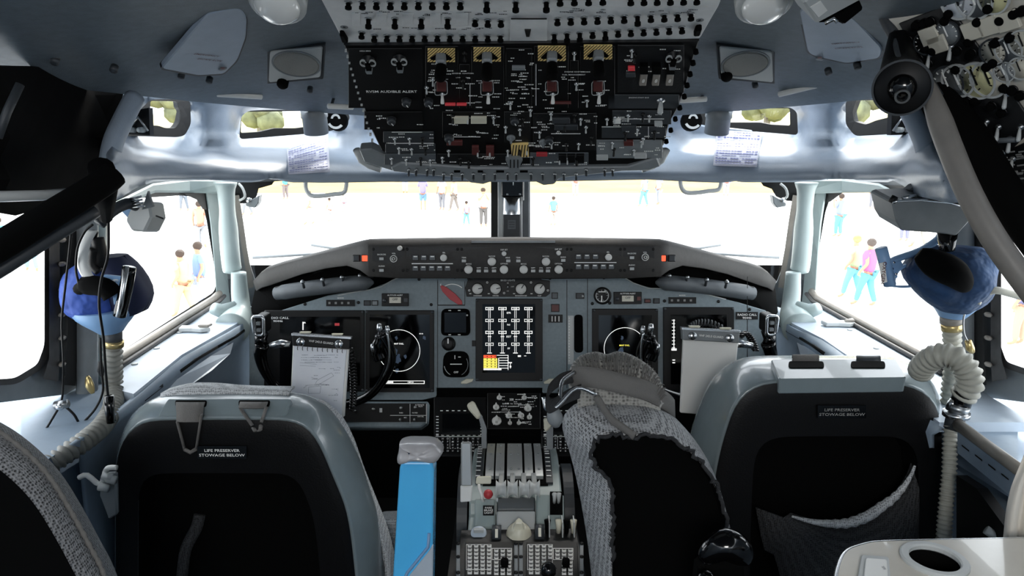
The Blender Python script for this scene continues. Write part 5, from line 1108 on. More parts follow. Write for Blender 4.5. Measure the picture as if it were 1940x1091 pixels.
mb = MB(); mb.ball(P(1039, 1080, 1.27), .016, 'blackgloss'); mb.tube([P(1039, 1080, 1.27), P(1040, 1092, 1.29)+V3(0, 0, -.02)], .006, 'black'); mb.build('trim_ball', ast)
# ================================================================ CONTROL YOKES
def yoke(side):
    L = side == 'left'
    t = thing('control_yoke', 'black control yoke with %s' % ('silver rimmed horn behind the spiral pad, left seat' if L else 'silver rimmed horn at far right of the instrument panel'), 'control yoke', P(610 if L else 1345, 800, 1.9))
    if L: arms = [[(497, 652, 1.86), (493, 672, 1.87), (502, 703, 1.88), (525, 735, 1.9), (560, 752, 1.9), (610, 760, 1.92)], [(722, 632, 1.84), (737, 660, 1.85), (738, 690, 1.86), (722, 725, 1.87), (695, 752, 1.88), (655, 765, 1.9), (610, 762, 1.92)]]
    else: arms = [[(1455, 650, 1.86), (1462, 680, 1.87), (1452, 715, 1.9), (1420, 745, 1.9), (1345, 760, 1.92)], [(1230, 640, 1.84), (1216, 670, 1.85), (1222, 705, 1.86), (1245, 735, 1.87), (1290, 752, 1.9), (1345, 760, 1.92)]]
    for a in arms:
        sp = smooth_pts([P(*q) for q in a], 5); n = len(sp); mb = MB(); mb.tube(sp, [.019-.007*min(1, i/(n*.5)) for i in range(n)], 'blackgloss', 12); mb.build('wheel_arm', t)
    mb = MB(); c = P(610 if L else 1345, 765, 1.92); mb.tube([c, c+V3(0, .06, -.3), c+V3(0, .1, -.75)], .03, 'black', 14); mb.build('column', t)
    mb = MB(); mb.box(Fr(c, (1, 0, 0), (0, 0, 1)), (0, .02, 0), (.1, .1, .05), 'black'); mb.build('hub', t, bevel=.012)
    # outer horn with switch head
    hx, hy = (490, 618) if L else (1462, 617); s = 1 if L else -1; f = Fr(P(hx, hy, 1.84), (1, -.1*s, 0), (-.12*s, 0, 1)); hp = f.px(hx, hy)
    mb = MB(); q = rounded([(-11, 19), (11, 19), (9, -18), (-9, -18)], 7); q = [(a*hp, b*hp) for a, b in q]; mb.prism(f, q, -.05, -.004, 'black'); hd = mb.build('switch_head', t, bevel=.004)
    mb = MB(); mb.tube([f.w(a, b, 0) for a, b in q], .0045, 'metal', 8, closed=True); mb.build('silver_rim', hd, label='silver rim')
    for b in (6, -7): mb = MB(); mb.box(f, (.001*s, b*hp, .001), (.011, .009, .008), 'grey'); mb.build('rocker', hd, bevel=.001)
    mb = MB(); e = P(hx+s*5, 652, 1.86); mb.tube([f.w(0, -.02, -.03), P(hx+s*4, 640, 1.87), e], [.014, .016, .017], 'blackgloss', 12); mb.build('grip', t)
    mb = MB(); a = P(512 if L else 1425, 655, 1.85); mb.tube([a, a+V3(s*.03, 0, .006), a+V3(s*.052, 0, .004)], [.008, .011, .008], 'metal', 12); mb.build('trim_switch', t)
    # inner horn
    mb = MB(); X = (lambda x: x) if L else (lambda x: 1952-x)
    sp = smooth_pts([P(X(722), 636, 1.84), P(X(719), 650, 1.84), P(X(716), 664, 1.85), P(X(722), 680, 1.85)], 4); mb.tube(sp, [.016]*4+[.019]*(len(sp)-4), 'blackgloss', 12); mb.build('inner_grip', t)
    for x, y, r_ in ((719, 622, .008), (734, 626, .007), (706, 660, .006)): mb = MB(); p = P(X(x), y, 1.83); mb.tube([p+V3(0, 0, .012), p, p+V3(0, .01, -.02)], [r_*.7, r_, r_*.8], 'metal', 10); mb.build('thumb_button', t)
    mb = MB(); sp = smooth_pts([P(X(733), 630, 1.82), P(X(737), 655, 1.82), P(X(736), 690, 1.83), P(X(725), 715, 1.85)], 4); mb.tube(sp, .003, 'metal', 6); mb.build('edge_trim', t)
    return t
yoke('left'); yoke('right')
# chart clipboards on the yokes (clip on: things of their own)
def clipboard(L):
    if L: tl, tr, br, bl, d = (553, 633), (664, 640), (652, 790), (549, 778), 1.80
    else: tl, tr, br, bl, d = (1293, 622), (1402, 628), (1385, 790), (1289, 782), 1.80
    a, b, c = P(bl[0], bl[1], d-.02), P(br[0], br[1], d-.02), P(tl[0], tl[1], d+.02); f = fr3(a, b, c)
    t = thing('chart_clip', 'chart clip on the left yoke holding a spiral pad under its silver bar' if L else 'chart clip on the right yoke with silver top bar and blank grey plate', 'clipboard', f.hit((tl[0]+tr[0])/2, 780))
    mb = MB(); mb.pp(f, [(tl[0]+2, tl[1]+8), (tr[0]-2, tr[1]+8), br, bl], -.012, 0, 'white'); mb.build('backing_plate', t, bevel=.002)
    mb = MB(); q = [(tl[0], tl[1]+0), (tr[0], tr[1]), (tr[0]-2, tr[1]+22), (tl[0]+1, tl[1]+22)]; mb.pp(f, q, -.01, .014, 'black' if L else 'grey'); br_ = mb.build('clamp_bar', t, bevel=.002)
    g = Fr(f.w(0, 0, .0142), f.U, f.V); mb = MB(); mb.pp(g, [(tl[0]-1, tl[1]-2), (tr[0]+1, tr[1]-2), (tr[0]+1, tr[1]+3), (tl[0]-1, tl[1]+3)], -.02, .003, 'metal'); mb.build('top_rod', t, bevel=.001)
    for x, dy in ((tl[0]+18, 13), (tr[0]-21, 13)):
        y = tl[1]+dy+(x-tl[0])*.06; p_ = g.px(x, y); mb = MB(); mb.lathe(g, g.uv(x, y), [(8*p_, 0), (8*p_, .008), (7*p_, .010)], 'metal', 18); k_ = mb.build('clamp_knob', t); mb = MB(); mb.box(Fr(g.hit(x, y)+f.N*.010, f.U, f.V), (0, 0, .002), (.002, .014, .005), 'dkgrey'); mb.build('knob_slot', k_)
    mb = MB(); mb.text('VHF 243.0 GUARD', g, (tl[0]+tr[0])/2, tl[1]+15, 4, 'mark', 1.0); mb.build('lettering', t)
    for x in (tl[0]+24, tr[0]-26): mb = MB(); y = tl[1]-4+(x-tl[0])*.06; mb.pp(g, [(x-10, y-2), (x+10, y-2), (x+9, y+1), (x-9, y+1)], -.012, .004, 'ivory'); mb.build('hinge_tab', t)
    if L:
        h = Fr(f.w(0, 0, .0006), f.U, f.V); mb = MB(); mb.pp(h, [(tl[0]+4, tl[1]+22), (tr[0]-8, tr[1]+23), (br[0]-6, br[1]), (bl[0]+2, bl[1])], 0, .006, 'paper'); pd = mb.build('notepad'); setp(pd, 'white spiral bound paper pad with faint sketched diagram clipped on the left yoke', 'notepad'); W[pd.name] = W[pd.name]
        k = Fr(h.w(0, 0, .0065), f.U, f.V); mb = MB()
        for i in range(10): x = tl[0]+11+i*9.4; y = tl[1]+25+i*.6; mb.tube([k.hit(x, y+5), k.hit(x, y+2)+f.N*.004, k.hit(x+.5, y-2)+f.N*.003], .0009, 'dkgrey', 5)
        mb.build('spiral_binding', pd); mb = MB(); rr = random.Random(5)
        def ln(x0, y0, x1, y1): 
            a = k.hit(x0, y0); b = k.hit(x1, y1); mb.tube([a, b], .00035, 'print', 4)
        for j in range(4): markbits(mb, k, 568, 672+j*4.5, 640, 673+j*4.5, 9, 'print', .5, .8, rr)
        for q in ((568, 687, 600, 690), (568, 692, 598, 694), (605, 718, 628, 706), (628, 706, 632, 712), (632, 712, 606, 727), (605, 718, 600, 722), (585, 733, 608, 731), (608, 731, 606, 745), (606, 745, 584, 745), (584, 745, 585, 733), (578, 730, 620, 728), (600, 722, 596, 730), (604, 726, 620, 729), (575, 735, 582, 730), (590, 715, 603, 719)): ln(*q)
        for q, n_ in (((600, 697, 616, 700), 2), ((585, 706, 600, 720), 4), ((625, 695, 645, 708), 5), ((622, 735, 640, 760), 7), ((596, 727, 622, 730), 5)): markbits(mb, k, *q, n_, 'print', .5, .8, rr)
        mb.build('handwriting', pd)
    # coiled cord
    mb = MB(); pts = []
    if L: path = [(664, 660, 1.84), (668, 700, 1.84), (670, 740, 1.85), (668, 775, 1.86)]
    else: path = [(1400, 640, 1.86), (1412, 630, 1.87), (1425, 645, 1.88), (1432, 665, 1.88)]
    sp = resample(smooth_pts([P(*q) for q in path], 8), 20*(8 if L else 5))
    for i, q in enumerate(sp): a_ = i*2*PI/8; pts.append(q+V3(.008*math.cos(a_), .008*math.sin(a_), 0))
    mb.tube(pts, .0028, 'blackgloss', 6); o = mb.build('coiled_cord'); setp(o, 'black coiled cord hanging beside the clipboard on the %s yoke' % ('left' if L else 'right'), 'cord')
clipboard(True); clipboard(False)
mb = MB(); pts = []; sp = resample(smooth_pts([P(*q) for q in ((1305, 622, 1.9), (1320, 612, 1.92), (1345, 612, 1.93), (1368, 622, 1.92))], 8), 90)
for i, q in enumerate(sp): a_ = i*2*PI/8; pts.append(q+V3(0, .008*math.sin(a_), .008*math.cos(a_)))
mb.tube(pts, .003, 'dkgrey', 6); o = mb.build('coiled_cord'); setp(o, 'short dark coiled cord arching above the right yoke clip', 'cord')
# ================================================================ SEATS
def arch(pts, d, n=36, w=3):
    """an open arch outline (foot - over the top - foot) as n points at depth d"""
    q = [Vector((x, y, 0)) for x, y in pts]; sp = resample(smooth_pts(q, 6), n); return [P(v.x, v.y, d) for v in sp]
def rings(mb, rs, m, flip=False): return mb.grid(rs, m, True, flip)
def seat_shell(t, front, bulge, back, inner, d, name='seat_shell', inm='seatblack', n=40):
    F_, B_, K_, I_ = arch(front, d[0], n), arch(bulge, d[1], n), arch(back, d[2], n), arch(inner, d[3], n)
    K2 = [a.lerp(b, .10)+V3(0, -.004, 0) for a, b in zip(K_, I_)]
    mb = MB(); mb.grid([F_, B_, K_], 'seatgrey', flip=False); sh = mb.build(name, t, subsurf=1, solid=-.004)
    mb = MB(); mb.grid([[q+V3(0, .002, 0) for q in K_], K2, [q+V3(0, -.001, 0) for q in I_]], inm); mb.build('back_panel', t, subsurf=1)
    J_ = [q+V3(0, .05, 0)+(sum(I_, V3(0, 0, 0))/len(I_)-q)*.04 for q in I_]; k = len(J_)
    mb = MB(); mb.grid([I_, J_], 'blackmatte'); h = k//2
    for i in range(h-1): mb.add([J_[i], J_[i+1], J_[k-2-i], J_[k-1-i]], [[0, 1, 2, 3]], 'blackmatte')
    mb.build('back_recess', t); return sh
# ---- left pilot seat
ls = thing('pilot_seat', 'grey shell pilot seat back at left with black rear panel and two hanging strap loops', 'pilot seat', P(470, 1250, 1.4))
seat_shell(ls, [(240, 1300), (240, 1000), (240, 870), (262, 800), (300, 755), (350, 738), (560, 742), (622, 765), (668, 830), (700, 915), (728, 1020), (742, 1300)],
 [(216, 1300), (216, 1000), (216, 860), (232, 800), (262, 758), (320, 744), (560, 745), (612, 765), (652, 822), (688, 912), (716, 1020), (724, 1300)],
 [(218, 1300), (218, 1000), (219, 880), (234, 832), (262, 803), (312, 797), (540, 797), (575, 806), (602, 838), (630, 905), (662, 1000), (690, 1300)],
 [(262, 1300), (262, 1050), (263, 950), (268, 912), (290, 898), (330, 896), (490, 896), (540, 897), (562, 906), (580, 940), (600, 1020), (625, 1300)], (1.50, 1.42, 1.34, 1.335))
fh = fr3(P(300, 785, 1.37), P(548, 785, 1.37), P(300, 750, 1.405))
mb = MB(); mb.pp(fh, rounded([(318, 753), (552, 753), (541, 790), (296, 790)], 6), -.02, .012, 'seatgrey'); hp_ = mb.build('headrest_plate', ls, bevel=.004)
g = Fr(fh.w(0, 0, .0125), fh.U, fh.V)
for x0, x1 in ((332, 392), (452, 512)): mb = MB(); mb.pp(g, rounded([(x0, 758), (x1, 758), (x1-2, 770), (x0, 770)], 4), -.004, .0015, 'blackmatte'); mb.build('strap_slot', hp_)
def strap(pts, w, m, t, name='strap', th=.003, dirn=(1, 0, 0)):
    sp = smooth_pts([P(*q) for q in pts], 6); rows = []; D = Vector(dirn).normalized()
    for i, q in enumerate(sp):
        ww = (w[0]+(w[1]-w[0])*i/(len(sp)-1)) if isinstance(w, tuple) else w
        rows.append([q-D*ww/2, q-D*ww/6+V3(0, -.001, 0), q+D*ww/6+V3(0, -.001, 0), q+D*ww/2])
    mb = MB(); mb.grid(rows, m); return mb.build(name, t, solid=th)
strap([(362, 762, 1.385), (360, 769, 1.365), (360, 785, 1.345), (358, 800, 1.335)], (.060, .046), 'strap', ls)
for a, b in (((336, 798), (350, 852)), ((382, 785), (372, 850))): mb = MB(); mb.tube([P(a[0], a[1], 1.335), P(b[0], b[1], 1.33)], .0045, 'strap', 8, flat=.5); mb.build('strap_loop', ls)
mb = MB(); mb.tube([P(350, 851, 1.33), P(361, 857, 1.325), P(372, 850, 1.33)], .004, 'strap', 8); mb.build('strap_loop', ls)
strap([(482, 762, 1.385), (480, 767, 1.365), (478, 774, 1.355)], (.056, .052), 'strap', ls)
for a, b in (((456, 774), (478, 806)), ((505, 770), (495, 800)), ((478, 806), (484, 817)), ((495, 800), (493, 815)), ((484, 817), (493, 815))): mb = MB(); mb.tube([P(a[0], a[1], 1.345), P(b[0], b[1], 1.33)], .0042, 'strap', 8, flat=.5); mb.build('strap_loop', ls)
FL = Fr(P(420, 857, 1.328), (1, 0, 0), (0, .02, 1))
def preserver(fr, x0, y0, x1, y1, t, mk='mark', rot=0):
    mb = MB(); mb.bx(fr, x0, y0, x1, y1, -.004, 0, 'blackgloss'); pl_ = mb.build('placard', t, label='black placard reading LIFE PRESERVER STOWAGE BELOW'); g = Fr(fr.w(0, 0, .0004), fr.U, fr.V); mb = MB(); cx = (x0+x1)/2; h = (y1-y0)
    mb.text('LIFE PRESERVER', g, cx, y0+h*.34, 5.4, mk, 1.25); mb.text('STOWAGE BELOW', g, cx, y0+h*.70, 5.4, mk, 1.3); mb.build('lettering', pl_)
preserver(FL, 374, 845, 467, 869, ls)
# pouch folds seen in the recess, mesh cushion at the side and top
mb = MB(); mb.tube(smooth_pts([P(345, 1091, 1.37), P(352, 1040, 1.372), P(372, 1000, 1.375), P(378, 975, 1.38)], 4), [.012]*13, 'meshdark', 8); mb.build('pouch_fold', ls)
mb = MB(); A = arch([(300, 748), (340, 738), (390, 737), (450, 742), (545, 744)], 1.43, 14); mb.grid([[q+V3(0, 0, -.02) for q in A], [q+V3(0, .01, .0) for q in A], [q+V3(0, .05, -.004) for q in A]], 'meshlight'); mb.build('cushion_top', ls, solid=.004)
mb = MB(); A = [(600, 758), (630, 785), (655, 830), (676, 890), (700, 950), (724, 1015), (738, 1100), (742, 1300)]; a0 = arch(A, 1.46, 24); a1 = arch([(x+15-6*(i == 0), y-2) for i, (x, y) in enumerate(A)], 1.50, 24); a2 = arch([(x+12, y) for x, y in A], 1.60, 24)
mb.grid([a0, a1, a2], 'meshlight'); mb.build('back_cushion', ls, solid=.01)
mb = MB(); q = [P(715, 988, 1.62), P(752, 984, 1.66), P(752, 1300, 1.5), P(690, 1300, 1.5)]; fq = fr3(q[3], q[2], q[0]); mb.pp(fq, rounded([(705, 986), (756, 984), (760, 1300), (690, 1300)], 12), -.12, 0, 'meshlight'); mb.build('seat_cushion', ls, bevel=.01)
for x, y in ((205, 905), (198, 925), (212, 910)): mb = MB(); mb.tube([P(x-10, y-4, 1.26), P(x+8, y, 1.26)], .008, 'ltgrey', 10); mb.build('adjuster_pin', ls)
mb = MB(); mb.tube(smooth_pts([P(150, 905, 1.27), P(165, 900, 1.27), P(190, 918, 1.27), P(200, 893, 1.265), P(206, 886, 1.26), P(222, 886, 1.26)], 3), .005, 'white', 8); mb.build('adjuster_link', ls)
mb = MB(); f = Fr(P(210, 910, 1.27), (1, 0, 0), (0, 0, 1)); mb.pp(f, [(190, 918), (200, 896), (220, 896), (222, 975), (205, 985), (188, 940)], -.01, 0, 'grey'); mb.build('adjuster_plate', ls, bevel=.003)
mat('capgrey', '#b4b2b4', .3, coat=.5)
# ---- raised armrest, blue, wrapped in grey plastic at the end
ar = thing('raised_armrest', 'bright blue upright armrest with a silvery wrapped top, right of the left seat', 'armrest', P(785, 1250, 1.3))
d0 = 1.28; Lp = [(762, 874), (818, 874), (822, 890), (821, 960), (819, 1091), (815, 1300), (735, 1300), (744, 1091), (752, 960), (757, 885)]
f = Fr(P(785, 980, d0), (1, 0, 0), (0, .12, 1)); mb = MB(); mb.pp(f, rounded(Lp, 7), -.055, 0, 'blueplastic'); mb.build('armrest_body', ar, bevel=.008, seg=3)
mb = MB(); g = Fr(f.w(0, 0, .001), f.U, f.V); mb.pp(g, [(821, 1030), (808, 1048), (768, 1098), (760, 1300), (816, 1300), (820, 1091)], -.004, .0, 'sill'); mb.build('corner_area', ar, bevel=.002, label='white lower corner area')  # flat white area laid over the blue lower corner
mb = MB(); mb.tube([g.hit(x, y)+f.N*.001 for x, y in ((813, 1010), (811, 1036), (772, 1084), (764, 1100), (756, 1300))], .003, 'steelblue', 8); mb.build('highlight_stripe', ar)  # painted highlight: pale blue line along the armrest
cp = [(757, 842), (770, 838), (790, 841), (806, 839), (824, 841), (830, 848), (840, 856), (832, 866), (826, 878), (812, 873), (790, 871), (770, 873), (754, 881), (752, 868), (756, 856)]
mb = MB(); k = len(cp); c_ = f.uv(792, 858); rr_ = []
for n_, s_ in ((-.05, .92), (-.035, 1.04), (-.01, 1.05), (.008, 1.0), (.018, .80), (.022, .4)): rr_.append([f.w(c_[0]+(f.uv(x, y)[0]-c_[0])*s_, c_[1]+(f.uv(x, y)[1]-c_[1])*s_, n_+.003*math.sin(i*2.1)) for i, (x, y) in enumerate(cp)])
rr_ = [r_+[r_[0]] for r_ in rr_]; mb.grid(rr_, 'capgrey'); mb.add(rr_[-1][:-1], [list(range(k))], 'capgrey', True); mb.add(rr_[0][:-1], [list(range(k))[::-1]], 'capgrey', True); mb.build('wrapped_cap', ar, subsurf=1, label='silvery wrapped cap')
# ---- right pilot seat
rs_ = thing('pilot_seat', 'grey shell pilot seat back at right with a pouch rim curving across its black rear', 'pilot seat', P(1560, 1250, 1.4))
seat_shell(rs_, [(1270, 1300), (1290, 1091), (1300, 850), (1322, 770), (1345, 715), (1385, 682), (1440, 672), (1690, 674), (1735, 690), (1762, 725), (1775, 800), (1770, 1091), (1765, 1300)],
 [(1285, 1300), (1300, 1091), (1312, 870), (1330, 800), (1352, 738), (1372, 700), (1410, 680), (1470, 677), (1700, 680), (1745, 690), (1776, 722), (1790, 775), (1792, 840), (1786, 1091), (1780, 1300)],
 [(1330, 1300), (1335, 1091), (1358, 892), (1387, 785), (1405, 752), (1445, 728), (1520, 726), (1690, 728), (1742, 738), (1772, 762), (1785, 812), (1786, 870), (1779, 1091), (1774, 1300)],
 [(1420, 1300), (1420, 1120), (1422, 1000), (1428, 880), (1440, 842), (1470, 828), (1540, 826), (1650, 826), (1700, 827), (1725, 838), (1738, 865), (1740, 930), (1738, 1091), (1736, 1300)], (1.60, 1.5, 1.38, 1.375))
fh = fr3(P(1470, 716, 1.40), P(1715, 716, 1.40), P(1470, 680, 1.50))
mb = MB(); mb.pp(fh, rounded([(1460, 680), (1698, 680), (1718, 715), (1476, 718)], 5), -.02, .012, 'seatgrey'); hp_ = mb.build('headrest_plate', rs_, bevel=.004)
g = Fr(fh.w(0, 0, .0125), fh.U, fh.V)
for x0, x1 in ((1494, 1562), (1612, 1678)): mb = MB(); mb.pp(g, rounded([(x0, 684), (x1-2, 684), (x1, 696), (x0, 696)], 5), -.004, .0015, 'blackmatte'); mb.build('strap_slot', hp_)
strap([(1526, 690, 1.455), (1527, 678, 1.462), (1526, 671, 1.48), (1524, 676, 1.52)], .055, 'strap', rs_); strap([(1646, 692, 1.455), (1646, 680, 1.462), (1645, 673, 1.48), (1644, 678, 1.52)], .05, 'dkgrey', rs_)
preserver(Fr(P(1594, 780, 1.368), (1, 0, 0), (0, .02, 1)), 1549, 768, 1641, 792, rs_, 'markdim')
rim = [(1500, 978), (1525, 985), (1560, 991), (1605, 991), (1645, 977), (1672, 958), (1692, 944), (1712, 922), (1727, 898), (1733, 882)]
sp = arch(rim, 1.365, 34); mb = MB(); mb.tube(sp, [.002+.010*math.sin(PI*min(1, i/33*.96+.02))**1.2*(.7+.3*math.sin(i*1.7)**2) for i in range(34)], 'meshlight', 10); mb.build('pouch_rim', rs_, label='gathered fabric rim, its lit edge put in as pale colour')  # light on the pouch edge put into the colour as pale fabric
mb = MB(); lo_ = arch([(1432, 960), (1448, 1040), (1470, 1060), (1530, 1300), (1600, 1300), (1690, 1300), (1730, 1300), (1736, 1300), (1737, 1200), (1738, 1000)], 1.372, 34); mb.grid([[q+V3(0, .012, 0) for q in sp], [a.lerp(b, .3)+V3(0, -.015, 0) for a, b in zip(sp, lo_)], lo_], 'meshdark'); mb.build('pouch', rs_, solid=.003)
# ---- centre observer seat with knitted cover and belt
cs = thing('observer_seat', 'black and grey knit covered observer seat back beside the throttle quadrant, belted at its headrest', 'observer seat', P(1240, 1280, 1.2))
kb = [(1165, 1300), (1160, 1091), (1158, 930), (1130, 885), (1120, 862), (1132, 832), (1150, 822), (1205, 828), (1212, 824), (1255, 826), (1300, 848), (1340, 892), (1368, 950), (1380, 1010), (1386, 1091), (1392, 1300)]
km = [(1128, 1300), (1116, 1091), (1095, 950), (1072, 850), (1056, 800), (1072, 768), (1120, 757), (1160, 757), (1200, 760), (1245, 768), (1282, 795), (1322, 838), (1352, 893), (1374, 960), (1388, 1030), (1398, 1300)]
kf = [(1140, 1300), (1128, 1091), (1108, 950), (1084, 850), (1072, 800), (1090, 765), (1130, 750), (1160, 748), (1200, 750), (1240, 757), (1275, 785), (1310, 825), (1338, 880), (1360, 950), (1372, 1030), (1380, 1300)]
F_, M_, K_ = arch(kf, 1.42, 48), arch(km, 1.30, 48), arch(kb, 1.16, 48); M0 = [a.lerp(b, .35)+(b-a).normalized()*.0+V3(0, 0, .006) for a, b in zip(M_, K_)]
mb = MB(); mb.grid([F_, M_, M0, K_], 'mesh'); mb.build('knit_cover', cs, subsurf=1, solid=-.004)
mb = MB(); J_ = [q+V3(0, .02, 0)+(P(1260, 1000, 1.18)-q)*.06 for q in K_]; mb.grid([K_, J_], 'blackmatte'); k = len(J_)
for i in range(k//2-1): mb.add([J_[i], J_[i+1], J_[k-2-i], J_[k-1-i]], [[0, 1, 2, 3]], 'blackmatte')
mb.build('back_panel', cs)
mb = MB(); rr2 = random.Random(9)
sp = resample(arch(kb, 1.158, 90), 200); mb.tube([q+V3(rr2.uniform(-.004, .004), rr2.uniform(-.004, .002), rr2.uniform(-.004, .004)) for q in sp[45:160]], .0035, 'fabric', 6); mb.build('frayed_edge', cs)
hd = [(1080, 735), (1076, 705), (1084, 684), (1100, 668), (1130, 661), (1150, 667), (1170, 660), (1198, 668), (1225, 684), (1245, 703), (1258, 730), (1268, 765)]
H1 = arch(hd, 1.36, 40); H0 = arch([(1080+(x-1080)*.97, y+12) for x, y in hd], 1.46, 40); H2 = arch([(1172+(x-1172)*.93, 740+(y-740)*.80) for x, y in hd], 1.29, 40); H3 = arch([(1172+(x-1172)*.80, 762+(y-740)*.35) for x, y in hd], 1.27, 40); H4 = arch([(1172+(x-1172)*.84, 790+(y-740)*.05) for x, y in hd], 1.28, 40)
m_ = weave('knit', '#a6a5a0', '#17171a', 150)
mb = MB(); mb.grid([H0, H1, H2, H3, H4], 'knitcover' if 'knitcover' in MATS else 'knit'); mb.build('head_cushion', cs, subsurf=1)
# fuzzy wool strands on the head cushion
mb = MB()
for i in range(0, 38):
    a, b, c = H1[min(i, 39)], H2[min(i, 39)], H3[min(i, 39)]
    for j in range(3):
        o_ = V3(rr2.uniform(-.004, .004), -.001, rr2.uniform(-.001, .001)); mb.tube([a.lerp(b, .38)+o_+V3(0, -.003, 0), a.lerp(b, .5)+o_, b+o_, b.lerp(c, .6)+o_], .0008, 'strap', 4)
mb.build('wool_strands', cs)['kind'] = 'stuff'
sp = [(1086, 712, 1.27), (1130, 716, 1.235), (1180, 728, 1.235), (1225, 741, 1.26), (1262, 762, 1.31), (1275, 775, 1.36)]
strap(sp, .036, 'strap', cs, 'belt', .004, (0, .35, 1))
strap([(1088, 712, 1.27), (1060, 720, 1.25), (1036, 745, 1.22), (1042, 770, 1.2), (1075, 752, 1.22), (1100, 742, 1.225)], .030, 'fabric', cs, 'belt_loop', .003, (.15, .8, .5))
mb = MB(); mb.tube(smooth_pts([P(1089, 705, 1.26), P(1066, 722, 1.24), P(1062, 750, 1.22), P(1064, 764, 1.21)], 4), .004, 'metal', 8); mb.tube(smooth_pts([P(1030, 752, 1.21), P(1036, 775, 1.2), P(1055, 770, 1.2), P(1092, 735, 1.22), P(1130, 748, 1.22)], 4), .004, 'metal', 8); mb.build('buckle_edge', cs, label='shiny buckle edge')
mb = MB(); mb.tube(smooth_pts([P(1048, 775, 1.22), P(1052, 795, 1.22), P(1054, 808, 1.22)], 3), [.010, .012, .014, .014, .012, .008, .006], 'grey', 10); mb.build('belt_anchor', cs)
mb = MB(); mb.tube(smooth_pts([P(1130, 752, 1.23), P(1155, 790, 1.2), P(1180, 810, 1.17), P(1202, 826, 1.15)], 5), .005, 'strap', 8, flat=1.6); mb.build('cord', cs)
mb = MB(); mb.tube([P(1325, 1063, 1.0), P(1355, 1035, 1.0), P(1380, 1028, 1.0), P(1405, 1045, 1.0), P(1418, 1068, 1.0)], [.012, .024, .028, .024, .008], 'blackgloss', 16); mb.tube([P(1332, 1080, 1.0), P(1345, 1120, 1.0)], [.014, .02], 'blackgloss', 12); mb.build('armrest_end', cs, subsurf=2)
mb = MB(); f = Fr(P(1340, 1091, 1.02), (1, 0, 0), (0, 0, 1)); mb.pp(f, [(1325, 1070), (1420, 1062), (1440, 1300), (1300, 1300)], -.04, 0, 'blackmatte'); mb.build('armrest_body', cs, bevel=.01)
# ---- dark jump seat back in the near left corner
js = thing('jump_seat', 'black fabric jump seat back with ribbed piping filling the near lower left corner', 'jump seat', P(40, 1280, .8))
A = [(-250, 740), (-100, 755), (0, 797), (60, 838), (110, 888), (150, 950), (188, 1020), (222, 1091), (290, 1300)]
a1 = arch(A, .86, 44); a0 = arch([(x+2, y+4) for x, y in A], .94, 44); a2 = arch([(x-26, y+22) for x, y in A], .80, 44); a3 = arch([(x-50, y+60) for x, y in A], .78, 44); a4 = arch([(x-250, y+400) for x, y in A], .78, 44)
mb = MB(); weave('meshborder', '#8a8b8d', '#08080a', 300); mb.grid([a0, a1, a2, a3], 'meshborder'); mb.build('piped_border', js, subsurf=1); mb = MB(); mb.grid([[q+V3(0, .001, 0) for q in a3], a4], 'blackmatte'); mb.build('back_panel', js)
mb = MB(); mb.tube(resample(arch([(x-20, y+10) for x, y in A], .815, 44), 200), [.0028+.0006*math.sin(i*1.3) for i in range(200)], 'strap', 8); mb.build('piping', js)
# ================================================================ LEFT OXYGEN MASK, HEADSET, CABLES
mat('hoseleft', '#86857e', .5, noise=.1)
om_ = thing('oxygen_mask', 'crumpled blue oxygen mask bag hanging by the left side window on a ribbed hose', 'oxygen mask', P(210, 600, 1.5))
def blob(rows, m, seed=0, amp=.004, n=22):
    """closed soft body: stacked rings (px centre, py, d, rx px, ry metres deep)"""
    rr = random.Random(seed); R_ = []
    ph = [rr.uniform(0, 6.28) for _ in range(6)]
    for j, (x, y, d, rx, rd) in enumerate(rows):
        c = P(x, y, d); w_ = rx*d/F; ring = []
        for i in range(n+1):
            a = 2*PI*(i % n)/n; k = 1+amp/.05*(math.sin(3*a+ph[j % 6])*.6+math.sin(5*a+ph[(j+2) % 6])*.4); ring.append(c+V3(w_*k*math.cos(a), -rd*k*math.sin(a), 0))
        R_.append(ring)
    mb = MB(); mb.grid(R_, m, flip=True); mb.add(R_[0][:-1], [list(range(n))], m, True); mb.add(R_[-1][:-1], [list(range(n))[::-1]], m, True); return mb
blob([(170, 500, 1.52, 22, .03), (165, 515, 1.52, 38, .05), (168, 540, 1.52, 47, .06), (170, 570, 1.52, 50, .06), (178, 592, 1.52, 48, .055), (182, 606, 1.52, 30, .03)], 'bluefab', 2, .006).build('bag', om_, subsurf=1)
blob([(215, 484, 1.55, 22, .03), (222, 500, 1.55, 30, .05), (235, 530, 1.55, 42, .06), (250, 565, 1.55, 44, .06), (245, 590, 1.55, 30, .05)], 'navy', 5, .006).build('bag_fold', om_, subsurf=1)
mb = MB(); mb.tube(smooth_pts([P(150, 548, 1.45), P(165, 540, 1.43), P(200, 545, 1.42), P(215, 560, 1.42)], 4), [.012]*4+[.02]*9, 'blackmatte', 10); mb.build('face_seal', om_)
blob([(196, 585, 1.52, 60, .06), (200, 600, 1.52, 56, .06), (206, 615, 1.52, 34, .045), (212, 628, 1.52, 20, .03)], 'steelblue', 1, .001).build('mask_cup', om_, subsurf=1)
mb = MB(); mb.tube([P(214, 622, 1.52), P(214, 640, 1.52), P(215, 650, 1.52)], .0185, 'dkgrey', 18); mb.build('collar', om_); mb = MB(); mb.tube([P(215, 645, 1.52), P(215, 656, 1.52)], .021, 'brass', 20); mb.build('clamp_ring', om_)
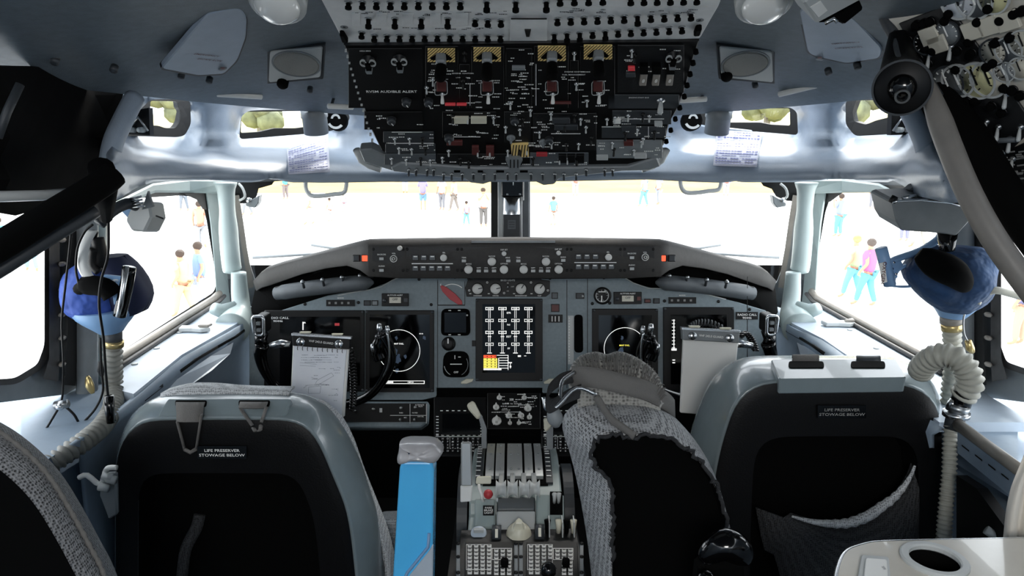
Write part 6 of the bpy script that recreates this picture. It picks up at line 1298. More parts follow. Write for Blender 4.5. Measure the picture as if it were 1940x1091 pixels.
mb = MB(); mb.tube(smooth_pts([P(245, 506, 1.42), P(238, 550, 1.42), P(226, 598, 1.42)], 3), .0125, 'blackgloss', 14); mb.build('regulator_tube', om_); mb = MB(); mb.tube([P(240, 504, 1.40), P(229, 575, 1.40), P(224, 600, 1.40)], .005, 'metal', 8); mb.build('tube_edge', om_)
f = Fr(P(215, 545, 1.425), (1, 0, .1), (0, 0, 1)); mb = MB(); mb.pp(f, rounded([(195, 520), (232, 524), (226, 565), (216, 580), (213, 560), (194, 545)], 4), -.006, 0, 'steelblue'); pt = mb.build('data_plate', om_, bevel=.001); g = Fr(f.w(0, 0, .0003), f.U, f.V); mb = MB()
markbits(mb, g, 199, 528, 222, 546, 26, 'mark', .8, 1.2, rr2); mb.build('engraved_markings', pt)
mb = MB(); hose(mb, [P(214, 656, 1.52), P(214, 690, 1.53), P(215, 735, 1.54), P(214, 770, 1.47), P(195, 805, 1.38), P(165, 832, 1.32), P(130, 856, 1.28), P(98, 878, 1.25)], .0165, 'hoseleft', .0135, .24); o = mb.build('oxygen_hose'); setp(o, 'grey ribbed oxygen hose curving from the left mask down behind the jump seat', 'hose')
hs = thing('headset', 'headset with a white headband and black ear pads hung above the left oxygen mask', 'headset', P(185, 520, 1.45))
hb = [(176, 436, 1.45), (162, 462, 1.44), (158, 495, 1.43), (168, 522, 1.43), (188, 538, 1.43)]
sp = smooth_pts([P(*q) for q in hb], 5); mb = MB(); mb.grid([[q+V3(-.010, 0, 0), q+V3(-.004, -.004, 0), q+V3(.004, -.004, 0), q+V3(.010, 0, 0)] for q in sp], 'white'); mb.build('headband', hs, solid=.004)
for pts, r_ in (([(180, 438, 1.47), (172, 455, 1.47), (160, 450, 1.47)], .007), ([(184, 450, 1.47), (190, 480, 1.47), (186, 505, 1.47)], .013), ([(178, 470, 1.46), (176, 500, 1.46), (188, 515, 1.46)], .009)): mb = MB(); mb.tube(smooth_pts([P(*q) for q in pts], 4), r_, 'black', 12); mb.build('ear_pad', hs)
def cable(pts, r_, m, lab, n=6): mb = MB(); mb.tube(smooth_pts([P(*q) for q in pts], n), r_, m, 8); o = mb.build('cable'); setp(o, lab, 'cable'); return o
cable([(136, 420, 1.4), (132, 470, 1.4), (124, 540, 1.4), (117, 610, 1.4), (120, 680, 1.4), (119, 740, 1.4), (116, 762, 1.4)], .0022, 'black', 'thin black cable hanging straight down in front of the left window post')
cable([(116, 765, 1.4), (95, 800, 1.38), (76, 830, 1.37)], .0022, 'black', 'black cable running from the metal fitting down toward the jump seat')
cable([(124, 770, 1.4), (140, 785, 1.4), (150, 802, 1.41), (158, 812, 1.42)], .0025, 'black', 'short black cable from the metal fitting toward the ribbed hose')
cable([(205, 395, 1.36), (205, 480, 1.36), (192, 530, 1.36), (188, 580, 1.36), (196, 640, 1.38), (200, 700, 1.4), (205, 755, 1.42)], .0026, 'black', 'black cable crossing in front of the headset and blue mask bag')
cable([(176, 425, 1.42), (160, 440, 1.42), (147, 470, 1.42), (144, 510, 1.42), (150, 540, 1.42)], .0024, 'black', 'black cable looping around the white headband')
cable([(190, 640, 1.42), (192, 700, 1.42), (195, 740, 1.42), (180, 775, 1.42), (150, 808, 1.41), (115, 845, 1.4), (88, 855, 1.39)], .0024, 'black', 'black cable running along the upper side of the lower ribbed hose')
o = MB().tube([P(207, 750, 1.34), P(208, 780, 1.34), P(211, 800, 1.34)], .0085, 'blackgloss', 12).build('cable_connector'); setp(o, 'black cylindrical cable connector hanging over the hose bend', 'connector')
mb = MB(); c = P(117, 768, 1.39); mb.tube([c+V3(-.012, 0, 0), c+V3(.012, 0, .004)], .009, 'steel', 12); mb.ball(c+V3(0, -.006, 0), .008, 'metal'); o = mb.build('cable_fitting'); setp(o, 'round metal cable fitting above the rear left shelf', 'fitting')
mb = MB(); mb.tube([P(190, 685, 1.44), P(191, 702, 1.44), P(193, 712, 1.44)], [.004, .007, .004], 'black', 8); o = mb.build('inline_plug'); setp(o, 'small black inline plug beside the left ribbed hose', 'plug')
mb = MB(); mb.tube(smooth_pts([P(166, 712, 1.5), P(170, 730, 1.5), P(176, 745, 1.5)], 3), [.003, .006, .008, .009, .008, .006, .004], 'brass', 8); o = mb.build('yellow_tag'); setp(o, 'small yellow tag by the foot of the left window post', 'tag')
# map light at the left window
ml = thing('map_light', 'pale grey boxy map light on a dark arm in the left side window', 'lamp', P(270, 400, 1.5))
f = Fr(P(275, 408, 1.5), (.93, -.2, -.32), (.3, .1, .95)); mb = MB(); s = 1.07e-3
mb.prism(f, [(-.026, -.02), (-.006, -.036), (.022, -.028), (.028, .006), (.012, .034), (-.02, .02)], -.03, .02, 'ltgrey'); mb.build('lamp_head', ml, bevel=.004)
mb = MB(); mb.prism(Fr(P(285, 378, 1.48), (1, 0, 0), (0, 0, 1)), [(-.018, -.02), (.006, -.014), (-.002, .018)], -.004, .004, 'grey'); mb.build('bracket_plate', ml, bevel=.001)
mb = MB(); mb.prism(Fr(P(243, 403, 1.52), (1, 0, 0), (0, 0, 1)), [(-.018, .012), (.016, .016), (.008, -.02)], -.004, .004, 'steelblue'); mb.build('blue_shade', ml, label='pale blue shade')
mb = MB(); mb.tube(smooth_pts([P(188, 425, 1.4), P(210, 402, 1.42), P(240, 386, 1.45), P(258, 390, 1.47)], 4), .011, 'dkgrey', 12); mb.build('arm', ml)
mb = MB()
for i in range(4): mb.tube([P(246+i*2, 377+i*5, 1.45), P(268+i*2, 372+i*6, 1.45)], .0022, 'metal', 6)
mb.build('spring_coils', ml); mb = MB(); mb.tube([P(296, 409, 1.48), P(309, 414, 1.47)], .0018, 'black', 6); mb.build('switch_lever', ml)
# dark diagonal tube across the left rear window
dt = thing('hatch_tube', 'thick black padded tube crossing diagonally in front of the rear left window', 'tube', P(80, 430, 1.1))
mb = MB(); mb.tube(smooth_pts([P(-140, 540, 1.0), P(-20, 478, 1.04), P(100, 405, 1.1), P(190, 350, 1.16), P(215, 330, 1.18)], 4), [.021]*17, 'blackmatte', 14); mb.build('tube', dt)
mb = MB(); mb.tube(smooth_pts([P(-140, 585, 1.02), P(-20, 522, 1.06), P(100, 446, 1.12), P(180, 398, 1.17)], 4), [.012]*13, 'dkgrey', 10); mb.build('edge_strip', dt)
mb = MB(); mb.tube([P(192, 318, 1.2), P(196, 360, 1.25), P(200, 412, 1.32)], [.02, .022, .012], 'blackmatte', 12); o = mb.build('hanger_strap'); setp(o, 'black strap bundle hanging at the inner end of the diagonal tube', 'strap')
# ================================================================ RIGHT SIDE: LAMP BOX, MASK, HOSES
rl = thing('overhead_lamp_box', 'grey trough shaped box hanging at the top of the right side window', 'lamp box', P(1770, 445, 1.4))
f = Fr(P(1770, 410, 1.36), (1, 0, 0), (0, -.15, 1)); q = [(1690, 384), (1700, 380), (1745, 378), (1800, 383), (1855, 399), (1852, 402), (1832, 425), (1812, 447), (1795, 444), (1760, 440), (1708, 437), (1698, 420)]
mb = MB(); mb.pp(f, q, -.09, 0, 'grey', 1.0); mb.build('box_body', rl, bevel=.005)
mb = MB(); mb.tube([f.hit(x, y)+f.N*.002 for x, y in q[:5]], .003, 'metal', 8); mb.build('top_edge', rl)
mb = MB(); mb.pp(Fr(P(1760, 372, 1.42), (1, 0, 0), (0, 0, 1)), [(1722, 362), (1737, 349), (1760, 352), (1795, 365), (1820, 385), (1800, 390), (1765, 372)], -.03, 0, 'midgrey'); mb.build('mount_plate', rl, bevel=.003)
for pts, m_ in ((((1688, 384), (1696, 372)), 'black'), (((1710, 376), (1735, 372)), 'metal'), (((1766, 370), (1772, 342)), 'black'), (((1790, 376), (1800, 366)), 'ltgrey'), (((1812, 384), (1830, 378)), 'ltgrey'), (((1750, 352), (1772, 342)), 'ltgrey')): mb = MB(); (x, y), (x2, y2) = pts; mb.tube([P(x, y, 1.36), P(x2, y2, 1.36)], .006 if m_ == 'black' else .0045, m_, 8); mb.build('clip', rl)
br = thing('mask_bracket', 'steel blue forked bracket holding the right oxygen mask with a lettered tube end', 'bracket', P(1700, 530, 1.42))
mb = MB(); mb.tube([P(1669, 470, 1.42), P(1677, 500, 1.42), P(1686, 540, 1.42)], .0115, 'steelblue', 16); tb = mb.build('tube_end', br); mb = MB(); fq = Fr(P(1675, 518, 1.407), (1, 0, -.22), (.22, 0, 1)); mb.pp(fq, [(1667, 499), (1676, 497), (1681, 534), (1672, 537)], -.003, .0005, 'white'); g = Fr(fq.w(0, 0, .001), fq.U, fq.V); 
mb.text('OXYGEN', g, 1674, 517, 7, 'redbrown', 1.05, rot=-PI/2+.2); mb.build('label', tb, label='white label with red lettering')
for pts, wd in (([(1684, 498), (1700, 490), (1745, 474), (1775, 455), (1782, 446)], .012), ([(1692, 535), (1697, 518), (1706, 508), (1730, 497), (1760, 484)], .006), ([(1865, 440), (1880, 470), (1905, 492), (1932, 505), (1940, 535)], .013), ([(1680, 540), (1706, 543), (1730, 542)], .005)): mb = MB(); mb.tube(smooth_pts([P(x, y, 1.44) for x, y in pts], 4), wd, 'steelblue', 10, flat=.5); mb.build('bracket_arm', br)
mb = MB(); f = Fr(P(1700, 515, 1.43), (1, 0, 0), (0, 0, 1)); mb.pp(f, [(1681, 496), (1705, 488), (1712, 503), (1700, 515), (1701, 526), (1690, 530)], -.006, .0, 'steelblue'); wb = mb.build('web_plate', br, bevel=.001); mb = MB()
for x, y in ((1693, 497), (1690, 509), (1697, 519)): mb.lathe(Fr(f.w(0, 0, 0), f.U, f.V), f.uv(x, y), [(.0028, 0), (.0025, .002)], 'metal', 8)
mb.build('rivets', wb)
st = MB().tube([P(1795, 440, 1.4), P(1794, 470, 1.4), P(1792, 492, 1.4)], [.018, .014, .016], 'blackgloss', 14).build('stem'); W[st.name] = W[st.name]; setp(st, 'glossy black stem between the lamp box and the right mask bag', 'stem')
mb = MB()
for i in range(6): mb.tube([P(1776+i*4, 484, 1.36), P(1774+i*5, 510-i % 2*4, 1.35)], .0022, 'black', 5)
o = mb.build('wire_bundle'); setp(o, 'bundle of black wire ends on top of the right mask bag', 'wires'); o['kind'] = 'stuff'
rm = thing('oxygen_mask', 'dark blue fabric oxygen mask bag hanging by the right side window', 'oxygen mask', P(1800, 600, 1.42))
blob([(1815, 468, 1.42, 40, .03), (1808, 476, 1.42, 66, .06), (1800, 495, 1.42, 80, .08), (1796, 520, 1.42, 84, .085), (1800, 548, 1.42, 75, .08), (1805, 572, 1.42, 56, .06), (1806, 586, 1.42, 34, .04)], 'denim', 8, .006, 26).build('bag', rm, subsurf=1)
mb = MB(); mb.tube(smooth_pts([P(1740, 480, 1.34), P(1770, 498, 1.33), P(1810, 520, 1.33), P(1830, 545, 1.34)], 4), [.012+.016*math.sin(PI*i/12) for i in range(13)], 'blackmatte', 12); mb.build('bag_opening', rm)
blob([(1808, 575, 1.42, 46, .045), (1806, 590, 1.42, 30, .035), (1803, 600, 1.42, 23, .025)], 'steelblue', 1, .0).build('mask_cup', rm, subsurf=1)
mb = MB(); mb.tube([P(1803, 598, 1.42), P(1803, 612, 1.42)], .0215, 'rail', 20); mb.build('collar', rm); mb = MB(); mb.tube([P(1803, 611, 1.42), P(1803, 625, 1.42)], .0195, 'brass', 20); mb.build('clamp_ring', rm)
mb = MB(); hose(mb, [P(1803, 625, 1.42), P(1804, 650, 1.43), P(1804, 700, 1.44), P(1800, 745, 1.45), P(1797, 790, 1.45), P(1795, 830, 1.44)], .0155, 'hose', .0125, .17); o = mb.build('oxygen_hose'); setp(o, 'pale ribbed hose dropping straight down from the right mask bag', 'hose')
mb = MB(); hose(mb, [P(1745, 702, 1.40), P(1752, 690, 1.38), P(1778, 674, 1.35), P(1808, 676, 1.33), P(1832, 700, 1.32), P(1838, 728, 1.32), P(1826, 748, 1.33)], .021, 'hose', .0125, .17, 16); o = mb.build('oxygen_hose'); setp(o, 'thick pale ribbed hose arching over beside the right seat top corner', 'hose')
cn = thing('hose_connector', 'black and silver hose connector stack below the arched hose, right seat side', 'connector', P(1808, 800, 1.32))
for a, b, r_, m_ in (((1826, 742), (1818, 768), .019, 'blackgloss'), ((1817, 766), (1812, 780), .020, 'steel'), ((1812, 780), (1811, 788), .024, 'metal'), ((1811, 788), (1806, 812), .017, 'dkgrey'), ((1808, 758), (1800, 772), .008, 'metal')): mb = MB(); mb.tube([P(*a, 1.33), P(*b, 1.33)], r_, m_, 16); mb.build('connector_ring' if m_ != 'blackgloss' else 'connector_body', cn)
mb = MB(); hose(mb, [P(1803, 808, 1.33), P(1800, 840, 1.32), P(1798, 900, 1.3), P(1792, 960, 1.28), P(1788, 1030, 1.27), P(1788, 1120, 1.27)], .0125, 'hose', .0085, .16); o = mb.build('oxygen_hose'); setp(o, 'slim white ribbed hose running down the outer edge of the right seat', 'hose')
cable([(1858, 560, 1.38), (1838, 575, 1.38), (1826, 600, 1.38), (1826, 630, 1.38), (1834, 648, 1.38)], .0018, 'steel', 'thin grey wire curving below the right mask bag')
cable([(1850, 575, 1.36), (1862, 558, 1.36), (1885, 550, 1.35), (1910, 555, 1.35), (1935, 562, 1.35)], .007, 'hose', 'beige tube running right from the right mask bag')
cable([(1846, 570, 1.37), (1858, 548, 1.37), (1872, 540, 1.37), (1880, 548, 1.37)], .0035, 'hose', 'thin beige tube looped above the right mask bag cup')
mb = MB(); mb.tube([P(1834, 645, 1.38), P(1838, 660, 1.38), P(1843, 668, 1.38)], [.006, .008, .004], 'brass', 10); o = mb.build('wire_plug'); setp(o, 'small tan plug at the end of the thin right hand wire', 'plug')
# small clutter on the console plates
for x, y, s in ((368, 620, 0), (1583, 610, 1)):
    c = PZ(x, y, .985); mb = MB(); fr_ = Fr(c, (1, .3, 0), (-.3, 1, 0)); mb.prism(fr_, [(-.035, .02), (.03, .0), (.045, -.03), (.02, -.035), (-.005, -.02), (-.04, -.01)], -.008, .004, 'ltgrey'); mb.prism(fr_, [(.01, -.02), (.05, -.01), (.04, -.03)], .004, .012, 'rail'); o = mb.build('window_crank', bevel=.002); setp(o, 'small grey folded window crank on the %s sill plate' % ('left' if s == 0 else 'right'), 'crank')
for x, y in ((340, 630), (297, 660), (255, 690), (1660, 660), (1610, 625)):
    f = Fr(PZ(x, y, .9755), (1, 0, 0), (0, 1, 0)); o = MB().lathe(f, (0, 0), [(.008, 0), (.007, .0025), (.003, .003)], 'ltgrey', 12).build('sill_screw'); setp(o, 'flush round screw in a pale sill plate', 'screw', 'sill plate screws')
# ================================================================ RIGHT UPPER ENGINEER PANEL
A_ = P(1700, 60, 1.22); EP = Fr(A_, (.3, -.93, .175), (-.5, 0, .86))
ep = thing('engineer_panel', 'oblique beige side panel in the upper right corner crowded with round gauges and black knobs', 'control panel', EP.hit(1900, 250))
mb = MB(); mb.pp(EP, [(1650, -30), (1880, -120), (2150, 100), (2150, 520), (1935, 470), (1850, 335), (1770, 200), (1715, 110)], -.04, 0, 'beige'); mb.build('panel_face', ep, bevel=.003)
E_ = Fr(EP.w(0, 0, .0005), EP.U, EP.V); mb = MB(); mb.pp(E_, [(1702, 45), (1794, 9), (1832, 60), (1892, 140), (1960, 240), (1900, 300), (1850, 318), (1812, 236), (1760, 150)], 0, .004, 'charcoal'); mb.build('black_subpanel', ep, bevel=.001)
mb = MB(); mb.pp(E_, [(1850, 315), (1900, 290), (1985, 250), (2100, 330), (2100, 520), (1940, 460)], 0, .006, 'black'); mb.build('black_subpanel', ep, bevel=.001)
E1_ = Fr(E_.w(0, 0, .0045), EP.U, EP.V)
for x, y, r_, m1, m2 in ((1753, 82, .021, 'dkgrey', 'charcoal'), (1797, 62, .024, 'dkgrey', 'grey'), (1797, 155, .032, 'dkgrey', 'grey'), (1817, 152, .032, 'ltgrey', 'grey'), (1852, 152, .036, 'ltgrey', 'gaugeyellow'), (1876, 150, .036, 'ltgrey', 'gaugeface'), (1817, 2, .034, 'ltgrey', 'paper'), (1848, 0, .036, 'ltgrey', 'midgrey'), (1884, -4, .03, 'ltgrey', 'gaugeyellow'), (1884, 98, .026, 'dkgrey', 'gaugeface'), (1913, 94, .026, 'ltgrey', 'midgrey'), (1905, 135, .02, 'ltgrey', 'grey'), (1940, 80, .026, 'ltgrey', 'gaugeface'), (1935, 128, .022, 'ltgrey', 'gaugeface')):
    r_ = r_*1050*E1_.px(x, y); u, v = E1_.uv(x, y); c = E1_.w(u, v); gt = inst('round_gauge', MB().ring(Fr((0, 0, 0), EP.U, EP.V), (0, 0), r_*.88, r_, 0, .004, m1, 28).build('p', loc=Vector((0, 0, 0)), mesh_only=True), c, ep)
    ff = Fr(c, EP.U, EP.V); mb = MB(); mb.lathe(ff, (0, 0), [(r_*.87, 0), (r_*.87, .003)], m2, 28); mb.build('dial_face', gt); mb = MB()
    for i in range(9): a = -.6+i*.52; mb.ring(ff, (0, 0), r_*.68, r_*.82, .0031, .0036, 'black' if m2 in ('gaugeface', 'gaugeyellow', 'paper') else 'mark', 1, a, a+.09)
    mb.box(ff, (0, r_*.25, .0045), (r_*.08, r_*.9, .001), 'black' if m2 in ('gaugeface', 'gaugeyellow', 'paper') else 'mark'); mb.build('needle', gt)
KB = proto(EP, knob_fn(.0066, .007, 'blackmatte', None)); rk = random.Random(2)
for x, y in ((1722, 75), (1738, 46), (1752, 43), (1764, 40), (1793, 38), (1800, 25), (1875, 15), (1855, 40), (1898, 37), (1924, 25), (1938, 20), (1770, 95), (1815, 95), (1838, 78), (1840, 104), (1888, 80), (1916, 70), (1842, 100), (1884, 118), (1833, 192), (1850, 190), (1814, 130), (1872, 125), (1920, 170), (1905, 165), (1935, 180), (1880, 200), (1900, 212), (1760, 120), (1742, 110)): put('control_knob', KB, E1_, x, y, ep)
for x, y, m_ in ((1846, 56, 'gaugeface'), (1877, 47, 'gaugeface'), (1912, 38, 'gaugeface'), (1764, 66, 'gaugeface'), (1780, 82, 'gaugeface')):
    mb = MB(); ff = Fr(E1_.hit(x, y), EP.U, EP.V); mb.box(ff, (0, 0, .003), (.03, .026, .006), m_); mb.build('square_indicator', ep, bevel=.001)
TE = proto(EP, toggle_fn('steel', 'ltgrey', .02, -.9, .0032, .005))
for x, y in ((1803, 88), (1762, 104), (1908, 178), (1870, 230), (1893, 240), (1915, 262), (1860, 270), (1900, 290), (1920, 300), (1935, 240), (1830, 215)): put('toggle_switch', TE, E1_, x, y, ep)
mb = MB(); 
for _ in range(60): x, y = rk.uniform(1865, 1940), rk.uniform(285, 340); ff = Fr(E1_.hit(x, y, .004), EP.U, EP.V); mb.box(ff, (0, 0, .001), (rk.uniform(.004, .012), .002, .001), 'markdim')
mb.build('engraved_markings', ep)
mb = MB(); mb.tube([E1_.hit(1862, 262)+EP.N*.01, E1_.hit(1938, 258)+EP.N*.01], .004, 'midgrey', 8); mb.build('guard_rail', ep)
mat('tubegrey', '#77736e', .5, noise=.1)
# tubes and curtain edge beside it
for nm, lb, pts, r_, m_ in (('padded_tube', 'broad pale grey padded tube running down in front of the engineer panel edge', [(1748, 140, 1.14), (1764, 180, 1.12), (1796, 270, 1.08), (1838, 370, 1.04), (1895, 470, 1.0), (1985, 590, .96)], .017, 'tubegrey'), ('padded_tube', 'black padded tube along the lower edge of the engineer panel', [(1775, 130, 1.20), (1815, 215, 1.16), (1865, 305, 1.12), (1915, 385, 1.08), (1985, 480, 1.04)], .026, 'blackmatte'),
                          ('roof_channel', 'dark metal channel from the ceiling down to the round nozzle', [(1640, -30, 1.25), (1668, 20, 1.24), (1700, 75, 1.22), (1740, 130, 1.19), (1775, 185, 1.16)], .010, 'dkgrey')):
    mb = MB(); sp = smooth_pts([P(*q) for q in pts], 5); mb.tube(sp, [r_*min(1, .35+i*.08) for i in range(len(sp))], m_, 14); o = mb.build(nm); setp(o, lb, 'tube' if 'tube' in nm else 'channel')
cable([(1696, 60, 1.2), (1700, 100, 1.17), (1722, 140, 1.15), (1752, 165, 1.13)], .004, 'dkgrey', 'dark cable looping beside the large round nozzle')
gn = thing('round_air_vent', 'large round black air vent with a glossy ball nozzle, top right', 'air vent', P(1708, 170, 1.2))
f = Fr(P(1709, 166, 1.12), (.88, -.47, 0), (0, -.2, .97)); mb = MB(); mb.lathe(f, (0, 0), [(.030, -.06), (.034, -.02), (.040, -.006), (.040, .0), (.038, .003)], 'black', 36); mb.build('vent_body', gn)
mb = MB(); mb.tube([P(1700, 62, 1.2), P(1704, 110, 1.19), P(1708, 150, 1.17)], [.012, .024, .034], 'black', 18); mb.build('duct', gn); mb = MB(); mb.ring(f, (0, 0), .0375, .0405, -.002, .004, 'dkgrey', 40); mb.build('outer_rim', gn); mb = MB(); mb.lathe(f, (0, 0), [(.020, .002), (.019, .008), (.015, .014), (.010, .018)], 'blackgloss', 26); bl = mb.build('ball_nozzle', gn); mb = MB(); ff = Fr(f.w(.001, -.007, .012), (.92, -.38, 0), (0, -.4, .9)); mb.ring(ff, (0, 0), .0075, .0105, 0, .012, 'steel', 22); mb.build('nozzle_mouth', bl)
# pale camera-like box on the ceiling
cbx = thing('ceiling_box', 'pale grey box with a white label fixed to the ceiling over the right hatch', 'box', P(1575, 10, 1.15))
f = Fr(P(1575, 25, 1.12), (.86, 0, .5), (-.3, -.7, .6)); mb = MB(); mb.pp(f, [(1522, 5), (1600, -60), (1650, -25), (1633, 0), (1548, 46)], -.05, 0, 'ltgrey'); mb.build('box_body', cbx, bevel=.003)
mb = MB(); mb.pp(f, [(1535, 14), (1555, 2), (1568, 20), (1551, 33)], 0, .001, 'white'); mb.build('label', cbx, label='white rectangular label'); mb = MB(); mb.pp(Fr(f.w(0, 0, -.012), f.U, f.V), [(1552, 45), (1630, 2), (1637, 18), (1600, 48), (1588, 42)], -.04, .0, 'blackmatte'); mb.build('lens_hood', cbx, bevel=.003)
mb = MB(); mb.tube([P(1564, 44, 1.11), P(1580, 36, 1.1), P(1586, 42, 1.1)], .003, 'metal', 8); mb.build('latch_wire', cbx)
# ================================================================ TABLE WITH CUP HOLDER, CURTAIN
tz = .99; tb = thing('side_table', 'pale beige side table with a round cup holder in the lower right corner', 'table', PZ(1800, 1070, tz)-V3(0, 0, .05))
q = rounded([(1560, 1400), (1586, 1078), (1600, 1040), (1650, 1024), (1800, 1020), (2150, 1014), (2150, 1400)], 26, 6); TF = Fr(V3(0, 0, tz), (1, 0, 0), (0, 1, 0)); hc = TF.uv(1770, 1062); hr = .034
mb = MB(); outer = [TF.uv(x, y) for x, y in q]; 
# top with a true round opening
N_ = 32; ring_ = [(hc[0]+hr*math.cos(2*PI*i/N_), hc[1]+hr*math.sin(2*PI*i/N_)) for i in range(N_)]
sheet(mb, outer, [ring_], lambda x, y: V3(x, y, tz), 'beige', .06, False); mb.build('table_top', tb, solid=.03, bevel=0)
mb = MB(); mb.ring(TF, hc, hr*.88, hr*1.2, -.004, .005, 'ltgrey', 36); mb.build('cup_rim', tb, bevel=.002); mb = MB(); vs = []; fs = []
for j, (r_, z_) in enumerate(((hr, 0), (hr*.95, -.07), (.001, -.07))):
    for i in range(N_): vs.append(TF.w(hc[0]+r_*math.cos(2*PI*i/N_), hc[1]+r_*math.sin(2*PI*i/N_), z_-.001))
for j in range(2):
    for i in range(N_): fs.append([j*N_+i, (j+1)*N_+i, (j+1)*N_+(i+1) % N_, j*N_+(i+1) % N_])
mb.add(vs, fs, 'blackmatte', True); mb.build('cup_well', tb)
T2_ = Fr(V3(0, 0, tz+.0005), (1, 0, 0), (0, 1, 0)); mb = MB(); mb.pp(T2_, rounded([(1632, 1050), (1684, 1054), (1690, 1130), (1620, 1125)], 5), 0, .004, 'ltgrey'); bt = mb.build('switch_plate', tb, bevel=.001); g = Fr(T2_.w(0, 0, .0045), T2_.U, T2_.V); mb = MB(); mb.pp(g, rounded([(1640, 1056), (1680, 1059), (1684, 1125), (1634, 1122)], 4), 0, .003, 'white'); b2 = mb.build('push_key', bt, bevel=.001); mb = MB(); mb.text('REL', Fr(g.w(0, 0, .0032), g.U, g.V), 1674, 1076, 5, 'dkgrey', rot=PI/2); mb.build('lettering', b2)
mb = MB(); sp = [TF.w(*TF.uv(x, y))+V3(0, -.001, -.004) for x, y in q[7:-8]]; mb.tube(sp, .0045, 'metal', 8); mb.build('edge_trim', tb)
rows = []
for j in range(9):
    t_ = j/8; y = 840+t_*215; row = []
    for i in range(9): xx = lerp1(t_, [(0, 1945), (.15, 1934), (.35, 1916), (.6, 1906), (1, 1898)])+i*9; row.append(P(xx, y, .98+.012*math.sin(i*2.1+t_*2)))
    rows.append(row)
mb = MB(); mb.grid(rows, 'curtain'); o = mb.build('curtain', subsurf=1, solid=.002); setp(o, 'pale fabric curtain edge hanging at the right frame edge above the table', 'curtain')
# floor level clutter by the right wall
fc = thing('wall_rail_unit', 'slotted pale rail unit low on the right side wall below the rear shelf', 'rail', P(1870, 900, 1.3))
mb = MB(); mb.tube([PX(x, y, .845) for x, y in ((1815, 804), (1870, 845), (1945, 900))], .011, 'rail', 8); mb.build('rail_tube', fc)
def xplate(pts, x, m, th, nm):
    a = [PX(p, q_, x) for p, q_ in pts]; n = len(a); b = [q_+V3(th, 0, 0) for q_ in a]; mb = MB(); mb.add(a+b, [list(range(n)), list(range(n, 2*n))[::-1]]+[[i, (i+1) % n, n+(i+1) % n, n+i] for i in range(n)], m); return mb
xplate([(1814, 814), (1945, 908), (1945, 965), (1814, 858)], .84, 'wall', .02, 'rail_plate').build('rail_plate', fc)
mb = MB()
for i in range(5): mb.add([PX(a_, b_, .838) for a_, b_ in ((1822+i*25, 850-8+i*18), (1836+i*25, 861-8+i*18), (1836+i*25, 864-8+i*18), (1822+i*25, 853-8+i*18))], [[0, 1, 2, 3]], 'black')
mb.build('slots', fc)
o = xplate([(1812, 900), (1850, 925), (1905, 1000), (1905, 1060), (1812, 1060)], .82, 'black', .02, 'b').build('dark_box'); setp(o, 'black equipment box low beside the right seat hose', 'equipment box')
mb = MB(); c = PX(1868, 1003, .81); mb.tube([c, c+V3(.018, -.01, -.012)], .008, 'ltgrey', 10); o = mb.build('white_switch'); setp(o, 'small white oblong switch on the low black box', 'switch')
# ================================================================ OUTSIDE
GZ = -2.9
def ground_mat():
    m = bpy.data.materials.new('tarmac'); m.use_nodes = True; nt = m.node_tree; b = nt.nodes['Principled BSDF']; b.inputs['Roughness'].default_value = .9
    tc = nt.nodes.new('ShaderNodeTexCoord'); n = nt.nodes.new('ShaderNodeTexNoise'); n.inputs['Scale'].default_value = .35; n.inputs['Detail'].default_value = 8; nt.links.new(tc.outputs['Object'], n.inputs['Vector'])
    cr = nt.nodes.new('ShaderNodeValToRGB'); cr.color_ramp.elements[0].color = (.62, .61, .59, 1); cr.color_ramp.elements[1].color = (.8, .79, .77, 1); nt.links.new(n.outputs['Fac'], cr.inputs['Fac']); nt.links.new(cr.outputs['Color'], b.inputs['Base Color']); MATS['tarmac'] = m
ground_mat(); mat('grass', '#a88a4c', .95, noise=.25, nscale=.3); mat('foliage', '#707658', .9, noise=.5, nscale=.6); mat('hillgrass', '#a8a070', .95, noise=.4, nscale=.2)
mb = MB(); mb.add([V3(-160, 3.2, GZ), V3(160, 3.2, GZ), V3(160, 47, GZ), V3(-160, 47, GZ)], [[0, 1, 2, 3]], 'tarmac'); mb.add([V3(-160, -60, GZ), V3(-1.6, -60, GZ), V3(-1.6, 3.2, GZ), V3(-160, 3.2, GZ)], [[0, 1, 2, 3]], 'tarmac'); mb.add([V3(1.6, -60, GZ), V3(160, -60, GZ), V3(160, 3.2, GZ), V3(1.6, 3.2, GZ)], [[0, 1, 2, 3]], 'tarmac')
o = struct(mb.build('ground')); o['label'] = 'sunlit pale apron outside the windows'
mb = MB(); rows = []
rg = random.Random(4)
for j in range(10):
    y = 47+j*4; rows.append([V3(-160+i*20, y, GZ+rg.uniform(0, .01)) for i in range(17)])
mb.grid(rows, 'grass', flip=False); o = mb.build('grass_field'); o['kind'] = 'stuff'; setp(o, 'yellowed dry grass field beyond the apron', 'grass')
mb = MB(); rows = []
for j in range(5):
    rows.append([V3(-160+i*16, 83+j*16, GZ+j*1.5+(rg.uniform(-.5, .5) if j else 0)) for i in range(21)])
mb.grid(rows, 'hillgrass'); o = mb.build('hillside'); o['kind'] = 'structure'
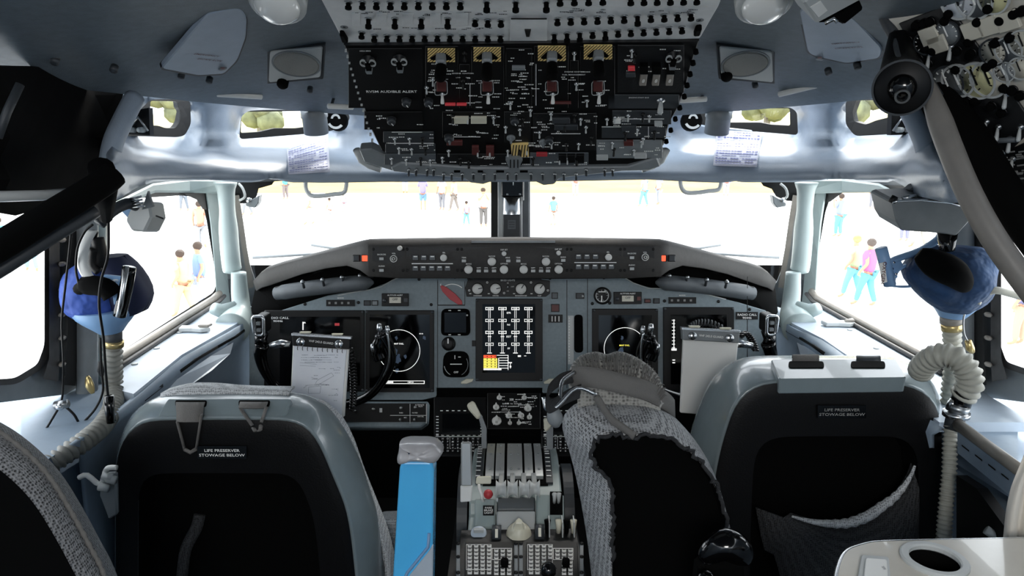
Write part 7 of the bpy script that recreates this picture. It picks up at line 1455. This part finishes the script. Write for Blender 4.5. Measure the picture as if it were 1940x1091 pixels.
# trees far behind, seen through the eyebrow windows
rg = random.Random(21)
for i in range(44):
    x = -112+i*5.1; y = (92, 106)[i % 2]; h = rg.uniform(8, 12); z0 = GZ+(y-83)/16*1.5-.3
    nm = ['far bushy tree', 'far rounded tree', 'far pale tree'][i % 3]
    t = thing('tree', 'sunlit green tree in the far tree line beyond the grass', 'tree', V3(x, y, z0), 'trees of the far tree line')
    mb = MB(); mb.tube([V3(x, y, z0), V3(x, y, z0+h*.5)], .25, 'rail', 8); mb.build('trunk', t); mb = MB()
    for k in range(9):
        a = rg.uniform(0, 6.28); r_ = rg.uniform(0, h*.28); mb.ball(V3(x+r_*math.cos(a), y+r_*math.sin(a), z0+h*(.4+.5*rg.random())), h*.2*rg.uniform(.7, 1.2), 'foliage', 1, 1, .85, 10)
    mb.build('crown', t)
# ---------------------------------------------------------------- spectators on the apron
PC = {}
def cmat(h):
    v = [int(h[i:i+2], 16) for i in (1, 3, 5)]; h = '#%02x%02x%02x' % tuple(int(c*.7+42) for c in v)
    if h not in PC: PC[h] = mat('cloth'+h[1:], h, .85).name
    return 'cloth'+h[1:]
mat('skin', '#b98468', .6); mat('hairdark', '#3a2c22', .8); mat('hairfair', '#b08e58', .8)
def skin_obj(name, vs, es, rad, m, parent, loc, root=0, sub=1):
    me = bpy.data.meshes.new(name); me.from_pydata([tuple(v) for v in vs], es, []); me.materials.append(MATS[m]); o = inst(name, me, loc, parent)
    o.modifiers.new('skin', 'SKIN'); lay = me.skin_vertices[0] if me.skin_vertices else None
    if lay is None: bpy.context.view_layer.objects.active = o; lay = me.attributes.get('skin_vertices')
    for i, r_ in enumerate(rad): d = me.skin_vertices[0].data[i]; d.radius = (r_, r_); d.use_root = (i == root)
    md = o.modifiers.new('sub', 'SUBSURF'); md.levels = sub; md.render_levels = sub; o.modifiers['skin'].use_smooth_shade = True
    return o
def person(loc, yaw, h, shirt, pants, label, pose='stand', shorts=False, hair='hairdark'):
    s = h/1.75; t = thing('person', label, 'person', loc, None); c, sn = math.cos(yaw), math.sin(yaw)
    def T(x, y, z): x, y, z = x*s, y*s, z*s; return Vector((x*c-y*sn, x*sn+y*c, z))
    st = .16 if pose == 'walk' else .03; bend = 0
    hipz = .92; kz = .5
    L = dict(hip=(0, 0, hipz), sp=(0, .0, 1.12), ch=(0, .0, 1.34), nk=(0, 0, 1.47), hd=(0, .01, 1.56), ht=(0, .01, 1.67))
    V = []; E = []; Rr = []
    def add(p, r_, par=None):
        V.append(T(*p)); Rr.append(r_*s); k = len(V)-1
        if par is not None: E.append((par, k))
        return k
    hip = add(L['hip'], .085); sp = add(L['sp'], .10, hip); ch = add(L['ch'], .12, sp); nk = add(L['nk'], .055, ch); hd = add(L['hd'], .085, nk); add(L['ht'], .075, hd)
    legs = []
    for sg in (-1, 1):
        hj = add((sg*.09, 0, .86), .07, hip); kn = add((sg*.1, st*sg*-.6+.03, kz), .06, hj); an = add((sg*.1, st*sg*-1.2, .09), .042, kn); add((sg*.11, st*sg*-1.2+.14, .03), .035, an); legs.append((hj, kn, an))
        sh = add((sg*.17, 0, 1.40), .055, ch)
        if pose in ('photo', 'armsup'): el = add((sg*.24, .1, 1.18), .045, sh); wr = add((sg*.08, .28, 1.42), .032, el); add((sg*.04, .30, 1.48), .036, wr)
        else: el = add((sg*.25, -.02+.05*sg*(pose == 'walk'), 1.13), .045, sh); wr = add((sg*.26, .1, .90), .032, el); add((sg*.26, .12, .80), .038, wr)
    b = skin_obj('body', V, E, Rr, 'skin', t, loc)
    # clothes a little fuller than the body
    sv = [T(0, 0, .84), T(0, 0, 1.12), T(0, 0, 1.34), T(0, 0, 1.43)]; se = [(0, 1), (1, 2), (2, 3)]; srr = [.185*s, .175*s, .175*s, .09*s]
    for sg in (-1, 1): k = len(sv); sv += [T(sg*.17, 0, 1.40), T(sg*.235, .05 if pose == 'photo' else -.01, 1.22)]; se += [(2, k), (k, k+1)]; srr += [.08*s, .07*s]
    skin_obj('shirt', sv, se, srr, cmat(shirt), t, loc)
    pv = [T(0, 0, .95)]; pe = []; pr = [.18*s]
    for sg in (-1, 1):
        k = len(pv); pv += [T(sg*.09, 0, .84), T(sg*.1, st*sg*-.6+.03, kz-.02)]; pe += [(0, k), (k, k+1)]; pr += [.12*s, .085*s]
        if not shorts: pv.append(T(sg*.1, st*sg*-1.2, .12)); pe.append((k+1, k+2)); pr.append(.065*s)
    skin_obj('shorts' if shorts else 'trousers', pv, pe, pr, cmat(pants), t, loc)
    mb = MB(); mb.ball(loc+T(0, -.01, 1.64), .115*s, hair, 1, 1, .95, 12); mb.build('hair', t)
    return t
def foot(px, py): return PZ(px, py, GZ)
PPL = [(802, 399, 1.75, '#7b6fc0', '#4f7fb8', 'person in a lilac top and blue shorts standing beyond the left windshield', 'photo', True, .1),
 (838, 398, 1.72, '#d8d8d8', '#6a6a70', 'person in white with dark trousers beside the lilac top, left windshield', 'stand', False, 2.8),
 (861, 400, 1.68, '#c9c0b4', '#6d6258', 'person in beige walking left of the dark compass post', 'walk', False, 1.2),
 (884, 428, 1.1, '#9a8fd0', '#59b8c8', 'child in lilac and turquoise left of the centre post', 'walk', False, .6),
 (916, 430, 1.7, '#c8b8b8', '#4a4440', 'person in pale top and dark trousers right beside the centre post', 'photo', False, 3.4),
 (768, 366, 1.7, '#9cb4c8', '#c8ccd0', 'person in pale blue at the grass edge beyond the left windshield', 'photo', False, .2),
 (542, 378, 1.7, '#3cb8d0', '#6a5a58', 'person in a turquoise top at the far left of the left windshield', 'stand', False, 1.0),
 (470, 408, 1.7, '#8a8c90', '#77787c', 'person in grey at the outer edge of the left windshield', 'walk', False, 1.6),
 (1090, 372, 1.7, '#e07868', '#b8b8b8', 'person in a coral top at the grass edge beyond the right windshield', 'photo', False, .3),
 (1048, 428, 1.3, '#58a0d8', '#a89888', 'child in a blue top right of the centre post', 'stand', False, .4),
 (1219, 392, 1.7, '#90b8d8', '#58b0d0', 'person in pale blue top and trousers beyond the right windshield centre', 'walk', False, .8),
 (1248, 388, 1.72, '#c8ccd4', '#8a8e98', 'person in white and grey beyond the right windshield beside the pale blue pair', 'stand', False, 2.0),
 (1375, 372, 1.7, '#b0a8c8', '#989cc0', 'person in lavender at the upper right of the right windshield', 'stand', False, 0),
 (1587, 449, 1.72, '#7888c8', '#48b0c8', 'person in a blue top and turquoise trousers in the right side window', 'photo', False, .5),
 (1652, 397, 1.75, '#6a6058', '#585860', 'person in brown and dark trousers at the top of the right side window', 'stand', False, 3.1),
 (1612, 566, 1.66, '#b0c888', '#58b0c8', 'person with fair hair in a green top and blue trousers, right side window', 'walk', False, .7),
 (1638, 580, 1.7, '#e0508c', '#48a8c8', 'person in a pink top and blue trousers walking, right side window', 'walk', False, .7),
 (1712, 458, 1.7, '#b8b0a8', '#6868b0', 'person with violet trousers behind the lamp box in the right side window', 'stand', False, 0),
 (1740, 470, 1.75, '#c0b8b0', '#8c887c', 'person in long beige trousers behind the mask bracket in the right window', 'walk', False, .5),
 (384, 470, 1.7, '#e08868', '#888a90', 'person in an orange top at the right edge of the left side window', 'stand', False, .2),
 (350, 400, 1.7, '#60a8c8', '#58606c', 'person in a blue top at the top of the left side window', 'walk', False, .9),
 (385, 590, 1.7, '#6a8cd8', '#a0b0d8', 'person in a blue jacket low in the left side window', 'stand', False, 2.2),
 (352, 600, 1.6, '#d8a878', '#e0b878', 'person in tan low in the left side window', 'walk', False, 1.4),
 (10, 516, 1.7, '#48b0d8', '#78a8c8', 'person in turquoise at the left edge of the rear left window', 'stand', False, .3),
 (62, 515, 1.7, '#80c0c8', '#78a8b8', 'person in pale teal in the rear left window', 'walk', False, .7),
 (1928, 655, 1.7, '#6a70a8', '#b09070', 'person in violet at the rear right window edge', 'stand', False, .7),
 (626, 420, 1.1, '#c8c8d0', '#b8bcc8', 'small child in white on the apron beyond the left windshield', 'stand', False, 1.0),
 (588, 425, 1.5, '#c8ccc0', '#b0b8a8', 'person in pale green on the apron, left windshield middle', 'walk', False, 1.8),
 (652, 403, 1.0, '#8c88d8', '#9898c8', 'small child in violet below the left grab handle', 'stand', False, .5)]
for px, py, h, a, b_, lb, pose, sh, yw in PPL: person(foot(px, py), yw, h, a, b_, lb, pose, sh, 'hairfair' if px in (1612, 861) else 'hairdark')
# wipers outside the windshields
for X, nm in ((lambda x: x, 'left'), (lambda x: 1955-x, 'right')):
    t = thing('windshield_wiper', 'thin grey wiper resting outside the bottom of the %s windshield' % nm, 'wiper', P(X(560), 482, 2.75)); mb = MB(); mb.tube([P(X(478), 488, 2.8), P(X(560), 483, 2.85), P(X(680), 476, 2.9)], .006, 'grey', 6); mb.build('blade', t); mb = MB(); mb.tube([P(X(590), 464, 2.95), P(X(630), 470, 2.93), P(X(700), 474, 2.9)], .006, 'grey', 6); mb.build('arm', t)
# the aeroplane's own nose and skin outside, so nothing looks through the floor
mb = MB(); mb.add([V3(-1.04, -2, -.05), V3(-1.04, 2.9, -.1), V3(1.04, 2.9, -.1), V3(1.04, -2, -.05)], [[0, 1, 2, 3]], 'grey'); struct(mb.build('trim_%d' % tn)); tn += 1
# ---------------------------------------------------------------- added fill light
def lamp(nm, loc, e, size, rot=(0, 0, 0), col=(1, .97, .92)):
    l = bpy.data.lights.new(nm, 'AREA'); l.energy = e; l.size = size; l.color = col; o = bpy.data.objects.new(nm, l); COL.objects.link(o); o.location = loc; o.rotation_euler = rot; return o
lamp('added_fill_lamp', (0, -.9, 1.86), 25, .5, (math.radians(18), 0, 0), (1, .98, .95))  # unseen area light added behind the camera to brighten faces turned this way
